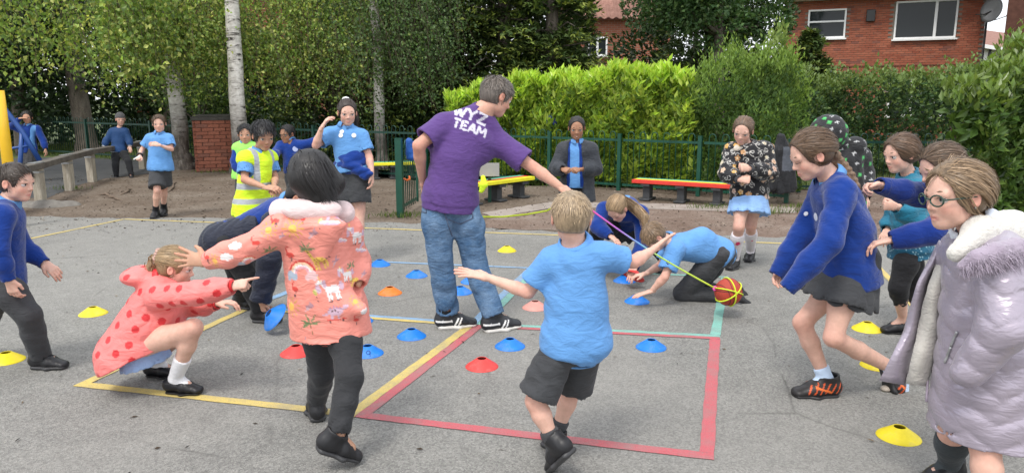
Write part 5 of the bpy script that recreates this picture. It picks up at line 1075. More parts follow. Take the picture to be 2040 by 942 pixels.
make_shoe('orange', (.020,.018,.018), (.016,.016,.017), [(lambda v: (np.abs(v[:, 0]) > .02) & (np.sin(v[:, 1] * 260 + v[:, 2] * 120) > .72) & (v[:, 2] > .028) & (v[:, 2] < .075) & (v[:, 1] < .09), (.62,.09,.02)), (lambda v: (np.abs(v[:, 2] - .045 - (v[:, 1] - .02) * .35) < .0045) & (np.abs(v[:, 0]) > .02) & (v[:, 1] > -.01) & (v[:, 1] < .06), (.75,.16,.03))], bulk=1.05)
make_shoe('mans', (.022,.024,.028), (.62,.60,.56), [(lambda v: (np.abs(v[:, 0]) > .02) & (np.abs(np.abs(v[:, 1] - .045 - (v[:, 2] - .04) * .5) - .009) < .0042) & (v[:, 2] > .022) & (v[:, 2] < .06), (.80,.80,.78)), (lambda v: (np.abs(v[:, 0]) > .018) & (v[:, 1] < .015) & (np.abs(v[:, 2] - .046) < .006), (.80,.80,.78))])

# ---- prints painted on cloth: flat motifs around anchor points on the surface
def in_poly(u, v, poly):
    inside = np.zeros(len(u), bool); n = len(poly)
    for i in range(n):
        (x0, y0), (x1, y1) = poly[i], poly[(i + 1) % n]; cnd = (y0 > v) != (y1 > v)
        with np.errstate(divide='ignore', invalid='ignore'): xx = (x1 - x0) * (v - y0) / (y1 - y0 + 1e-12) + x0
        inside ^= cnd & (u < xx)
    return inside
def disc(x, y, r, ry=None, n=14): return [(x + r * math.cos(6.2832 * k / n), y + (ry or r) * math.sin(6.2832 * k / n)) for k in range(n)]
def stroke(x0, y0, x1, y1, w): d = unit((x1 - x0, y1 - y0)); nx, ny = -d[1] * w / 2, d[0] * w / 2; return [(x0 + nx, y0 + ny), (x1 + nx, y1 + ny), (x1 - nx, y1 - ny), (x0 - nx, y0 - ny)]
def stamp(V_, Nn, col, anchor, normal, up, size, motif, depth=.07, rot=0.0, flip=1):
    n = unit(normal); up = unit(np.asarray(up, float) - n * np.dot(up, n)); rt = np.cross(up, n) * flip; ca, sa = math.cos(rot), math.sin(rot); u_, v_ = rt * ca + up * sa, up * ca - rt * sa
    q = V_ - anchor; near = (np.abs(q @ n) < depth) & (np.linalg.norm(q, axis=1) < size * 2.3) & (Nn @ n > .15); ii = np.where(near)[0]
    if not len(ii): return
    u, v = q[ii] @ u_ / size, q[ii] @ v_ / size
    for poly, c in motif: col[ii[in_poly(u, v, poly)]] = c
_BV = {}
def surf_hit(v, fc, px, py):
    key = (id(v), len(v))
    if key not in _BV: _BV.clear(); _BV[key] = BVHTree.FromPolygons(v.tolist(), fc.tolist())
    bvh = _BV[key]; r = unit(ray(px, py)); h = bvh.ray_cast(Vector((0, 0, CAM_H)), Vector(r)); return h
def scatter(v, n, spacing, seed=0):
    rg = np.random.default_rng(seed); out = []; idx = rg.permutation(len(v))[:6000]
    acc = np.full((n + 1, 3), 99.); sq = spacing ** 2
    for i in idx:
        k = len(out)
        if k == 0 or (((acc[:k] - v[i]) ** 2).sum(1)).min() > sq: acc[k] = v[i]; out.append(i)
        if len(out) >= n: break
    return out
# ================================================================== CAST
def AN(px, py, h=.085): q = G(px, py); q[2] = h; return q
def dirj(a, yaw, pitch=0, L=.15): return a + yaw_vec(yaw, pitch) * L
def flatcol(c): return lambda v, n: np.tile(np.array(c, float), (len(v), 1))
CAM0 = V(0, 0, CAM_H)
def px_of(v):                               # picture coordinates of points (used to lay prints out on cloth as worn)
    q = v - CAM0; d = q @ FW; return PW/2 + FPX * q[:, 0] / d, PH/2 - FPX * (q @ UPV) / d
def badge(p, v, fc, px, py, r, col, name='badge'):
    h = surf_hit(v, fc, px, py)
    if h[0] is None: return
    n = np.array(h[1]); o = np.array(h[0]) + n * .003; a = unit(np.cross(n, V(0, 0, 1))); b = np.cross(a, n); m = MB(); N = 12
    m.add([o + (a * math.cos(6.283*k/N) + b * math.sin(6.283*k/N)) * r for k in range(N)] + [o + n * .002], [(k, (k+1) % N, N) for k in range(N)]); p.mbpart(name, m, paint_mat('badge_%d' % int(col[0]*999 + px), col, .8))
M_LENS = NT('spectacle_lens').done((.9,.9,.9), .02, Transmission_Weight=.95, IOR=1.1)
def glasses(p, col, r=.105):
    h = p.hh; m = MB(); hp = p.hp
    for sg in (-1, 1):
        c = V(sg * .155, .44, .475); pts = [hp(c[0] + r * math.cos(6.283*k/16), c[1] - abs(c[0] + r * math.cos(6.283*k/16)) * .25 + .03, c[2] + r * .8 * math.sin(6.283*k/16)) for k in range(17)]; m.tube(pts, .013 * h, 6)
        m.tube([hp(sg * .26, .40, .49), hp(sg * .345, .2, .50), hp(sg * .375, -.06, .50), hp(sg * .37, -.13, .44)], .012 * h, 6)
    m.tube([hp(-.05, .455, .49), hp(0, .47, .50), hp(.05, .455, .49)], .011 * h, 6)
    g = p.mbpart('glasses', m, paint_mat('spectacle_frame_%d' % int(col[1]*999), col, .35))

# ------------------------------------------------------------------ boy striding in from the left edge
a1 = AN(84, 733); p = Person('person in royal blue jumper and dark trousers striding in at the left edge',
  dict(hd=P(33,362,4.15), nk=P(13,405,4.15), sr=P(4,430,4.01), sl=P(16,425,4.29), er=P(-4,500,3.93), wr=P(17,556,3.95), el=P(46,492,4.33), wl=P(88,524,4.3), hr=P(-4,556,4.06), hl=P(-2,556,4.24), kr=P(55,625,4.07), ar=a1, tr=dirj(a1,88), kl=P(-32,648,4.32), al=P(-95,700,4.42), tl=P(-70,735,4.42)),
  1.02, SKIN_P, (86, 8, 0), .208, .0068, hands=('relax', 'relax'), palms=(V(0,.5,-.8), V(0,1,0)))
p.body(); p.face((.08,.09,.08), (.05,.03,.02)); p.hair((.040,.027,.019), 'short', 1100, .035, .14, hairline=.84, lift=.35)
o_, v_, f_ = p.top('jumper', ROYAL, C_KNIT, 'long', .016, .045, amp=.006, seed=3, boxy=.01); p.collar(POLO, C_POLO, .054, .022, .02)
p.legs('trousers', GREY, C_TROU, 'trousers', .016, .058, 1.04); p.sock('r', .25, BLACK); p.shoe('r', 'black', 1.1); p.shoe('l', 'black', 1.1)

# ------------------------------------------------------------------ crouching girl, coral raincoat with red dots
ar, al = AN(352, 783), AN(312, 750)
p = Person('person crouching in a coral raincoat with red polka dots, pointing right',
  dict(hd=P(352,530,3.85), nk=P(326,558,3.86), sr=P(318,590,3.74), sl=P(330,578,4.0), er=P(394,583,3.64), wr=P(462,571,3.62), el=P(385,607,3.98), wl=P(432,604,3.9), sp=P(290,640,3.85), hr=P(276,690,3.78), hl=P(279,684,3.95), kr=P(386,652,3.70), ar=ar, tr=dirj(ar,82), kl=P(360,655,4.02), al=al, tl=dirj(al,85)),
  1.0, SKIN_P, (98, 14, 0), .205, .0066, hands=('relax', 'point'), palms=(V(0,0,-1), V(0,.6,-.8)), hand_dirs=(V(1,0,.1), V(.95,0,.22)))
p.body(); p.face((.12,.10,.06), (.20,.13,.07))
p.hair((.33,.225,.12), 'pulled', 1700, .04, .55, tie=(.0,-.52,.62), hairline=.88, jit=.12, lift=.2, wid=.014)
dn_ = unit(P(300, 745, 3.85) - P(257, 640, 3.85))
def dots(v, n):
    c = np.tile((.80,.20,.185), (len(v), 1)); pts = v[scatter(v, 90, .078, 4)]
    for q in pts: c[np.linalg.norm(v - q, axis=1) < .0205] = (.62,.030,.035)
    return c
o_, v_, f_ = p.top('raincoat', None, C_SHELL, 'long', .022, 0, .0056, .008, 22, 5, neck=False, arm_e=.022, colfn=dots, dirs=(0,.3,1),
  extra=[Seg(p.sc, P(277,712,3.86), .125, .215, V(0,1,0), .125, .225, .04), Ell(P(283,549,3.88), (.105,.12,.05), None, .03), Ell(P(335,556,3.86), (.085,.11,.035), None, .03), Cut(P(287,705,3.85), V(.43,-.05,-.9))])
p.collar((.62,.030,.035), C_SHELL, .062, .02, .01, .2, 'hood_lining', front=V(1,0,-.2))
for q in 'lr':
    w_, e_ = p.J['w'+q], p.J['e'+q]; d_ = unit(w_ - e_); v_, f_ = sdf_mesh([Seg(w_ - d_*.005, w_ + d_*.014, .032, .030, flat=(1,1)), Seg(w_, w_ + d_*.03, .024, op='sub', k=.002)], .004); p.part('cuff', v_, f_, C_KNIT, (.62,.030,.035))
p.tail([p.hp(0,-.50,.60), P(306,532,3.86), P(304,552,3.86)], [.03,.034,.016], (.33,.225,.12), 120, .004); p.skirt((.30,.42,.66), C_POLO, .11, .015, .03, V(.28,0,-1), name='dress_hem', pleat=.002); p.sock('r', .42, (.72,.72,.74)); p.sock('l', .42, (.72,.72,.74)); p.shoe('r', 'mary', 1.05); p.shoe('l', 'mary', 1.05)
m = MB(); c0 = p.hp(0, -.50, .66)
for k in range(16): a = 6.283*k/16; b = 6.283*(k+1)/16; m.tube([c0 + (p.hr*math.cos(a) + p.hu*math.sin(a))*.03, c0 + (p.hr*math.cos(b) + p.hu*math.sin(b))*.034], .012 + .004*(k % 2), 6)
p.mbpart('hair_scrunchie', m, paint_mat('scrunchie', (.55,.36,.30), .8, .2, .5, .3, 60))

# ------------------------------------------------------------------ stooping boy with a navy coat slipped down
ar, al = AN(520, 641), AN(482, 614)
p = Person('person stooping in blue jumper and slipped-down navy coat, picking up a blue cone',
  dict(hd=P(598,392,5.05), nk=P(575,402,5.08), sr=P(556,425,4.94), sl=P(552,414,5.22), er=P(538,515,4.9), wr=P(519,598,4.9), el=P(590,500,5.2), wl=P(600,560,5.2), sp=P(507,448,5.08), hr=P(452,482,4.96), hl=P(450,474,5.18), kr=P(492,550,5.02), ar=ar, tr=dirj(ar,84), kl=P(474,548,5.24), al=al, tl=dirj(al,85)),
  1.05, SKIN_A, (92, 45, 0), .21, .0075, hands=('relax', 'grip'), palms=(V(0,0,-1), V(.6,.6,0)), hand_dirs=(None, V(.25,0,-1)))
p.body(); p.face(); p.hair((.012,.010,.009), 'short', 600, .05, .2)
p.top('jumper', ROYAL, C_KNIT, 'long', .016, .02, sleeves='l', seed=6); p.collar(POLO, C_POLO, .054, .02, .02)
p.top('coat', NAVY, C_PUFF, 'long', .020, .10, seed=8, neck=False, arm_e=.024, amp=.009, f=20, sleeves='r', boxy=.045, extra=[Cut(P(525,440,5.05), V(.92,0,.4))] if False else []) if False else None
v_, f_ = sdf_mesh([Seg(P(530,450,5.06), P(440,482,5.07), .15, .165, V(0,1,0), .115, .135, .03, (1, 0)), Seg(P(440,482,5.07), P(432,492,5.07), .165, .15, V(0,1,0), .13, .10, .03)], .0075, lambda X: .009 * wrinkle(X, 8, 20), 1); p.part('coat', v_, f_, C_PUFF, NAVY)
sl_ = [Seg(p.J['sr'] + V(-.05,0,-.06), p.J['er'], .075, .078, k=.03), Seg(p.J['er'], p.J['wr'], .078, .072, k=.03, flat=(0,1)), Seg(p.J['wr'] + V(.005,0,.02), p.J['wr'] + V(-.005,0,-.04), .058, op='sub', k=.002)]
v_, f_ = sdf_mesh(sl_, .0075, lambda X: .007 * wrinkle(X, 9, 24, (0,0,1)), 1); p.part('coat_sleeve', v_, f_, C_PUFF, NAVY)
p.legs('trousers', (.022,.023,.026), C_TROU, 'trousers', .016, .056, .97); p.shoe('r', 'black', 1.1); p.shoe('l', 'black', 1.1)

# ------------------------------------------------------------------ girl from behind in the printed pink raincoat
al = AN(632, 833, .09); ar = P(672, 868, 2.97)
p = Person('person seen from behind in a pink printed raincoat, black hair blowing, arm stretched left',
  dict(hd=P(616,354,3.12), nk=P(622,412,3.13), sl=P(562,456,3.1), sr=P(688,458,3.2), el=P(486,498,3.06), wl=P(412,520,3.10), er=P(712,520,3.26), wr=P(714,566,3.18), hl=P(632,626,3.22), hr=P(680,630,3.20), kl=P(641,742,3.30), al=al, tl=al + V(-.05,.13,-.01), kr=P(697,748,3.06), ar=ar, tr=ar + V(.085,.06,-.075)),
  1.05, SKIN_A, (-152, 8, 0), .215, .0068, hands=('open', None), palms=(V(0,.9,-.3), None), hand_dirs=(V(-1,.15,.10), None), limb=.88)
p.body()
HB = (.013,.011,.011); p.hair(HB, 'wind', 2600, .045, .62, wind=V(.62,.1,-.70), wid=.016, jit=.6, nape=.1, hairline=.86, cover_ears=True,
  extra=[Seg(P(625,345,3.12), P(662,365,3.12), .085, .055, k=.05), Seg(P(640,366,3.12), P(658,386,3.12), .05, .022, k=.04), Seg(P(612,360,3.08), P(632,396,3.05), .065, .03, k=.04)], lift=.5)
PINK = (.78,.27,.215)
K_ = (.10,.05,.05); WH = (.80,.76,.75); RD_ = (.62,.06,.045); YE = (.80,.52,.10); GN = (.17,.22,.10); LV = (.62,.42,.52); BLg = (.38,.45,.55)
def ring(x, y, r, w, a0=0, a1=6.2832, n=20):
    o = [(x + r*math.cos(a0+(a1-a0)*k/n), y + r*math.sin(a0+(a1-a0)*k/n)) for k in range(n+1)]; i = [(x + (r-w)*math.cos(a0+(a1-a0)*k/n), y + (r-w)*math.sin(a0+(a1-a0)*k/n)) for k in range(n, -1, -1)]; return o + i
def rays_(n=12, r0=.45, r1=.95, w=.07): return [(stroke(r0*math.cos(6.283*k/n), r0*math.sin(6.283*k/n), r1*math.cos(6.283*k/n), r1*math.sin(6.283*k/n), w), (.66,.36,.07)) for k in range(n)]
SUNM = rays_() + [(disc(0,0,.36), (.86,.46,.10))]
def legs_(xs, y0, y1, w, c): return [(stroke(x, y0, x, y1, w), c) for x in xs]
GIR = [(disc(.0,-.05,.50,.24), YE), (stroke(-.38,0,-.62,.72,.24), YE), (disc(-.70,.80,.22,.13), YE), (stroke(.45,.05,.72,-.2,.06), K_)] + legs_((-.38,-.18,.2,.38), -.1, -.82, .12, YE) + [(disc(x,y,.055), (.30,.12,.03)) for x, y in ((-.3,.02),(-.1,.08),(.1,-.08),(.28,.06),(-.2,-.16),(.02,-.02),(-.48,.32),(-.55,.56),(.35,-.15),(-.36,-.4),(.22,-.45))]
UNI = [(disc(.0,-.02,.48,.25), WH), (stroke(-.32,.1,-.6,.55,.26), WH), (disc(-.70,.58,.24,.13), WH), (stroke(-.62,.68,-.72,1.0,.06), YE), (disc(-.42,.42,.12,.30), LV), (disc(-.86,.2,.14,.34), LV), (disc(.62,.05,.16,.30), LV)] + legs_((-.34,-.16,.2,.36), -.15, -.78, .12, WH) + legs_((-.34,-.16,.2,.36), -.74, -.84, .13, K_)
RAIN = [(ring(0,0,.95,.14,0,3.1416), RD_), (ring(0,0,.80,.14,0,3.1416), (.80,.55,.36)), (ring(0,0,.65,.14,0,3.1416), (.80,.70,.70)), (ring(0,0,.50,.13,0,3.1416), (.70,.35,.40))] + [(disc(x,y,r), BLg) for x, y, r in ((-.85,-.1,.26),(-.55,-.25,.24),(-1.0,-.35,.22))] + [(disc(x,y,r), (.78,.50,.50)) for x, y, r in ((.55,-.15,.28),(.85,-.22,.25),(.72,-.02,.25),(.38,-.3,.2))]
PALM = [(disc(.3*math.cos(a), .3*math.sin(a), .34, .1, 10), GN) for a in (0, 3.14)] + [([(0,0), (.42*math.cos(a-.25), .42*math.sin(a-.25)), (.95*math.cos(a), .95*math.sin(a)), (.42*math.cos(a+.25), .42*math.sin(a+.25))], GN) for a in (.15, .95, 1.9, 2.7, 3.5)] + [(stroke(0,-.05,.1,-.9,.07), (.28,.16,.08))]
DINO = [(disc(0,0,.52,.27), LV), ([(-.4,.0),(-1.0,-.28),(-.4,-.2)], LV), (stroke(.4,.05,.65,.3,.2), LV), (disc(.72,.36,.19,.13), LV), (stroke(-.6,-.62,.75,-.5,.08), RD_), (disc(-.35,-.7,.08), K_), (disc(.5,-.62,.08), K_)] + [([(x-.1,.2),(x,.46),(x+.1,.2)], (.45,.25,.35)) for x in (-.3,-.1,.12,.32)] + legs_((-.25,.22), -.15, -.52, .16, LV) + [(disc(x,y,.06), K_) for x, y in ((-.2,.05),(.02,.1),(.2,-.02))]
FLAM = [(disc(0,-.05,.42,.26), RD_), (stroke(-.3,.0,-.42,.6,.13), RD_), (stroke(-.42,.6,-.15,.75,.12), RD_), (stroke(.0,-.2,.0,-.85,.05), K_), (stroke(.12,-.2,.15,-.85,.05), K_)]
BIRD = [(disc(0,0,.36,.17), (.42,.22,.26)), ([(-.1,.05),(.25,.7),(.3,.05)], (.45,.25,.28)), ([(-.15,-.05),(-.45,-.65),(.2,-.1)], (.60,.40,.42)), (disc(.42,.12,.14), (.42,.22,.26))]
KITE = [([(0,.6),(.35,.1),(0,-.45),(-.35,.1)], (.50,.46,.12)), (stroke(0,-.45,.15,-1.2,.04), K_), ([(0,.6),(.35,.1),(0,.05)], (.66,.58,.3))]
CLOUD = [(disc(x,y,r), WH) for x, y, r in ((-.4,0,.3),(0,.12,.36),(.4,0,.3),(0,-.1,.3))]
SKATE = [(disc(0,.1,.75,.16), WH), (disc(0,.02,.70,.10), LV), (stroke(-.2,.2,.0,.7,.2), LV), (disc(.05,.8,.2), LV)]
prints = [(SUNM,579,456,.035),(FLAM,548,440,.045),(SUNM,533,505,.0),(FLAM,603,448,.0),(SUNM,583,456,.052),(FLAM,604,436,.03),(KITE,638,442,.032),(SKATE,657,446,.058),(BIRD,622,466,.044),(SKATE,676,480,.05),(BIRD,696,437,.03),(GIR,634,518,.062),(PALM,610,497,.046),(FLAM,578,507,.048),(RAIN,602,545,.062),(UNI,662,575,.066),(KITE,628,583,.032),(SUNM,580,610,.05),(BIRD,615,611,.044),(DINO,668,621,.062),(PALM,618,645,.052),(FLAM,710,636,.035),(CLOUD,729,620,.035),(SUNM,708,600,.035),(BIRD,668,520,.034),(FLAM,588,575,.04),
  (CLOUD,468,490,.042),(CLOUD,452,512,.04),(SUNM,428,520,.035),(FLAM,412,512,.034),(FLAM,510,483,.04),(PALM,538,500,.042),(GIR,541,516,.035),(RAIN,495,522,.035),(SKATE,720,500,.045),(UNI,712,468,.05),(GIR,706,556,.04),(BIRD,724,545,.03),(PALM,700,530,.03),(UNI,692,545,.045),(BIRD,560,470,.03),(SUNM,535,458,.04)]
def printed(v, n):
    c = np.tile(PINK, (len(v), 1)); rg = np.random.default_rng(5)
    for mo, px, py, sz in prints:
        if not sz: continue
        h = surf_hit(v, PRF[0], px, py)
        if h[0] is not None: stamp(v, n, c, np.array(h[0]), -unit(ray(px, py)) * .6 + np.array(h[1]) * .4, V(0,0,1), sz, mo, .05, rg.uniform(-.2, .2))
    front = [i for i in scatter(v, 160, .085, 9)]; mot = [SUNM, FLAM, GIR, BIRD, PALM, DINO, CLOUD, KITE]       # the side away from the camera carries the same print
    for i in front:
        if np.dot(n[i], unit(v[i] - CAM0)) > .1: stamp(v, n, c, v[i], n[i], V(0,0,1), .04, mot[i % 8], .03)
    return c
PRF = [None]; _sm = sdf_mesh
def sdf_keep(*a, **k):
    r = _sm(*a, **k); PRF[0] = r[1]; return r
sdf_mesh = sdf_keep
o_, v_, f_ = p.top('raincoat', None, C_SHELL, 'long', .026, .085, .0058, .008, 20, 12, neck=False, flare=.02, arm_e=.020, colfn=printed, boxy=.006, hip_e=.04, hemdir=V(.05,0,-1),
  extra=[Seg(P(640,590,3.16), P(718,615,3.10), .09, .03, k=.05), Seg(P(632,452,3.04), P(640,512,3.035), .12, .03, V(1,0,0), .05, .02, .03)])
sdf_mesh = _sm
v_, f_ = sdf_mesh([Seg(P(560,420,3.12), P(684,424,3.16), .052, .050, V(0,0,1), .05, .05, .03), Ell(P(621,418,3.06), (.125,.05,.050), None, .03), Seg(p.J['nk'] + V(0,0,.0), p.J['nk'] + V(0,0,.12), .052, op='sub', k=.01)], .006, lambda X: .004 * wrinkle(X, 3, 25)); p.part('hood_lining', v_, f_, C_POLO, (.74,.58,.57))
p.legs('trousers', (.036,.037,.040), C_TROU, 'trousers', .010, .050, .95); p.shoe('l', 'black', 1.12, V(.0,.0,1)); p.shoe('r', 'black', 1.12, V(.52,.10,.85))

# ------------------------------------------------------------------ the man in purple
al, ar = AN(893, 652, .105), AN(984, 658, .105)
p = Person('tall person in purple lettered T-shirt and blue jeans, swinging the ball on a rope',
  dict(hd=P(990,192,5.02), nk=P(958,222,4.99), sl=P(884,250,4.95), sr=P(998,288,5.04), el=P(834,290,4.84), wl=P(842,362,5.02), er=P(1064,335,4.99), wr=P(1118,374,4.93), sp=P(906,318,4.95), hl=P(868,395,4.94), hr=P(925,402,4.99), kl=P(877,512,4.93), al=al, tl=dirj(al,104), kr=P(946,524,4.99), ar=ar, tr=dirj(ar,116)),
  1.32, SKIN_W, (122, 22, 0), .245, .0078, belly=1.0, chest=1.05, limb=1.02, hands=('relax', 'grip'), palms=(V(1,0,0), V(0,.4,-.9)), group='adults')
p.body(neck_r=.046); p.face((.08,.09,.10), (.14,.11,.09)); p.hair((.155,.13,.11), 'short', 1500, .045, .15, lift=1.1, jit=.6, hairline=.82, nape=.22)
PUR = (.105,.055,.205)
def seg_letters():
    S_ = []; W_ = .20
    def st(ox, oy, pts, sc):
        for a, b in zip(pts[:-1], pts[1:]): S_.append((stroke(ox + a[0]*sc, oy + a[1]*sc, ox + b[0]*sc, oy + b[1]*sc, W_*sc*1.15), (.62,.60,.68)))
    st(-1.62, .12, [(0,1),(.28,0),(.52,.75),(.78,0),(1.05,1)], 1.0); st(-.45, .12, [(0,1),(.42,.5),(.84,1)], 1.0); st(-.45, .12, [(.42,.45),(.42,0)], 1.0); st(.55, .12, [(0,.92),(.82,.92),(.05,.08),(.9,.08)], 1.0)
    st(-1.35, -.95, [(0,.82),(.62,.82)], .95); st(-1.35, -.95, [(.31,.66),(.31,0)], .95); st(-.62, -.95, [(.05,.88),(.05,0)], .95); st(-.62, -.95, [(.2,.82),(.6,.82)], .95); st(-.62, -.95, [(.2,.44),(.52,.44)], .95); st(-.62, -.95, [(.2,.06),(.6,.06)], .95)
    st(.08, -.95, [(0,0),(.34,.9),(.68,0)], .95); st(.08, -.95, [(.2,.28),(.5,.28)], .95); st(.88, -.95, [(.02,0),(.06,.9),(.42,.3),(.78,.9),(.82,0)], .95)
    return S_
def tee(v, n):
    c = np.tile(PUR, (len(v), 1)); h = surf_hit(v, PRF[0], 936, 242); a = np.array(h[0]); up = unit(P(940,205,4.9) - P(922,258,4.9)); stamp(v, n, c, a, -unit(ray(931, 231)) * .7 + np.array(h[1]) * .3, up, .074, seg_letters(), .3, rot=0); return c
sdf_mesh = sdf_keep
o_, v_, f_ = p.top('t_shirt', None, C_POLO, 'short', .020, .06, .0062, .008, 17, 14, arm_e=.016, colfn=tee, flare=.004, boxy=.0, hip_e=.034, dirs=(.5,0,.8))
sdf_mesh = _sm
p.legs('jeans', (.058,.125,.235), C_DENIM, 'trousers', .016, .078, .985, amp=.008, f=20, waist=.13, seed=21); p.shoe('l', 'mans', 1.42); p.shoe('r', 'mans', 1.42)
jo = [o for o in p.root.children if o.name.startswith('jeans')][0]; jv = np.empty(len(jo.data.vertices) * 3); jo.data.vertices.foreach_get('co', jv); jv = jv.reshape(-1, 3) + p.o; jf = np.array([tuple(q.vertices) for q in jo.data.polygons])
bv_ = BVHTree.FromPolygons([tuple(q) for q in jv], [tuple(int(i) for i in q) for q in jf])
def on_cloth(px, py, off=.004):
    h = bv_.ray_cast(Vector((0,0,CAM_H)), Vector(unit(ray(px, py)))); return None if h[0] is None else np.array(h[0]) + np.array(h[1]) * off
for outline in ([(882,402),(938,402),(942,434),(918,446),(888,436),(882,402)], [(831,394),(846,398),(850,424),(836,420)], [(836,366),(860,372),(890,380),(925,386),(954,388)], [(884,408),(936,408)], [(884,380),(880,410),(890,440),(900,470)]):
    pts = [on_cloth(a[0] + (b[0]-a[0])*k/6, a[1] + (b[1]-a[1])*k/6) for a, b in zip(outline[:-1], outline[1:]) for k in range(7)]; pts = [q for q in pts if q is not None]
    if len(pts) > 3: m = MB(); m.tube(pts, .0032, 5); p.mbpart('stitched_seam', m, paint_mat('seam_thread', (.10,.13,.20), .9))

# ------------------------------------------------------------------ boy in front, light blue polo, back to camera
al, ar = P(1104, 880, 2.90), AN(1108, 900, .09)
p = Person('person in front in light blue polo and grey shorts, back turned, arms out',
  dict(hd=P(1138,433,2.95), nk=P(1147,490,2.96), sl=P(1098,520,2.97), sr=P(1202,510,2.94), el=P(1052,582,2.99), wl=P(972,553,3.05), er=P(1262,522,2.98), wr=P(1299,499,3.10), sp=P(1150,600,2.95), hl=P(1122,682,2.95), hr=P(1172,680,2.98), kl=P(1066,798,2.93), al=al, tl=al + V(-.02,.06,-.10), kr=P(1140,772,3.14), ar=ar, tr=ar + V(-.03,.14,0)),
  1.0, SKIN_P, (178, 4, 0), .205, .0066, hands=('open', 'open'), palms=(V(0,.2,-1), V(-.3,-.6,-.7)), hand_dirs=(V(-1,.1,.22), V(.7,.55,.42)), limb=.90)
p.body(); p.face((.08,.10,.14), (.30,.2,.12)); p.hair((.36,.265,.165), 'short', 2000, .040, .15, lift=.5, jit=.4, hairline=.84, nape=.22, wid=.013)
p.top('polo_shirt', POLO, C_POLO, 'short', .010, .035, .0075, .009, 18, 31, arm_e=.012, flare=.006, boxy=.004, hip_e=.022, dirs=(.4,0,.8)); p.collar((.13,.33,.72), C_POLO, .053, .024, .022, .9)
p.legs('shorts', GREY, C_TROU, 'shorts', .014, .076, .90, .0085, .007, 20, 6); p.sock('l', .30, (.06,.062,.066), .006); p.sock('r', .30, (.06,.062,.066), .006)
p.shoe('l', 'black', 1.12, V(-.62,.42,.66)); p.shoe('r', 'black', 1.12)

# ------------------------------------------------------------------ girl in the dark open coat by the railings
def stand_legs(p, hips, knees, feet, toes): pass
ar, al = AN(1140, 500), AN(1160, 500)
p = Person('person in dark grey open coat over blue cardigan, standing by the railings',
  dict(hd=P(1149,255,7.6), nk=P(1150,286,7.63), sr=P(1124,298,7.64), sl=P(1176,298,7.64), er=P(1107,336,7.6), wr=P(1122,338,7.42), el=P(1187,336,7.6), wl=P(1152,338,7.42), hr=P(1138,362,7.65), hl=P(1162,362,7.65), kr=P(1138,425,7.6), ar=ar, tr=dirj(ar,0), kl=P(1162,425,7.6), al=al, tl=dirj(al,10)),
  1.04, SKIN_B, (-4, 12, 0), .225, .0085, hands=('fist', 'fist'), palms=(V(.2,.8,-.3), V(-.2,.8,-.3)), hand_dirs=(V(-.5,-.8,0), V(.5,-.8,0)))
p.body(); p.face((.03,.02,.015), (.02,.015,.012), smile=True); p.hair((.016,.012,.011), 'pulled', 900, .03, .6, tie=(0,-.48,.5), jit=.1, lift=.1, hairline=.93, wid=.014, )
p.top('polo_shirt', POLO, C_POLO, 'none', .012, .05); p.collar(POLO, C_POLO, .054, .022, .02)
p.legs('trousers', BLACK, C_TROU, 'trousers', .014, .05)
opn = lambda w, z0, z1, k=.01: Seg(P(1146,268,7.46) , P(1146,420,7.46), w, w * 1.2, V(1,0,0), .17, .17, k, op='sub')
p.top('cardigan', ROYAL, C_KNIT, 'none', .022, .04, extra=[opn(.052, 0, 0)], neck=True)
p.top('coat', (.030,.034,.042), C_PUFF, 'long', .036, .20, None, .008, 22, 7, neck=True, arm_e=.028, flare=.03, extra=[opn(.082, 0, 0), Ell(P(1150,288,7.74), (.15,.07,.06), None, .03)], hemdir=V(0,0,-1)); p.shoe('l', 'black'); p.shoe('r', 'black')

# ------------------------------------------------------------------ crouching girl with fair ponytail
ar, al = AN(1195, 535), AN(1322, 540)
p = Person('person crouching in royal blue jumper with fair ponytail, reaching down to stacked cones',
  dict(hd=P(1229,416,6.18), nk=P(1244,404,6.36), sr=P(1204,418,6.38), sl=P(1276,424,6.4), er=P(1190,452,6.25), wr=P(1215,470,6.15), el=P(1280,482,6.28), wl=P(1264,532,6.08), sp=P(1245,415,6.62), hr=P(1232,445,6.85), hl=P(1272,448,6.85), kr=P(1188,466,6.35), ar=ar, tr=dirj(ar,-30), kl=P(1295,480,6.5), al=al, tl=dirj(al,-30)),
  1.05, SKIN_P, (-42, 52, 0), .215, .0085, hands=('flat', 'relax'), palms=(V(0,0,-1), V(0,0,-1)), hand_dirs=(V(-.3,-.6,-.5), None))
p.body(); p.face((.08,.09,.1), (.2,.13,.07), closed=True); HF = (.33,.225,.125)
p.hair(HF, 'pulled', 900, .035, .6, tie=(.0,-.5,.62), jit=.12, lift=.2, wid=.013); p.tail([p.hp(0,-.46,.60), P(1262,412,6.3), P(1283,432,6.22), P(1286,458,6.18)], [.03,.042,.036,.012], HF, 200, .005)
p.top('jumper', ROYAL, C_KNIT, 'long', .02, .05, amp=.008, f=20, seed=17, arm_e=.018); p.collar(POLO, C_POLO, .054, .02, .02); p.legs('leggings', BLACK, C_TROU, 'trousers', .008, .036, .97); p.skirt(GREY, C_TROU, .16, .02, .03); p.shoe('l', 'black'); p.shoe('r', 'black')

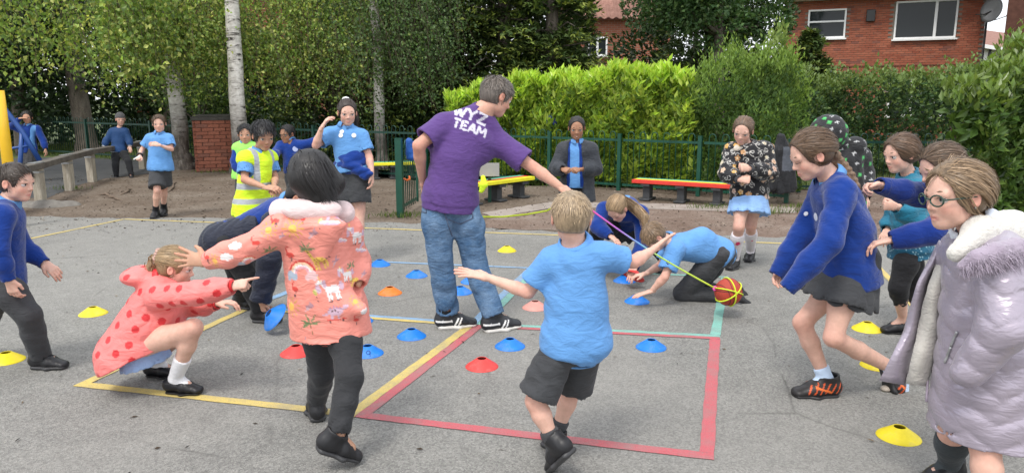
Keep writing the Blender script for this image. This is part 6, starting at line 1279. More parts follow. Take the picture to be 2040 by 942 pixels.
# ------------------------------------------------------------------ kneeling boy
kl_ = G(1358, 597); kl_[2] = .055; kr_ = G(1385, 588); kr_[2] = .055
p = Person('person kneeling on the asphalt in light blue polo, a hand on a blue cone',
  dict(hd=P(1303,472,5.52), nk=P(1331,480,5.6), sl=P(1345,500,5.48), sr=P(1341,490,5.78), el=P(1324,552,5.42), wl=P(1298,580,5.46), er=P(1314,530,5.8), wr=P(1286,545,5.7), sp=P(1398,480,5.64), hl=P(1436,508,5.56), hr=P(1440,502,5.76), kl=kl_, al=P(1462,590,5.62), tl=P(1490,598,5.62), kr=kr_, ar=P(1468,582,5.86), tr=P(1492,590,5.86)),
  1.04, SKIN_P, (-80, 62, 0), .205, .0072, hands=('flat', 'relax'), palms=(V(0,0,-1), V(.3,0,-1)), hand_dirs=(V(-1,-.1,-.25), V(-1,0,-.2)))
p.body(); p.face((.08,.08,.09), (.2,.13,.08)); p.hair((.22,.145,.085), 'short', 900, .05, .22, hairline=.84)
p.top('polo_shirt', POLO, C_POLO, 'short', .018, .004, amp=.008, f=18, seed=41, arm_e=.016, boxy=.006, dirs=(1,0,0), hip_e=.012); p.collar(POLO, C_POLO, .053, .022, .02, front=V(-.3,0,-1)); p.legs('trousers', GREY, C_TROU, 'trousers', .016, .05, .97, waist=.10, hip_e=.012); p.shoe('l', 'black', 1.05, V(.25,0,.97), ankle_h=.05); p.shoe('r', 'black', 1.05, V(.25,0,.97), ankle_h=.05)

# ------------------------------------------------------------------ girl in floral coat
ar, al = AN(1463, 533), AN(1494, 517)
p = Person('person in black floral puffer coat, pale blue skirt and white flamingo socks',
  dict(hd=P(1480,260,6.70), nk=P(1487,292,6.76), sr=P(1460,302,6.76), sl=P(1522,300,6.80), er=P(1449,346,6.68), wr=P(1474,358,6.50), el=P(1533,345,6.70), wl=P(1492,336,6.50), hr=P(1480,384,6.74), hl=P(1506,384,6.80), kr=P(1472,452,6.60), ar=ar, tr=dirj(ar,-35), kl=P(1496,450,6.80), al=al, tl=dirj(al,-25)),
  1.08, SKIN_P, (-28, 22, 6), .235, .0075, hands=('fist', 'fist'), palms=(V(0,.8,-.3), V(0,.8,-.3)), hand_dirs=(V(-.8,-.3,.1), V(.7,-.3,0)))
p.body(); p.face((.08,.09,.1), (.16,.1,.06), smile=True); p.hair((.15,.095,.06), 'pulled', 1000, .028, .6, tie=(0,-.5,.45), jit=.15, lift=.25, wid=.013, hairline=.93)
FLW = [(disc(.55*math.cos(a), .55*math.sin(a), .38), None) for a in (0, 1.257, 2.513, 3.77, 5.027)]
def floral(v, n):
    c = np.tile((.016,.015,.018), (len(v), 1)); rg = np.random.default_rng(3); ids = scatter(v, 170, .062, 6); cols = [(.66,.38,.10), (.62,.42,.34), (.58,.52,.40), (.66,.44,.30), (.55,.30,.14)]
    for i in ids:
        k = rg.integers(0, 3); cc = cols[rg.integers(0, 5)]; s_ = rg.uniform(.020, .034)
        if k < 2: mo = [(q, cc) for q, _ in FLW] + [(disc(0,0,.3), (.45,.25,.12) if k else (.75,.62,.40))]
        else: mo = [(ring(0,0,.9,.18,.5,4.6), (.62,.60,.55)), (ring(.3,.5,.6,.16,2,6), (.60,.58,.54))]
        stamp(v, n, c, v[i], n[i], V(0,0,1), s_, mo, .03, rg.uniform(0, 6))
    for i in scatter(v, 240, .045, 8): stamp(v, n, c, v[i], n[i], V(0,0,1), .026, [(ring(0,0,.9,.16,rg.uniform(0,3),rg.uniform(3.5,6)), (.50,.48,.45))], .03, rg.uniform(0, 6))
    return c
p.top('coat', None, C_PUFF, 'long', .042, .06, .0066, .007, 22, 19, arm_e=.034, flare=.01, colfn=floral, neck=True, cuffs=-.03, disp=lambda X: .007 * np.abs(np.sin(X[:, 2] * 38)) - .004 + .005 * wrinkle(X, 4, 26))
v_, f_ = sdf_mesh([Seg(P(1466,296,6.70), P(1512,294,6.78), .036, .040, k=.03), Ell(P(1490,290,6.86), (.12,.07,.06), None, .03), Seg(p.J['nk'], p.J['nk'] + V(0,-.03,.15), .062, op='sub', k=.01)], .007, lambda X: .004*wrinkle(X, 5, 60)); p.part('fleece_collar', v_, f_, C_FLEECE, (.62,.55,.46))
for q in 'lr':
    w_, e_ = p.J['w'+q], p.J['e'+q]; d_ = unit(w_ - e_); v_, f_ = sdf_mesh([Seg(w_ - d_*.06, w_ + d_*.005, .042, .034, flat=(0,1)), Seg(w_ - d_*.01, w_ + d_*.03, .027, op='sub', k=.002)], .006); p.part('cuff', v_, f_, C_KNIT, (.05,.05,.055))
p.skirt((.28,.47,.80), C_POLO, .20, .038, .042, V(-.08,-.30,-1), pleat=.004)
fl_ = lambda q: (lambda v: np.where((np.linalg.norm((v - (p.J['k'+q]*.55 + p.J['a'+q]*.45) - V(-.01,-.05,0)) * V(1,.6,.8), axis=1) < .022)[:, None], V(.75,.06,.16), V(.74,.70,.73)))
p.sock('r', .80, None, colfn=fl_('r')); p.sock('l', .80, None, colfn=fl_('l')); p.shoe('r', 'black', 1.15); p.shoe('l', 'black', 1.15)

# ------------------------------------------------------------------ hooded child, back turned
ar, al = AN(1690, 566), AN(1715, 566)
p = Person('person with hood up in black coat with green and white pattern, back turned',
  dict(hd=P(1650,272,6.2), nk=P(1668,300,6.22), sl=P(1652,318,6.22), sr=P(1712,312,6.28), el=P(1640,365,6.15), wl=P(1640,400,6.1), er=P(1722,345,6.3), wr=P(1722,352+40,6.2), hl=P(1672,400,6.25), hr=P(1700,400,6.28), kl=P(1680,480,6.2), al=al, kr=P(1700,480,6.25), ar=ar),
  1.0, SKIN_P, (-170, 12, 0), .21, .0085); p.body()
def blocks(v, n):
    c = np.tile((.018,.018,.020), (len(v), 1)); rg = np.random.default_rng(8)
    for k, i in enumerate(scatter(v, 260, .062, 5)):
        cc, mo = ((.05,.34,.08), [([(-.5,-.5),(.5,-.5),(.5,.5),(-.5,.5)], (.05,.34,.08)), ([(-.2,-.1),(.3,-.1),(.3,.3),(-.2,.3)], (.10,.48,.16))]) if k % 2 else ((.5,.5,.5), [(stroke(-.6,0,.6,.1,.22), (.50,.50,.50)), (stroke(-.1,-.5,.1,.5,.2), (.50,.50,.50))])
        stamp(v, n, c, v[i], n[i], V(0,0,1), .034, mo, .03, rg.uniform(-.3, .3))
    return c
p.top('coat', None, C_PUFF, 'long', .05, .16, .0095, .008, 18, 23, arm_e=.04, neck=False, colfn=blocks, extra=[Ell(P(1702,292,6.22), (.095,.09,.085), None, .03)])
v_, f_ = sdf_mesh([Ell(P(1650,264,6.2), (.150,.16,.150), None), Seg(P(1655,275,6.24), P(1678,305,6.26), .125, .09, k=.04), Ell(P(1635,275,6.38), (.10,.13,.11), None, .03, 'sub')], .009, lambda X: .006*wrinkle(X, 6, 20)); p.part('hood', v_, f_, C_PUFF, blocks(v_, vnormals(v_, f_)))
p.legs('trousers', BLACK, C_TROU); p.shoe('l', 'black'); p.shoe('r', 'black')

# ------------------------------------------------------------------ girl with the braid
ar = AN(1643, 786, .088); al = P(1796, 742, 3.86)
p = Person('person with long brown braid, royal blue jumper and grey skort, stepping left',
  dict(hd=P(1614,308,3.72), nk=P(1654,352,3.76), sl=P(1676,385,3.61), sr=P(1644,376,3.92), el=P(1652,482,3.48), wl=P(1592,548,3.48), er=P(1596,470,3.88), wr=P(1564,520,3.86), sp=P(1694,455,3.77), hl=P(1692,545,3.70), hr=P(1688,545,3.87), kl=P(1660,672,3.62), al=al, tl=al + V(.03,0,-.12), kr=P(1598,642,3.84), ar=ar, tr=dirj(ar,-86)),
  1.13, SKIN_P, (-88, 24, 0), .232, .0068, hands=(None, 'relax'), palms=(None, V(.2,-1,0)), hand_dirs=(None, V(-.35,0,-.95)), limb=.93)
p.body(); p.face((.06,.07,.07), (.13,.085,.05), closed=True); HBR = (.135,.082,.048)
p.hair(HBR, 'pulled', 1900, .045, .75, tie=(.0,-.55,.42), jit=.14, lift=.3, wid=.013, hairline=.92)
bp = [p.hp(0,-.46,.46), P(1668,322,3.74), P(1684,338,3.72), P(1698,356,3.70), P(1708,376,3.68)]; bp = [np.asarray(q) for q in bp]; prb = []; cl = []
for k in range(16):
    t_ = k / 15 * 4; i = min(3, int(t_)); c0 = bp[i] + (bp[i+1] - bp[i]) * (t_ - i); sdv = unit(np.cross(bp[4] - bp[0], unit(c0 - CAM0))) * (.017 if k % 2 else -.017) * (1 - .03 * k); dr_ = unit(bp[4] - bp[0]); prb.append(Seg(c0 + sdv - dr_*.014, c0 - sdv*.5 + dr_*.018, .021 - .0005*k, .014 - .0003*k, k=.004))
v_, f_ = sdf_mesh(prb, .0042, lambda X: .002*wrinkle(X, 4, 160), 1); p.part('braid', v_, f_, M_CAP, np.array(HBR) * 1.2)
p.tail([bp[4], bp[4] + V(.01,0,-.05)], [.014,.01], HBR, 60, .004, 'braid_end')
o_, v_, f_ = p.top('jumper', ROYAL, C_KNIT, 'long', .020, .05, .0075, .009, 17, 33, arm_e=.020, boxy=.014, cuffs=.085, vneck=.10, dirs=(.5,0,.6), hemdir=V(.18,0,-1)); p.collar(POLO, C_POLO, .056, .026, .026, .7, front=V(-1,-.25,0), tip=.05)
badge(p, v_, f_, 1626, 432, .022, (.55,.58,.68)); badge(p, v_, f_, 1606, 426, .012, (.7,.7,.75))
p.legs('skort', GREY, C_TROU, 'shorts', .030, .095, .50, hip_e=.03); p.skirt((.056,.058,.062), C_TROU, .15, .045, .05, V(-.25,0,-1), pleat=.005, name='skort_flap', seed=9)
p.sock('r', .22, (.55,.68,.85)); p.sock('l', .2, (.55,.68,.85)); p.shoe('r', 'orange', 1.28); p.shoe('l', 'orange', 1.28, V(.93,0,.36))

# ------------------------------------------------------------------ girl in teal puffer
al = AN(1797, 661); ar = P(1832, 632, 5.1)
p = Person('person in teal puffer coat and black leggings, behind the group at right',
  dict(hd=P(1793,306,4.85), nk=P(1812,352,4.88), sl=P(1822,378,4.74), sr=P(1802,374,5.02), el=P(1822,435,4.66), wl=P(1786,412,4.62), er=P(1778,440,5.02), wr=P(1768,458,4.95), hl=P(1815,495,4.8), hr=P(1812,495,4.96), kl=P(1790,572,4.76), al=al, tl=dirj(al,-80), kr=P(1818,570,4.98), ar=ar, tr=ar + V(.02,0,-.1)),
  1.0, SKIN_P, (-78, 12, 0), .235, .0078, hands=('fist', 'relax'), palms=(V(.6,.6,0), V(0,0,-1)), hand_dirs=(V(-1,0,.1), None))
p.body(); p.face((.06,.05,.04), (.12,.08,.05)); p.hair((.125,.075,.045), 'pulled', 1300, .06, .7, tie=(0,-.5,.25), jit=.15, lift=.3, wid=.014, hairline=.88, cover_ears=True, nape=.2)
def teal(v, n):
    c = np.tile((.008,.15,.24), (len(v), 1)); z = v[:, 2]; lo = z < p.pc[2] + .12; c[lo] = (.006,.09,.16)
    for i in scatter(v, 700, .016, 4):
        if v[i][2] < p.pc[2] + .12: c[np.linalg.norm(v - v[i], axis=1) < .0045] = (.35,.55,.62)
    return c
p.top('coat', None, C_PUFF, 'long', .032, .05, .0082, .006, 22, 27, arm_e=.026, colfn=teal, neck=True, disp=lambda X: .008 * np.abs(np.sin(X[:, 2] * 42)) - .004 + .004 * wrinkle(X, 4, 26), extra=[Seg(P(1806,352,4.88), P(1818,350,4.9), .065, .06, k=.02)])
p.legs('leggings', BLACK, C_TROU, 'trousers', .010, .048, .45); p.shoe('l', 'mary', 1.1); p.shoe('r', 'mary', 1.1)

# ------------------------------------------------------------------ girl in blue jumper holding the braid
ar, al = AN(1905, 745), AN(1935, 745)
p = Person('person in royal blue jumper reaching forward to touch the braid in front',
  dict(hd=P(1872,334,3.78), nk=P(1905,376,3.80), sl=P(1922,412,3.66), sr=P(1900,404,3.94), el=P(1855,462,3.56), wl=P(1776,478,3.60), er=P(1832,388,3.96), wr=P(1752,370,3.86), hl=P(1925,555,3.74), hr=P(1922,555,3.90), kl=P(1925,650,3.7), al=al, tl=dirj(al,-80), kr=P(1905,650,3.88), ar=ar, tr=dirj(ar,-80)),
  1.08, SKIN_P, (-86, 22, 0), .228, .0078, hands=('relax', 'grip'), palms=(V(0,0,-1), V(0,-.6,-.8)), hand_dirs=(None, V(-1,-.1,-.05)))
p.body(); p.face((.05,.04,.03), (.1,.06,.04)); p.hair((.125,.080,.050), 'pulled', 1400, .045, .7, tie=(0,-.5,.4), jit=.18, lift=.35, wid=.013)
p.top('jumper', (.008,.030,.19), C_KNIT, 'long', .022, .05, amp=.008, f=18, seed=45, arm_e=.02); p.collar(POLO, C_POLO, .054, .022, .02); p.skirt(GREY, C_TROU, .24, .02, .04); p.sock('l', .3, (.06,.06,.066)); p.sock('r', .3, (.06,.06,.066)); p.shoe('l', 'black'); p.shoe('r', 'black')

# ------------------------------------------------------------------ girl in lilac quilted coat, right foreground
ar = AN(1888, 962, .09); al = AN(1968, 1065, .09)
p = Person('person in shiny lilac quilted coat with fur hood and glasses, right foreground',
  dict(hd=P(1902,388,2.66), nk=P(1942,452,2.68), sl=P(1984,520,2.52), sr=P(1908,502,2.80), el=P(1990,650,2.44), wl=P(1935,745,2.48), er=P(1880,620,2.86), wr=P(1885,700,2.84), hl=P(1968,735,2.58), hr=P(1928,735,2.74), kl=P(1962,885,2.54), al=al, tl=dirj(al,-70), kr=P(1898,862,2.76), ar=ar, tr=dirj(ar,-75)),
  1.05, SKIN_P, (-80, 6, -2), .238, .0066, hands=(None, None), limb=1.08)
p.body(); p.face((.07,.09,.09), (.17,.11,.065)); HL_ = (.24,.160,.092)
p.hair(HL_, 'pulled', 3000, .05, .85, tie=(.0,-.52,.22), jit=.17, lift=.22, wid=.012, hairline=.90, extra=[Ell(p.hp(0,-.47,.22), V(.14,.13,.13) * p.hh, p.hM, .03)])
glasses(p, (.02,.05,.035))
m = MB(); m.lathe([(.001,.003),(.004,.002),(.004,-.002),(.001,-.003)], p.hp(-.375 if False else .365,-.03,.345), 8) if False else m.box(p.hp(-.372,-.03,.335), (.006,.006,.006)); p.mbpart('earring', m, M_STRAP)
def gingham(v, n):
    w = p.tside; a = (np.sin((v @ w) * 520) > 0).astype(float); b = (np.sin(v[:, 2] * 520) > 0).astype(float); k = (a + b) / 2; return V(.62,.70,.82) * (1 - k[:, None]) + V(.10,.24,.62) * k[:, None]
p.top('dress', None, C_POLO, 'none', .012, .15, .0075, .004, 20, 3, colfn=gingham, flare=.0, hip_e=.0, hemdir=V(0,0,-1))
p.collar((.72,.76,.84), C_POLO, .056, .034, .034, .5, front=unit(V(-.95,-.45,0)), tip=.05)
p.sock('r', .95, (.052,.060,.064), .006)
fwd = unit(V(-.80,-.60,0))
def quilt(X):
    q = X - p.sc; u_ = q @ unit(V(.6,-.8,0)); z_ = X[:, 2] + .62 * np.abs(((u_ / .17) % 1.0) - .5) * .17; zz = z_ * (math.pi / .098)
    armz = 0; return -.008 * np.abs(np.sin(zz)) ** .4 + .006 + .0035 * wrinkle(X, 5, 17, (0, 0, 1))
LIL = (.37,.325,.385)
shell = [Seg(p.sc + V(.03,0,.0), p.mid + V(.035,-.01,0), .175, .175, p.tside, .125, .15, .03), Seg(p.mid + V(.035,-.01,0), P(1962,905,2.66), .175, .225, p.tside, .15, .21, .03, (0, 1)), Cut(P(1958,856,2.66), V(0,0,-1)),
  Seg(p.J['sl'] + V(.01,0,0), p.J['el'] + V(.02,0,0), .082, .080, k=.035), Seg(p.J['el'] + V(.02,0,0), p.J['wl'] + V(0,.02,0), .080, .058, k=.03), Seg(p.J['sr'], p.J['er'], .075, .072, k=.03), Seg(p.J['er'], p.J['wr'], .07, .05, k=.03),
  Seg(p.nk_ if hasattr(p, 'nk_') else p.J['nk'] + V(0,0,.0), p.J['nk'] + V(0,0,.2), .075, .12, k=.01, op='sub'),
  Seg(P(1884,450,2.40), P(1818,720,2.42), .072, .012, V(.75,-.6,0), .30, .30, .012, op='sub'), Seg(P(1960,835,2.66), P(1962,930,2.66), .19, .20, p.tside, .18, .19, .003, op='sub', flat=(1, 1))]
v_, f_ = sdf_mesh(shell, .0068, quilt, 1); co_ = p.part('coat', v_, f_, C_SATIN, LIL)
bvc = BVHTree.FromPolygons([tuple(q) for q in v_], [tuple(int(i) for i in q) for q in f_])
# far front panel of the coat swings open: lilac edge and fleece lining, real thickness
def panel(name, le, re, yl, yr, th, mat, col, rows=26, cols=10, parent=None, disp=.004, seed=1, wl_=None):
    k = len(le) - 1; vs = []
    for side in (0, 1):
        for i in range(rows + 1):
            t_ = i / rows * k; a = min(k - 1, int(t_)); s_ = t_ - a; L_ = np.array(le[a]) * (1 - s_) + np.array(le[a+1]) * s_; R_ = np.array(re[a]) * (1 - s_) + np.array(re[a+1]) * s_
            for c in range(cols + 1):
                w = c / cols; q = L_ * (1 - w) + R_ * w; Y = yl + (yr - yl) * w + .02 * math.sin(i * .5) * (1 - w) - .03 * math.sin(w * math.pi); X = P(q[0], q[1], Y + (th if side else 0)); vs.append(X)
    n = (rows + 1) * (cols + 1); vs = np.array(vs); vs += (disp * wrinkle(vs, seed, 30))[:, None] * V(.3,-1,0)
    f = []
    for i in range(rows):
        for c in range(cols):
            a = i * (cols + 1) + c; f.append((a, a + cols + 1, a + cols + 2, a + 1)); f.append((n + a, n + a + 1, n + a + cols + 2, n + a + cols + 1))
    for i in range(rows): a = i * (cols + 1); b = a + cols; f += [(a, n + a, n + a + cols + 1, a + cols + 1), (b, b + cols + 1, n + b + cols + 1, n + b)]
    for c in range(cols): f.append((c, c + 1, n + c + 1, n + c)); a = rows * (cols + 1) + c; f.append((a, n + a, n + a + 1, a + 1))
    return p.part(name, vs, np.array(f), mat, col, parent)
panel('coat_flap', [(1872,478),(1828,560),(1800,660),(1752,758)], [(1886,484),(1850,566),(1826,668),(1806,768)], 2.82, 2.84, .035, C_SATIN, LIL, parent=co_)
panel('fleece_lining', [(1884,470),(1850,566),(1826,668),(1804,764)], [(1918,478),(1884,590),(1868,690),(1848,770)], 2.80, 2.78, .04, C_FLEECE, (.50,.475,.43), parent=co_, disp=.006)
# fleece-lined hood lying on the shoulders, fur trim round it
v_, f_ = sdf_mesh([Seg(P(1905,505,2.52), P(1952,462,2.58), .028, .05, k=.03), Seg(P(1952,462,2.60), P(2010,468,2.72), .055, .095, k=.04), Ell(P(2018,490,2.72), (.12,.13,.075), None, .04), Seg(P(1882,500,2.82), P(1925,455,2.80), .03, .045, k=.03), Seg(P(1940,452,2.68), P(1935,380,2.68), .062, .085, k=.015, op='sub')], .0055, lambda X: .005 * wrinkle(X, 3, 75), 1); p.part('fleece_hood', v_, f_, C_FLEECE, (.62,.60,.55), co_)
rg = np.random.default_rng(4); nf = 7000; tt = rg.random(nf); ctl = np.array([P(1918,530,2.45), P(1945,514,2.43), P(1982,504,2.45), P(2022,500,2.50), P(2066,506,2.60)]); kk = tt * 4; i_ = np.minimum(kk.astype(int), 3); base_ = ctl[i_] + (ctl[np.minimum(i_+1, 4)] - ctl[i_]) * (kk - i_)[:, None] + rg.normal(0, .014, (nf, 3)) * (.35 + tt[:, None]); dr_ = rg.normal(0, .36, (nf, 3)) + V(.40,-.45,-.45); dr_ /= np.linalg.norm(dr_, axis=1)[:, None]; ln_ = rg.uniform(.035, .08, (nf, 1)) * (.4 + .8 * tt[:, None])
path = np.stack([base_ + dr_ * ln_ * s_ + V(0,0,-.018) * s_ ** 2 for s_ in (0, .35, .7, 1)], 1); p.ribbons(path, (.36,.305,.37), .0013, rg, co_, world=True, name='fur_trim')
v_, f_ = sdf_mesh([Seg(ctl[i], ctl[i+1], .018 + .009*i, .027 + .009*i, k=.01) for i in range(4)], .006, lambda X: .004*wrinkle(X, 2, 90)); p.part('trim_base', v_, f_, C_FLEECE, (.33,.275,.34), co_)
def on_coat(px, py, off=.004):
    h = bvc.ray_cast(Vector((0,0,CAM_H)), Vector(unit(ray(px, py)))); return None if h[0] is None else np.array(h[0]) + np.array(h[1]) * off
for nm, line, r_, mt in (('zip', [(1866,560),(1858,640),(1852,720),(1848,800)], .005, paint_mat('lilac_zip', (.30,.25,.31), .5)), ('pocket_zip', [(1908,660),(1896,690),(1884,722)], .005, M_STRAP)):
    pts = [on_coat(a[0] + (b[0]-a[0])*k/8, a[1] + (b[1]-a[1])*k/8) for a, b in zip(line[:-1], line[1:]) for k in range(9)]; pts = [q for q in pts if q is not None]
    if len(pts) > 3: m = MB(); m.tube(pts, r_, 6); p.mbpart(nm, m, mt)
p.shoe('l', 'black', 1.1); p.shoe('r', 'black', 1.1)

# ------------------------------------------------------------------ standing girl, jumper tied round the waist
ar, al = AN(690, 530), AN(712, 532)
p = Person('person in light blue polo with stickers, jumper tied at waist, hand raised to hair',
  dict(hd=P(692,224,7.0), nk=P(689,254,7.03), sr=P(657,268,7.04), sl=P(720,272,7.02), er=P(629,290,6.92), wr=P(641,255,6.86), el=P(735,312,6.98), wl=P(741,346,6.9), hr=P(690,338,7.03), hl=P(716,338,7.0), kr=P(691,418,6.98), ar=ar, tr=dirj(ar,10), kl=P(716,420,6.96), al=al, tl=dirj(al,20)),
  1.14, SKIN_P, (18, 10, 0), .232, .0085, hands=('relax', 'relax'), palms=(V(-1,0,0), V(0,.2,-1)), hand_dirs=(V(.05,0,-1), V(.55,0,.85)), limb=1.05)
p.body(); p.face((.05,.04,.03), (.06,.04,.03)); HD_ = (.040,.027,.021); p.hair(HD_, 'pulled', 900, .025, .7, tie=(0,-.42,.85), jit=.12, lift=.15, wid=.012)
p.tail([p.hp(0,-.40,.88), p.hp(-.25,-.62,.6), p.hp(-.38,-.62,.1), p.hp(-.42,-.55,-.2)], [.025,.045,.04,.015], HD_, 160, .005); m = MB(); m.tube([p.hp(.12*math.cos(a*.7854), -.42 + .0*a, .92 + .08*math.sin(a*.7854)) for a in range(9)], .014, 6); p.mbpart('scrunchie', m, M_WHITE)
o_, v_, f_ = p.top('polo_shirt', POLO, C_POLO, 'short', .014, .01, amp=.005, arm_e=.012, seed=51); p.collar(POLO, C_POLO, .054, .024, .022, .6)
for px, py in ((681,263),(679,270),(705,270)): badge(p, v_, f_, px, py, .022, (.78,.80,.82), 'sticker')
p.legs('shorts', GREY, C_TROU, 'shorts', .022, .092, .80)
v_, f_ = sdf_mesh([Seg(p.pc + V(0,0,.05), p.pc + V(0,0,.10), .162, .155, p.pside, .132, .128, .02), Seg(p.pc + V(-.02,-.11,.07), P(728,352,6.88), .045, .035, k=.03), Seg(p.pc + V(-.02,-.11,.07), P(736,345,6.86), .035, .03, k=.02), Seg(p.pc + V(-.13,.02,.05), P(672,345,7.08), .05, .08, k=.03)], .0085, lambda X: .008*wrinkle(X, 4, 28)); p.part('tied_jumper', v_, f_, C_KNIT, ROYAL); p.shoe('l', 'black', 1.2); p.shoe('r', 'black', 1.2); p.sock('l', .2, (.7,.7,.7)); p.sock('r', .2, (.7,.7,.7))

# ------------------------------------------------------------------ hi-vis boy
ar, al = AN(508, 570), AN(530, 563)
p = Person('person in yellow hi-vis waistcoat over light blue polo, looking down',
  dict(hd=P(525,270,6.1), nk=P(514,306,6.13), sr=P(490,318,6.04), sl=P(536,316,6.24), er=P(487,358,5.96), wr=P(530,374,5.88), el=P(548,355,6.2), wl=P(546,372,5.96), hr=P(495,415,6.1), hl=P(520,415,6.2), kr=P(505,490,6.05), ar=ar, tr=dirj(ar,40), kl=P(526,490,6.15), al=al, tl=dirj(al,40)),
  1.0, SKIN_A, (38, 18, 0), .225, .0078, hands=('relax', 'relax'), palms=(V(0,.5,-.8), V(0,.5,-.8)), hand_dirs=(None, V(.9,-.3,0)))
p.body(); p.face((.02,.015,.012), (.015,.012,.01)); p.hair((.012,.011,.012), 'short', 1300, .065, .26, lift=.9, jit=.4, hairline=.82)
p.top('polo_shirt', POLO, C_POLO, 'short', .014, .03, arm_e=.012, seed=61); p.collar(POLO, C_POLO, .054, .024, .022, .6); p.legs('trousers', GREY, C_TROU)
def vis(v, n):
    c = np.tile((.62,.86,.03), (len(v), 1)); z = v[:, 2]; g = (.38,.40,.42)
    for z0 in (P(500,372,6.0)[2], P(500,402,6.0)[2]): c[np.abs(z - z0) < .024] = g
    u = (v - p.sc) @ p.tside; c[(np.abs(np.abs(u) - .085) < .022) & (z > P(500,372,6.0)[2])] = g; return c
p.top('hi_vis_waistcoat', None, C_VIS, 'none', .036, .05, .0085, .008, 18, 71, colfn=vis, flare=.02, boxy=.012, neck=True, extra=[Seg(P(526,300,5.86), P(540,440,5.86), .04, .03, V(1,0,0), .10, .10, .01, op='sub'), Seg(p.J['sr'], p.J['sr'] + (p.J['er'] - p.J['sr']), .062, op='sub', k=.006), Seg(p.J['sl'], p.J['el'], .062, op='sub', k=.006)], hemdir=V(0,0,-1)); p.shoe('l', 'black'); p.shoe('r', 'black')

# ------------------------------------------------------------------ background children
def bg_child(label, Y, head, sh, el, wr, hips, knees, feet, yaw, skin, hair, top, topkw, bottom, pitch=5, S=1.0, hh=.22, hands=('relax', 'relax'), style='short', palms=(None, None), hand_dirs=(None, None), vox=.0105, collar=True, tie=None, toe=None):
    d = dict(hd=P(*head, Y), nk=P((sh[0][0]+sh[1][0])/2, (sh[0][1]+sh[1][1])/2 - .055*1470/Y, Y + .02), sr=P(*sh[0], Y + .02), sl=P(*sh[1], Y + .02), er=P(*el[0][:2], Y + el[0][2]), el=P(*el[1][:2], Y + el[1][2]), wr=P(*wr[0][:2], Y + wr[0][2]), wl=P(*wr[1][:2], Y + wr[1][2]), hr=P(*hips[0], Y), hl=P(*hips[1], Y), kr=P(*knees[0][:2], Y + knees[0][2]), kl=P(*knees[1][:2], Y + knees[1][2]))
    d['ar'] = AN(*feet[0]) if len(feet[0]) == 2 else P(*feet[0][:2], Y + feet[0][2]); d['al'] = AN(*feet[1]) if len(feet[1]) == 2 else P(*feet[1][:2], Y + feet[1][2])
    d['tr'] = dirj(d['ar'], toe if toe is not None else yaw, 0); d['tl'] = dirj(d['al'], toe if toe is not None else yaw, 0)
    p = Person(label, d, S, skin, (yaw, pitch, 0), hh, vox, hands=hands, palms=palms, hand_dirs=hand_dirs); p.body(); p.face(); 
    if hair is not None: p.hair(hair, style, 450, .05, .22 if style == 'short' else .6, tie=tie, wid=.024, lift=.5)
    o_, v_, f_ = p.top(*top, **topkw)
    if collar: p.collar(POLO, C_POLO, .054, .022, .02)
    k = bottom
    if k[0] == 'shorts': p.legs('shorts', k[1], C_TROU, 'shorts', .022, .086, .92)
    elif k[0] == 'trousers': p.legs('trousers', k[1], C_TROU)
    else: p.skirt(k[1], C_TROU, .30, .02, .06)
    p.shoe('l', 'black', 1.15); p.shoe('r', 'black', 1.15); return p, v_, f_
p, v_, f_ = bg_child('person in light blue polo and grey shorts running towards the playground on the left', 9.8, (317, 246), ((299, 276), (336, 276)), ((283, 298, 0), (342, 298, -.05)), ((278, 311, -.12), (316, 289, -.2)), ((311, 332), (328, 332)), ((313, 378, -.15), (327, 372, .05)), ((311, 433), (327, 428)), 18, SKIN_P, (.10,.06,.035), ('polo_shirt', POLO, C_POLO, 'short', .018, .05), dict(arm_e=.014, boxy=.01), ('shorts', GREY), hands=('relax', 'fist'), palms=(V(0,.7,-.4), V(0,1,0)), hand_dirs=(V(-1,-.3,.2), None), toe=10)
p.sock('l', .25, BLACK); p.sock('r', .25, BLACK); m = MB(); m.tube([P(266,318,9.62), P(280,310,9.66)], .009, 6); tag(m.build('chalk_stick', M_WHITE, None, True), 'short white stick held by the running person on the left', 'stick')
m = MB(); d_ = unit(p.J['wr'] - p.J['er']); a_ = unit(np.cross(d_, V(0,0,1))); b_ = np.cross(d_, a_); m.tube([p.J['wr'] - d_*.02 + (a_*math.cos(6.283*k/12) + b_*math.sin(6.283*k/12))*.03 for k in range(13)], .012, 6, False); p.mbpart('wristband', m, M_FASCIA)
pb_ = bg_child('person in grey beanie and blue bomber jacket perched on the knee rail', 15.0, (240, 238), ((224, 262), (250, 262)), ((212, 280, -.05), (258, 280, 0)), ((207, 292, -.1), (259, 291, -.05)), ((231, 301), (243, 301)), ((230, 330, -.25), (256, 322, -.25)), ((232, 353, -.25), (262, 352, -.3)), 32, SKIN_P, None, ('bomber_jacket', (.012,.055,.17), C_PUFF, 'long', .028, .02), dict(arm_e=.022, amp=.008, f=20), ('trousers', (.020,.021,.024)), collar=False, hh=.235, hands=('flat', 'relax'))[0]
v_, f_ = sdf_mesh([Ell(pb_.hp(0,-.06,.66), V(.40,.48,.46) * pb_.hh, pb_.hM), Cut(pb_.hp(0,0,.62), -pb_.hu * 1.0 + pb_.hf * .12)], .009, lambda X: .003*wrinkle(X, 3, 60)); pb_.part('beanie', v_, f_, C_KNIT, (.10,.10,.105))
for q in 'lr':
    w_, e_ = pb_.J['w'+q], pb_.J['e'+q]; d_ = unit(w_ - e_); m = MB(); m.tube([w_ - d_*.03, w_ + d_*.004], .040, 10); pb_.mbpart('cuff', m, paint_mat('white_cuff', (.5,.55,.62), .8))
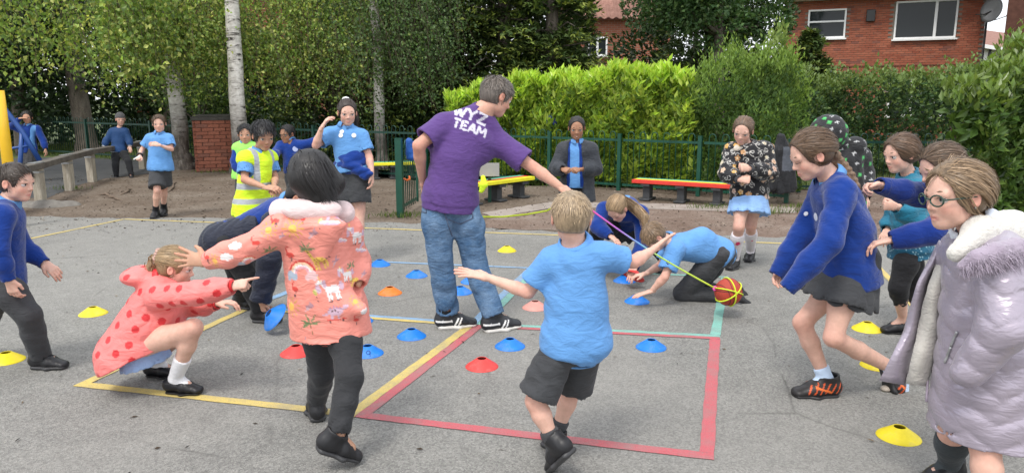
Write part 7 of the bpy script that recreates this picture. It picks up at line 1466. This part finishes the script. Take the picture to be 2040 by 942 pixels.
m = MB(); c0 = pb_.pc + V(0,0,-.01); m.tube([c0 + pb_.pside*math.cos(6.283*k/16)*.148 + np.cross(V(0,0,1), pb_.pside)*math.sin(6.283*k/16)*.122 for k in range(17)], .012, 6, False); pb_.mbpart('hem_band', m, paint_mat('hem_band', (.5,.55,.62), .8))
pc_, v_, f_ = bg_child('person in blue cardigan and grey skirt shading their eyes behind the knee rail', 14.0, (54, 234), ((38, 257), (74, 257)), ((22, 252, -.05), (86, 280, 0)), ((40, 236, -.12), (91, 298, -.05)), ((48, 296), (64, 296)), ((48, 330, 0), (64, 330, 0)), ((50, 357), (64, 357)), 22, SKIN_A, (.012,.010,.009), ('polo_shirt', POLO, C_POLO, 'none', .014, .0), dict(), ('skirt', (.060,.060,.064)), hh=.225, hands=('relax', 'flat'), style='pulled', tie=(0,-.5,.5), palms=(V(-1,0,0), V(0,.2,-1)), hand_dirs=(None, V(.9,-.2,.1)))
pc_.top('cardigan', ROYAL, C_KNIT, 'long', .026, .08, arm_e=.018, extra=[Seg(P(58,246,13.84), P(60,330,13.84), .06, .075, V(1,0,0), .17, .17, .01, op='sub')])
pg, v_, f_ = bg_child('person with glasses in royal blue V-neck jumper, arms spread, by the far railings', 9.5, (572, 267), ((560, 291), (598, 290)), ((549, 304, -.1), (624, 284, .05)), ((546, 312, -.25), (650, 276, .1)), ((580, 335), (598, 335)), ((582, 380, -.1), (600, 378, .1)), ((580, 434), (604, 438)), -24, SKIN_B, (.012,.010,.010), ('jumper', ROYAL, C_KNIT, 'long', .018, .04), dict(vneck=.09, arm_e=.016), ('trousers', GREY), hh=.225); glasses(pg, (.012,.012,.012)); badge(pg, v_, f_, 588, 297, .035, (.35,.40,.60))
ph, v_, f_ = bg_child('person half hidden behind the hi-vis waistcoat, in blue top and lime vest', 8.5, (489, 267), ((474, 296), (506, 296)), ((468, 322, -.05), (510, 322, 0)), ((474, 345, -.1), (505, 345, -.1)), ((482, 350), (500, 350)), ((484, 405, 0), (498, 405, 0)), ((484, 463), (498, 463)), 12, SKIN_A, (.012,.010,.010), ('cardigan', ROYAL, C_KNIT, 'long', .016, .03), dict(), ('trousers', GREY), hh=.22, S=.95)
ph.top('hi_vis_vest', (.30,.75,.12), C_VIS, 'none', .034, .04, extra=[Seg(P(492,285,8.25), P(492,400,8.25), .05, .05, V(1,0,0), .12, .12, .01, op='sub')])
# ================================================================== CONES, BALL, ROPE, BITS
def cone_mat(n, c): t = NT(n); k = t.noise(20, 4); dust = t.ramp(t.noise(9, 6, .75), [(.52, 0.0), (.72, .35)]); return t.done(t.mix(dust, t.mix(1.0, c, t.ramp(k, [(0.3, (.88,.88,.88)), (.7, (1.06,1.06,1.06))]), 'MULTIPLY'), (.30,.28,.25)), .5, t.bump(t.noise(160, 3), .08, .002), Specular_IOR_Level=.45, Subsurface_Weight=.08, Subsurface_Radius=(.02,.02,.02))
CM = {'yellow': cone_mat('yellow_plastic', (.80,.64,.012)), 'blue': cone_mat('blue_plastic', (.006,.185,.66)), 'red': cone_mat('red_plastic', (.70,.052,.045)), 'orange': cone_mat('orange_plastic', (.80,.185,.012)), 'pink': cone_mat('pink_plastic', (.72,.30,.25))}
def cone_mesh():
    m = MB(); n = 40; m.lathe([(.0975,.0), (.0955,.004), (.088,.010), (.032,.0495), (.0285,.052), (.026,.0515), (.0262,.049), (.086,.007), (.0955,.0005), (.0975,.0)], n=n); return m.mesh('marker_cone', True)
CONE = {k: cone_mesh() for k in CM}
for k in CM: CONE[k].materials.append(CM[k])
def cone(col, px, py, label, s=1.0, loc=None, rot=None):
    o = link('marker_cone', CONE[col]); o.location = G(px, py, .0) if loc is None else loc; o.location.z += .001; o.scale = (s, s, s); o.rotation_euler = rot or (0, 0, random.uniform(0, 6)); tag(o, label, 'cone', 'plastic marker cones'); return o
for a in (('yellow',186,625,'yellow marker cone behind the crouching raincoat, left of it'), ('yellow',14,718,'yellow marker cone at the left edge behind the black shoe'), ('red',590,704,'red marker cone left of the dark trousers'), ('blue',733,704,'blue marker cone with a number beside the dark trousers'), ('blue',820,670,'blue marker cone beside the yellow line, left of the man'), ('blue',716,640,'blue marker cone half hidden by the hem of the pink printed raincoat'),
    ('blue',757,528,'blue marker cone at the far left corner of the blue court'), ('blue',830,550,'blue marker cone in the blue court, left of the jeans'), ('orange',777,584,'only orange marker cone, in the blue court'), ('blue',917,583,'blue marker cone between the legs of the jeans'), ('blue',940,562,'blue marker cone mostly hidden behind the right leg of the jeans'), ('yellow',1010,500,'yellow marker cone in the middle beyond the court'),
    ('pink',1066,613,'pale pink marker cone near the teal line'), ('blue',1016,690,'blue marker cone in the red court behind the red cone'), ('red',960,730,'red marker cone in the red court'), ('blue',1269,601,'blue marker cone under the hand of the kneeling person'), ('blue',1297,692,'blue marker cone on the red line, right of the light blue polo'),
    ('yellow',1727,656,'yellow marker cone behind the legs of the person with the braid'), ('yellow',1748,729,'yellow marker cone below the outstretched shin'), ('yellow',1790,870,'large yellow marker cone in the right foreground'), ('yellow',1572,541,'yellow marker cone behind the hanging hand of the person with the braid'), ('blue',1244,560,'blue marker cone under the tilted red one')):
    cone(*a, s=1.02)
m = MB(); q0 = G(733, 704); q0[2] = 0
for k in range(14): pass
pts = [(-.012 + .012*math.cos(t_*.5 + .4) , .0, .0 + .014*math.sin(t_*.5 + .4)) for t_ in range(14)] + [(0, 0, -.03)]
dirc = unit(V(.12, -1, 0)); nrm_ = unit(V(dirc[0]*.62, dirc[1]*.62, .78)); upc = unit(V(0,0,1) - nrm_ * nrm_[2]); rtc = np.cross(upc, nrm_)
m.tube([q0 + dirc*.062 + V(.02,0,.0295) + rtc*x + upc*z + nrm_*.001 for x, _, z in pts], .0016, 5); o = m.build('number', paint_mat('marker_pen', (.01,.03,.12), .6)); cb = [c for c in bpy.data.objects if c.get('label') == 'blue marker cone with a number beside the dark trousers'][0]
bpy.context.view_layer.update(); o.parent = cb; o.matrix_parent_inverse = cb.matrix_world.inverted()
cone('red', 0, 0, 'red marker cone tilted on edge between the two reaching hands', 1.0, Vector(P(1262, 551, 6.05)), (R(-28), R(28), 0))
cone('blue', 0, 0, 'blue marker cone tilted up in the hand of the stooping person', 1.1, Vector(P(548, 632, 4.86)), tuple(Vector((-.62,-.42,.66)).to_track_quat('Z', 'Y').to_euler()))
# ball wound with rope
bc = P(1451, 581, 5.2); br_ = .1
t = NT('basketball_rubber'); n = t.vor(260); M_BALL = t.done(t.mix(1.0, (.40,.045,.022), t.ramp(t.noise(6, 4), [(.3, (.8,.8,.8)), (.7, (1.15,1.15,1.15))]), 'MULTIPLY'), .6, t.bump(n, .5, .003))
ball = empty('ball', bc, 'orange basketball wound with rope, swinging low over the asphalt', 'ball')
bm = bmesh.new(); bmesh.ops.create_uvsphere(bm, u_segments=40, v_segments=24, radius=br_); me = bpy.data.meshes.new('cover'); bm.to_mesh(me); bm.free(); me.polygons.foreach_set('use_smooth', [True]*len(me.polygons)); link('cover', me, M_BALL, ball)
def gcirc(ax, r=br_, off=0.0, n=40, k=1.0):
    w, s, q = frame(ax, (.3,.5,.8)); rr = math.sqrt(max(1e-6, r*r - off*off)); return [w*off + (s*math.cos(6.283*i/n*k) + q*math.sin(6.283*i/n*k))*rr for i in range(n + 1)]
m = MB()
for ax, off in (((1,.1,.2),0), ((.1,.2,1),0), ((.9,.5,.3),.06), ((.9,.5,.3),-.06)): m.tube(gcirc(ax, br_*1.0, off*1.0), .0022, 5, False)
m.build('groove', paint_mat('ball_groove', (.02,.015,.012), .7), ball, True)
t = NT('skipping_rope'); xz = t.node('ShaderNodeSeparateXYZ', Vector=t.coord('Generated')).outputs['X']
M_ROPE = t.done(t.ramp(xz, [(.0, (.75,.10,.42)), (.18, (.72,.09,.40)), (.34, (.42,.16,.60)), (.48, (.16,.42,.72)), (.60, (.45,.68,.10)), (1.0, (.62,.74,.05))]), .6, t.bump(t.noise(300, 2), .4, .002))
M_ROPEY = paint_mat('lime_rope', (.60,.72,.04), .6, .3, .1, .3, 40); M_ROPEP = paint_mat('pink_rope', (.75,.10,.38), .6, .3, .1, .3, 40)
for ax in ((.95,.25,.1), (.25,.3,.92), (.6,.1,-.8)): m = MB(); m.tube(gcirc(ax, br_ + .004), .0052, 6, False); m.build('rope_band', M_ROPEY, ball, True)
m = MB(); m.tube([V(-.105,-.02,.03) + V(.012*math.cos(k), .012*math.sin(k*1.3), .012*math.sin(k)) for k in range(7)], .008, 6); m.build('rope_knot', M_ROPEP, ball, True)
ha_ = P(1128, 381, 4.92); kn_ = bc + V(-.10,-.02,.03)
m = MB(); m.tube([ha_ + (kn_ - ha_)*k/16 - V(0,0,.035)*math.sin(math.pi*k/16) for k in range(17)], .0062, 7); tag(m.build('skipping_rope', M_ROPE, None, True), 'rope fading pink to lime, stretched from the man to the ball', 'rope')
sl = [P(1122, 400, 5.0), P(1090, 420, 5.3), P(1050, 427, 5.5), P(1000, 432, 5.4), P(960, 432, 5.25), P(935, 425, 5.2)]
m = MB(); m.tube(sl, .0065, 7); tag(m.build('skipping_rope', M_ROPEY, None, True), 'loose lime end of rope looping behind the jeans', 'rope')
# coat on the railing end, bag, hi-vis vest, backpack in the hedge
e0 = FB.copy(); dk = (.014,.015,.018)
cv, cf = sdf_mesh([Seg(P(1556,272,11.0), P(1558,300,11.0), .05, .13, V(1,0,0), .06, .08, .04), Seg(P(1558,300,11.0), P(1562,384,11.0), .13, .16, V(1,0,0), .08, .09, .04, (0,1)), Seg(P(1542,300,10.95), P(1538,375,10.95), .05, .055, k=.03), Seg(P(1574,300,11.0), P(1580,372,11.0), .05, .06, k=.03)], .011, lambda X: .012*wrinkle(X, 5, 18, (1,0,.2)))
cc = np.tile(dk, (len(cv), 1)); cc[(cv[:, 0] > P(1556,300,11.0)[0]) & (cv[:, 2] > P(1556,340,11.0)[2]) & (cv[:, 2] < P(1556,292,11.0)[2])] = (.085,.095,.115)
hc = empty('hung_coat', (*P(1560,300,11.0)[:2], 0), 'black and grey hooded coat hung on the railing end post', 'coat'); link('cloth', mesh_np('cloth', cv - np.array(hc.location), cf, True, cc), C_PUFF, hc)
cloth_lump('hung_jacket', [Seg(P(815,282,9.97), P(818,312,9.97), .045, .065, V(1,0,0), .05, .05), Seg(P(826,285,10.0), P(828,308,10.0), .03, .05)], .009, (.012,.085,.36), C_PUFF, 'bright blue jacket hung on the gate by the man\'s elbow', 'jacket', 4, .01)
cloth_lump('hung_vest', [Seg(P(962,352,10.75), P(964,368,10.7), .03, .055, V(1,0,0), .02, .03), Seg(P(964,368,10.7), P(958,382,10.7), .06, .03, V(1,0,0), .03, .02)], .008, (.60,.85,.03), C_VIS, 'lime hi-vis vest dropped on the end of the near bench', 'vest', 5, .006)
cloth_lump('hung_bag', [Ell(P(1100,244,13.95), (.17,.10,.15)), Ell(P(1092,262,13.95), (.11,.08,.12))], .012, (.012,.03,.17), C_PUFF, 'dark blue bag caught in the bright hedge above the railing', 'bag', 6, .02)
m = MB(); m.box((0,0,0), (.30,.03,.20)); o = m.build('sign_board', paint_mat('grey_board', (.30,.30,.29), .8), None); o.location = P(975, 338, 11.2); tag(o, 'small grey board on the railings beside the man', 'board')
pst = G(975, 392); m = MB(); m.box((0, 0, 0), (.05,.05,.7)); o2 = m.build('board_post', M_GREEN, o); o2.location = (0, .06, -.30)
m = MB(); m.lathe([(.001,.0),(.024,.004),(.03,.014),(.02,.026),(.001,.03)], G(1764, 778), 10); tag(m.build('pebble', paint_mat('pebble', (.42,.36,.30), .8), None, True), 'small pale pebble on the asphalt by the lilac coat hem', 'pebble')
